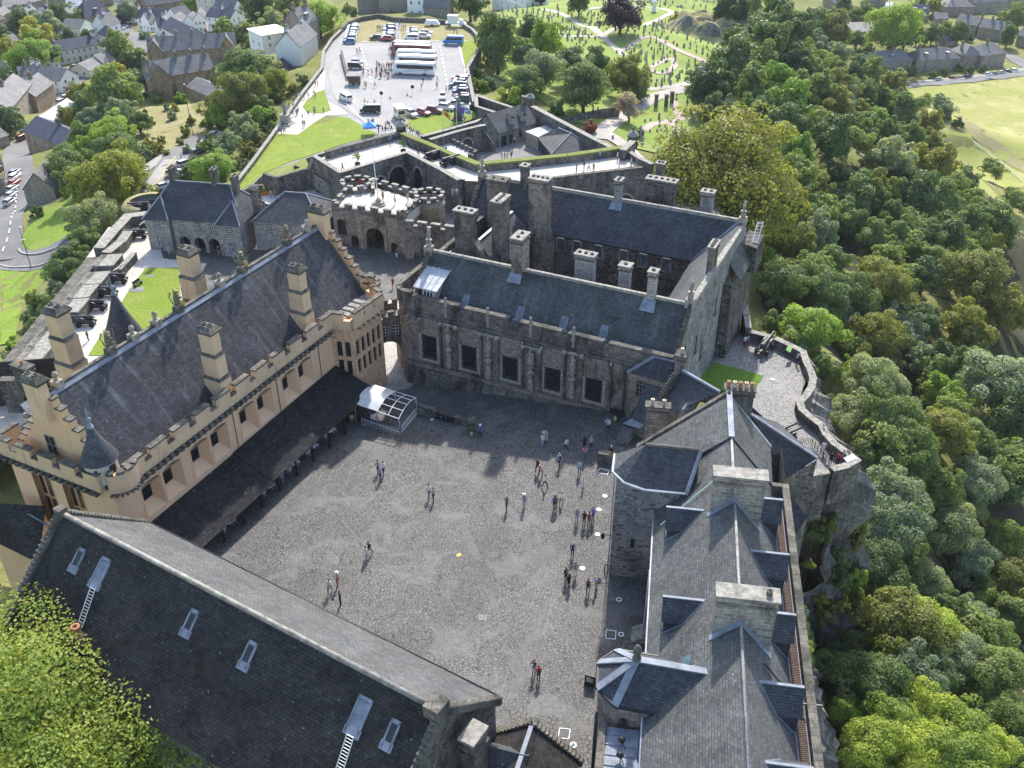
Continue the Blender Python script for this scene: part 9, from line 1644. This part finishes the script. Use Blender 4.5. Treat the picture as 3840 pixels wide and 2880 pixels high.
for a in (('c',1142,392,'phone',20,'red','red','person all in red on the left gatehouse tower',1.95),('c',1375,530,'stand',180,'black','black','person in black beside the flagpole base',2.52),('c',1497,572,'walk',180,'white','black','woman in white headscarf on the gatehouse roof',2.52),('c',1630,545,'stand',200,'beige','beige','person in tan by the right battlements',2.52),('c',1905,465,'stand',30,'black','black','person in black on the right gatehouse tower',1.95),('c',1925,460,'stand',10,'black','navy','second dark figure on the right gatehouse tower',1.95),('c',2095,490,'walk',190,'beige','beige','person in beige on the ramp beside the round tower',.3),('c',2138,490,'walk',190,'white','grey','person in white on the ramp beside the round tower',.3)):person(*a[:8],a[8],group='visitors on the gatehouse')
def crowd(t,z,lst,where,group,face=180):
    tops=['white','black','grey','navy','blue','red','beige','pink','olive','lightblue'];bots=['black','jeans','navy','grey','beige'];r_=random.Random(len(lst)*7+int(lst[0][0]));seen={}
    for i,q in enumerate(lst):
        x,y=q[:2];sh=q[2]if len(q)>2 else r_.choice(tops);lg=r_.choice(bots);n=seen[sh,lg]=seen.get((sh,lg),0)+1
        person(t,x,y,r_.choice(['walk','stand','walk','stand','phone']),face+r_.uniform(-90,90),sh,lg,f"person, {CW.get(sh, sh)} top, {CW.get(lg, lg)} trousers, {where}, {ordinal(n)} such from left",z,r_.choice(['hair','hair','blonde','greyhair']),r_.random()<.35,bag='black' if r_.random()<.2 else None,group=group)
crowd('b',1.03,sorted([(183,135),(278,240),(358,208),(410,228),(458,232,'green'),(522,105),(705,120),(725,180),(845,182)]),'on the spur battery','visitors on the spur battery')
crowd('g',1.03,sorted([(790,690),(850,640),(1135,852),(160,1045)]),'on the upper battery','visitors on the upper battery')
crowd('g',EZ,sorted([(490,450),(535,455),(555,440),(675,540),(712,545),(715,485),(740,470),(762,482),(790,530),(992,512,'red'),(1028,515),(1075,550),(1045,560),(1150,600),(1115,595),(1130,605),(625,560,'black')]),'near the castle entrance','visitors near the castle entrance')
crowd('a',-7.98,sorted([(1390,130),(1425,130),(1458,130),(1510,122)]),'in the ticket court','visitors in the ticket court');crowd(2,-7.98,[(1112,980),(1122,930)],'by the guardhouse door','visitors in the ticket court');crowd('c',-4.1,[(1640,390),(1665,395),(1680,388)],'in the inner forecourt','visitors in the inner forecourt')
crowd('i',EZ,sorted([(1265,150),(1325,160),(1228,395),(1265,462),(1090,480),(975,500),(885,492),(800,480),(825,500),(690,600),(720,592),(705,740),(690,940),(770,922),(800,912),(820,822),(560,800),(590,760),(540,862),(1230,862),(1262,852),(1480,882),(1090,952),(945,1060),(945,1222),(990,1212),(390,1392),(470,1392)]),'around the statue plaza','visitors around the statue plaza')
rr_=random.Random(5);crowd('e',EZ,sorted([(rr_.uniform(610,890),rr_.uniform(880,1080))for _ in range(34)]),'in the crowd before the coaches','crowd waiting before the coaches')
crowd('e',EZ,sorted([(625,250),(655,245),(685,245),(945,170),(1000,150),(1000,222),(1045,225),(1075,237),(1108,225),(935,412),(990,412),(1945,322),(2000,322),(275,652),(325,642),(828,647),(858,622),(618,872),(470,1012),(530,1002),(385,992),(380,1047),(405,1232),(430,1232),(585,1232),(1415,1162),(1383,1262),(1660,1142),(1655,1242),(1812,1302),(1853,1302)]),'in the car park','people scattered over the car park')
crowd(1,-5.9,[(770,1520),(798,1500),(795,1612),(1060,1652),(1098,1650),(1283,1647),(1420,1655)],'by the three arched house','visitors by the grand battery');crowd(4,-5.92,[(575,548),(698,342,'white')],'on the battery path','visitors by the grand battery');crowd('c',-4.95,[(215,505),(260,500),(385,455),(640,405),(655,400)],'at the picnic tables','visitors at the cafe terrace');crowd(4,hc(-20,80)+.02,[(1815,1440),(1835,1470),(1720,1500)],'under the lean-to roof','visitors under the lean-to');p=gnd(1,1175,1030);crowd(1,p.z+.2,[(1175,1030,'white')],'on the castle drive','visitor on the drive')
# tables and chairs, rope posts under the lean-to
for i,u in enumerate((8.0,14.5,19,22.5,26)):
    p=G.w(u,10.9,-.1);o=thing('cafe_table',f'small cafe table with chairs under the lean-to, {ordinal(i+1)} from the chapel end','table',p);q=MB();q.lathe(p,[(.4,.72),(.4,.75),(0,.75)],10);q.build('tabletop',M['white'],o);q=MB();q.tube(p,p+Vector((0,0,.72)),.04,5);q.lathe(p,[(.25,0),(.25,.03)],8);q.build('leg',M['iron'],o)
    for k in range(2):
        c=thing('folding_chair',f'pale folding chair {"on the near side" if k else "on the far side"} of the {ordinal(i+1)} cafe table','chair',G.w(u+(.8 if not k else-.8),10.9,-.1));F=Frame(G.w(u+(.8 if not k else-.8),10.9,0),G.az+90*k);q=MB();q.box(F,-.22,.22,-.22,.22,.36,.4);q.build('seat',M['white'],c);q=MB();q.box(F,-.22,.22,-.24,-.2,.42,.85);q.build('backrest',M['white'],c)
        q=MB();[q.tube(F.w(a_*.2,-.22*b_,-.1),F.w(a_*.2,.22*b_,.38),.02,4)for a_ in (-1,1)for b_ in (-1,1)];q.build('leg',M['white'],c)
# ------------------------------------------------------------ cemetery
for pts,w,m in (([(2,1440,240),(2,1700,230),(2,2000,150),(2,2140,90),(2,2080,60),(2,1900,40),(2,1600,60)],3.,'path'),([(2,1300,60),(2,1500,130),(2,1680,230),(2,1760,300),(2,1830,360)],3.,'path'),([(2,1800,330),(2,2000,240),(2,2212,340),(3,140,400)],2.4,'gravel_red'),([(2,2000,440),(2,2120,380),(2,2160,430),(2,2080,480),(2,1990,450)],2.2,'gravel_red'),([(2,1980,580),(2,2212,550),(3,60,540)],2.6,'path'),([(2,1660,900),(2,1800,770),(2,1950,680),(2,2100,610),(2,2240,580)],5.,'path'),([(2,1700,860),(2,1800,920),(2,1860,960)],4,'path'),([(2,1960,850),(2,2060,800),(2,2212,770)],2.4,'gravel_red'),([(2,2150,650),(2,2180,740),(2,2240,780)],2.4,'gravel_red'),([(2,2110,780),(2,2200,860),(2,2240,940)],2.4,'gravel_red'),([(3,0,560),(3,60,520),(3,140,400)],2,'path')):road('cemetery_path',pts,w,m,.22,None,3.)
wallline('lane_wall','low stone wall along the cemetery lane with headstones against it',[(2,1450,770),(2,1620,725),(2,1800,690)],-16,.5,-22,cap='coping_dark')
for x,y in ((2035,655),(2100,650),(2135,640),(2105,655)):pass
for i,(x,y,lab)in enumerate(((2038,690,'left'),(2103,690,'middle'),(2140,670,'right'))):p=gnd(2,x,y);o=thing('gate_pier',f'{lab} stone gate pier at the cemetery lane','gate pier',p);q=MB();q.box(Frame(p,80),-.45,.45,-.45,.45,p.z-.5,p.z+3.2);q.build('shaft',M['ashlar_dark'],o);q=MB();q.box(Frame(p,80),-.58,.58,-.58,.58,p.z+3.2,p.z+3.5);q.build('cap',M['coping_dark'],o)
def stone_mesh(mb,p,yaw,kind,h,w):
    F=Frame(p,yaw);z=p.z
    if kind==0:
        pr=[(-w/2,z-.4),(w/2,z-.4),(w/2,z+h*.8),(w*.33,z+h*.95),(0,z+h),(-w*.33,z+h*.95),(-w/2,z+h*.8)];mb.extv(F,pr,-.1,.1)
    elif kind==1:mb.taper(F,(-w*.5,w*.5,-w*.5,w*.5),(-w*.42,w*.42,-w*.42,w*.42),z-.4,z+h*.35);mb.taper(F,(-w*.32,w*.32,-w*.32,w*.32),(-w*.16,w*.16,-w*.16,w*.16),z+h*.35,z+h*1.5);mb.taper(F,(-w*.16,w*.16,-w*.16,w*.16),(-.01,.01,-.01,.01),z+h*1.5,z+h*1.65)
    else:mb.box(F,-w*.5,w*.5,-.25,.25,z-.4,z+h*.25);mb.box(F,-.13,.13,-.1,.1,z+h*.25,z+h*1.4);mb.box(F,-w*.45,w*.45,-.09,.09,z+h*.95,z+h*1.18)
def inside(p,poly):
    c=False;n=len(poly)
    for i in range(n):
        a,b=poly[i],poly[(i+1)%n]
        if (a[1]>p[1])!=(b[1]>p[1])and p[0]<(b[0]-a[0])*(p[1]-a[1])/(b[1]-a[1])+a[0]:c=not c
    return c
PROTO=[]
for k in range(6):
    q=MB();rg=random.Random(k);stone_mesh(q,Vector((0,0,0)),90,(0,0,0,1,0,2)[k],(1.3,1.7,1.05,1.9,2.1,1.7)[k],(.8,.9,.7,.9,.75,1.)[k]);o=q.build('headstone',M['grave']);PROTO.append(o.data);bpy.data.objects.remove(o)
rg=random.Random(11);spots=[];dz_=.1
def field(pts,rowgap,gap,ang,keep=.72):
    P=pxpoly(pts);a=R(ang);ux,uy=math.cos(a),math.sin(a);U=[p[0]*ux+p[1]*uy for p in P];V_=[-p[0]*uy+p[1]*ux for p in P];v=min(V_)+.5
    while v<max(V_):
        u=min(U)
        while u<max(U):
            x,y=u*ux-v*uy,u*uy+v*ux
            if rg.random()<keep and inside((x,y),P):spots.append((x+rg.uniform(-.3,.3),y+rg.uniform(-.35,.35),ang))
            u +=gap*rg.uniform(.8,1.5)
        v +=rowgap*rg.uniform(.85,1.2)
field([(2,800,130),(2,1050,75),(2,1300,65),(2,1450,130),(2,1420,175),(2,1130,170),(2,900,175)],4.5,2.0,-8);field([(2,1330,60),(2,1690,70),(2,1690,200),(2,1520,130)],5.,2.2,-14);field([(2,1320,190),(2,1440,160),(2,1660,240),(2,1650,300),(2,1470,300),(2,1430,240)],4.5,2.1,-12)
field([(2,1710,240),(2,1990,165),(2,2150,110),(2,2212,110),(2,2212,320),(2,2000,235),(2,1790,300)],4.6,2.1,-14);field([(2,1760,320),(2,1990,250),(2,2212,350),(2,2212,440),(2,1960,430),(2,1820,380)],4.2,2.0,-10);field([(2,1960,480),(2,2212,460),(2,2212,550),(2,1990,565)],4.,1.8,8)
field([(2,1560,40),(2,1700,-10),(2,2212,-30),(2,2212,70),(2,2080,50),(2,1900,30)],6,2.8,-10,.6);field([(3,0,-30),(3,180,-10),(3,300,40),(3,250,90),(3,60,60),(3,0,60)],5,2.6,-12,.6);field([(3,0,250),(3,100,270),(3,310,300),(3,300,380),(3,140,390),(3,0,310)],4.,1.9,-16);field([(3,0,370),(3,110,420),(3,60,510),(3,0,490)],4.,1.9,-10)
field([(2,1680,880),(2,1850,950),(2,1900,880),(2,1980,830),(2,2212,800),(2,2212,960),(2,2050,990),(2,1900,950)],4.4,1.5,24,.8);field([(2,1500,815),(2,1800,735),(2,1800,710),(2,1500,790)],3.,1.3,20,.95);field([(2,1930,720),(2,2080,660),(2,2000,690),(2,1940,700)],3,1.3,30,.9);field([(2,1950,790),(2,2080,760),(2,2075,770),(2,1950,805)],2.,1.3,14,.95);field([(3,0,640),(3,110,720),(3,100,830),(3,0,760)],4,1.4,-20,.8);field([(2,2120,620),(2,2212,590),(2,2212,640),(2,2140,650)],3,1.6,20)
spots.sort(key=lambda s:s[0]**2+s[1]**2);rest=MB()
for i,(x,y,ang)in enumerate(spots):
    k=rg.choice((0,0,1,2,2,3,4,5));z=H(x,y)+dz_
    if i<296:
        o=bpy.data.objects.new('headstone',PROTO[k]);COL.objects.link(o);o.location=(x,y,z);o.rotation_euler=(R(rg.uniform(-3,3)),0,R(ang+rg.uniform(-6,6)));s=rg.uniform(.7,1.02);o.scale=(s,s,s);kn_=('plain rounded grey','tall rounded grey','short rounded grey','pointed obelisk','high narrow grey','cross topped')[k];tag(o,f'{kn_} gravestone in the nearer cemetery rows','gravestone',f'{kn_} gravestones in the nearer rows')
    else:stone_mesh(rest,Vector((x,y,z)),90-ang,(0,0,0,1,0,2)[k],(1.3,1.7,1.05,1.9,2.1,1.7)[k]*rg.uniform(.7,1.),.7)
print('gravestones',len(spots))
if rest.v:o=rest.build('far_gravestones',M['grave']);tag(o,'hundreds of grey gravestones filling the farther cemetery rows','gravestones',None,'stuff')
p=gnd(2,2025,75);o=thing('monument','white domed cupola monument beside the far cemetery path','monument',p);q=MB();q.lathe(p,[(1.6,0),(1.6,.5),(1.2,.5),(1.2,.9)],8,0,False);q.build('base',M['white'],o);q=MB();q.lathe(p,[(1.0,.9),(1.0,3.6),(1.25,3.7),(1.0,4.3),(.5,4.8),(.1,5.1),(0,5.6)],10,0);q.build('cupola',M['white'],o)
p=gnd(3,160,800);o=thing('cross_monument','tall pale stone cross standing at the foot of the wood','monument',p);q=MB();stone_mesh(q,p,70,2,3.4,1.5);q.build('cross',M['ashlar_light'],o)
# ------------------------------------------------------------ esplanade furniture
p=at('e',225,1190,EZ);o=thing('kiosk','small wooden kiosk with flat overhanging roof at the car park edge','kiosk',p);F=Frame(p,88);q=MB();q.box(F,-1.6,1.6,-2.4,0,p.z,p.z+2.4);q.build('wall',M['wood'],o);q=MB();q.box(F,-2.1,2.1,-2.8,.6,p.z+2.4,p.z+2.65);q.build('roof',M['ashlar_grey'],o)
for s in (-.9,.7):c=thing('stool','white stool in front of the wooden kiosk, %s'%('left of two' if s<0 else 'right of two'),'stool',F.w(s,.9,p.z));q=MB();q.box(F,s-.25,s+.25,.7,1.1,p.z+.5,p.z+.56);q.build('seat',M['white'],c);q=MB();[q.tube(F.w(s+a,b,p.z),F.w(s+a,b,p.z+.5),.03,4)for a in (-.22,.22)for b in (.72,1.08)];q.build('leg',M['white'],c)
def statue(t,x,y,hp,hf,label,m,z=EZ,fence=False):
    p=at(t,x,y,z);o=thing('statue',label,'statue',p);F=Frame(p,100);q=MB();q.box(F,-1.6,1.6,-1.6,1.6,p.z,p.z+.4);q.taper(F,(-1.15,1.15,-1.15,1.15),(-.9,.9,-.9,.9),p.z+.4,p.z+hp-.3);q.box(F,-1.05,1.05,-1.05,1.05,p.z+hp-.3,p.z+hp);q.build('pedestal',M[m],o)
    b=MB();z0=p.z+hp
    for s in (-.2,.2):b.tube(F.w(s,0,z0),F.w(s*.8,.05,z0+hf*.48),.14,7,0,.18)
    b.blob(F.w(0,.02,z0+hf*.66),(.36,.3,hf*.22));b.blob(F.w(0,.05,z0+hf*.93),(.17,.18,.24))
    b.tube(F.w(-.35,0,z0+hf*.8),F.w(-.5,.3,z0+hf*.5),.11,6);b.tube(F.w(.35,0,z0+hf*.8),F.w(.55,.1,z0+hf*.48),.11,6);b.tube(F.w(-.5,.35,z0),F.w(-.5,.35,z0+hf*.75),.05,5);b.taper(F,(-.42,.42,-.4,-.1),(-.3,.3,-.3,-.1),z0+.1,z0+hf*.8);b.build('figure',M['stone_fig'],o)
statue('g',1662,370,3.2,2.6,'dark bronze statue on a tapering pedestal on the flag lawn','coping_dark');statue('i',500,1150,2.6,3.2,'stone warrior statue on a pale pedestal beside the esplanade wall','ashlar_light')
p=[at('i',*q_,EZ)for q_ in ((400,1120),(800,1110),(640,1280),(280,1265))];q=MB()
for i in range(4):
    for h in (.4,.9):q.tube(p[i]+Vector((0,0,h)),p[(i+1)%4]+Vector((0,0,h)),.035,4)
    for k in range(6):a=p[i].lerp(p[(i+1)%4],k/6);q.tube(a,a+Vector((0,0,.95)),.03,4)
tag(q.build('statue_railing',M['steel']),'pale railing square round the warrior statue','railing')
FL='white flagpoles behind the long outer wall'
for i,(xb,yb,yt,lab)in enumerate(((1462,575,225,'white flagpole with yellow flag, leftmost of five'),(1550,550,210,'bare white flagpole second from left'),(1637,530,150,'white flagpole with folded red white and blue flag'),(1720,510,170,'white flagpole with blue and white cross flag'),(1804,490,150,'white flagpole with dark flag, rightmost of five'))):
    b=at('g',xb,yb,-5.0);zt=on_v(Frame((0,b.y),90),'g',xb,yt,0)[1];o=thing('flagpole',lab,'flagpole',b,FL);q=MB();q.tube((b.x,b.y,b.z-3),(b.x,b.y,zt),.09,6,0,.05);q.build('pole',M['white'],o)
    if i==1:continue
    def cloth(mb,w_,h_,m,off=0,u0=0.,u1=1.,v0=0.,v1=1.):
        n=7;g=[]
        for jj in range(n+1):
            for ii in range(n+1):u=u0+(u1-u0)*ii/n;v=v0+(v1-v0)*jj/n;g.append((b.x+.08+w_*u*.75,b.y+.25*math.sin(u*6+i)+off,zt-.3-h_*v-w_*u*.55))
        mb.mesh(g,[(jj*(n+1)+ii,jj*(n+1)+ii+1,(jj+1)*(n+1)+ii+1,(jj+1)*(n+1)+ii)for jj in range(n)for ii in range(n)],m,True)
    q=MB();cloth(q,2.2,1.3,0);fl=q.build('flag',M[('yellow','','blue','blue','black')[i]],o);q=MB()
    if i==0:cloth(q,2.2,1.3,0,-.04,.32,.7,.25,.8);q.build('emblem',M['red'],fl)
    if i==3:
        for a in range(10):f0,f1=a/10,(a+1)/10;cloth(q,2.2,1.3,0,-.04,f0,f1,max(0,f0-.06),min(1,f1+.06));cloth(q,2.2,1.3,0,-.04,f0,f1,max(0,1-f1-.06),min(1,1-f0+.06))
        q.build('cross',M['white'],fl)
    if i==2:cloth(q,2.2,1.3,0,-.04,.44,.56,0,1);cloth(q,2.2,1.3,0,-.04,0,1,.42,.58);q.build('cross',M['red'],fl)
p=at('g',510,560,EZ);o=thing('gazebo','blue pop-up gazebo on the front lawn edge','gazebo',p);F=Frame(p,80);q=MB();c=[F.w(a,b_,p.z+2.1)for a,b_ in ((-1.6,1.6),(1.6,1.6),(1.6,-1.6),(-1.6,-1.6))];tp_=F.w(0,0,p.z+3.2)
for i in range(4):q.poly([c[i],c[(i+1)%4],tp_]);q.poly([c[i],c[(i+1)%4],c[(i+1)%4]-Vector((0,0,.3)),c[i]-Vector((0,0,.3))])
q.build('canopy',M['brightblue'],o)
for x in c:q=MB();q.tube(x,(x.x,x.y,p.z),.03,4);q.build('leg',M['white'],o)
p=at('g',625,560,EZ);o=thing('umbrella','dark umbrella held over a person by the gazebo','umbrella',p+Vector((0,0,1.9)));q=MB();q.lathe(p+Vector((.1,0,2.0)),[(.75,0),(.55,.25),(.25,.4),(0,.45)],10,0,False);q.build('canopy',M['black'],o);q=MB();q.tube(p+Vector((.1,0,1.2)),p+Vector((.1,0,2.45)),.02,4);q.build('shaft',M['iron'],o)
for i,(x,y)in enumerate(((405,1470),(460,1505),(572,1480),(515,1540),(845,1425),(1140,1370))):p=at('e',x,y,EZ);o=thing('traffic_cone',f'small orange cone on the car park, {ordinal(i+1)} from the left','cone',p,'cones on the car park');q=MB();q.lathe(p,[(.3,0),(.3,.05),(.2,.05),(.06,.75),(0,.75)],8);q.build('body',M['wood_orange'],o)
for i,(x,y)in enumerate(((700,1460),(1235,1350))):p=at('e',x,y,EZ);o=thing('lamp_bollard','dark round topped sign post on the car park, %s of two'%('left' if not i else 'right'),'sign',p);q=MB();q.tube(p,p+Vector((0,0,1.6)),.06,5);q.build('post',M['white'],o);q=MB();F=Frame(p,90);q.tube(p+Vector((0,-.04,2.0)),p+Vector((0,.04,2.0)),.5,12);q.build('disc',M['black'],o)
p=at('e',1570,165,EZ);o=thing('covered_trailer','white sheeted trailer by the far car park wall','trailer',p);q=MB();q.hexa([(p.x-2.6,p.y-1,p.z+.5),(p.x+2.6,p.y-1,p.z+.5),(p.x+2.6,p.y+1,p.z+.5),(p.x-2.6,p.y+1,p.z+.5)],[(p.x-1.9,p.y-.6,p.z+2.0),(p.x+1.7,p.y-.6,p.z+1.7),(p.x+1.7,p.y+.6,p.z+1.7),(p.x-1.9,p.y+.6,p.z+2.0)]);q.build('sheet',M['white'],o);wheels_=MB();wheels_.tube((p.x,p.y-1.05,p.z+.35),(p.x,p.y+1.05,p.z+.35),.35,10);wheels_.build('wheel',M['tyre'],o)
for i,(t,x,y,h,lab)in enumerate(((1,1225,740,9,'tall lamp post beside the waste ground'),(1,1250,870,8,'lamp post at the top of the castle drive'),(1,180,1659,7,'lamp post on the bend of the road'),(4,205,85,7,'lamp post on the grass by the bend road'),(1,48,1240,7,'lamp post beside the parked cars at the left edge'),(1,418,500,8,'lamp post at the town junction'),('i',95,560,4,'globe lamp among the bushes below the esplanade'))):
    p=gnd(t,x,y);o=thing('street_lamp',lab,'street lamp',p);q=MB();q.tube(p,p+Vector((0,0,h)),.1,6,0,.06);q.build('post',M['iron'],o);q=MB();q.blob(p+Vector((.2,0,h)),(.4,.2,.14));q.build('lamp_head',M['lamp'],o)
# ------------------------------------------------------------ thin sunlit haze
q=MB();q.box(WORLD,-6500,6500,-9500,900,-95,95);hz_=NT('haze');vol=hz_.n('VolumePrincipled',i_Density=.00006);vol.inputs['Color'].default_value=(.9,.94,1.,1);hz_.t.nodes.remove(hz_.b);hz_.l(vol.outputs[0],hz_.t.nodes['Material Output'].inputs['Volume']);tag(q.build('haze',hz_.mat),None,None,None,'stuff')
SC.cycles.volume_bounces=0
print('objects',len(bpy.data.objects),'faces',sum(len(m.polygons)for m in bpy.data.meshes))
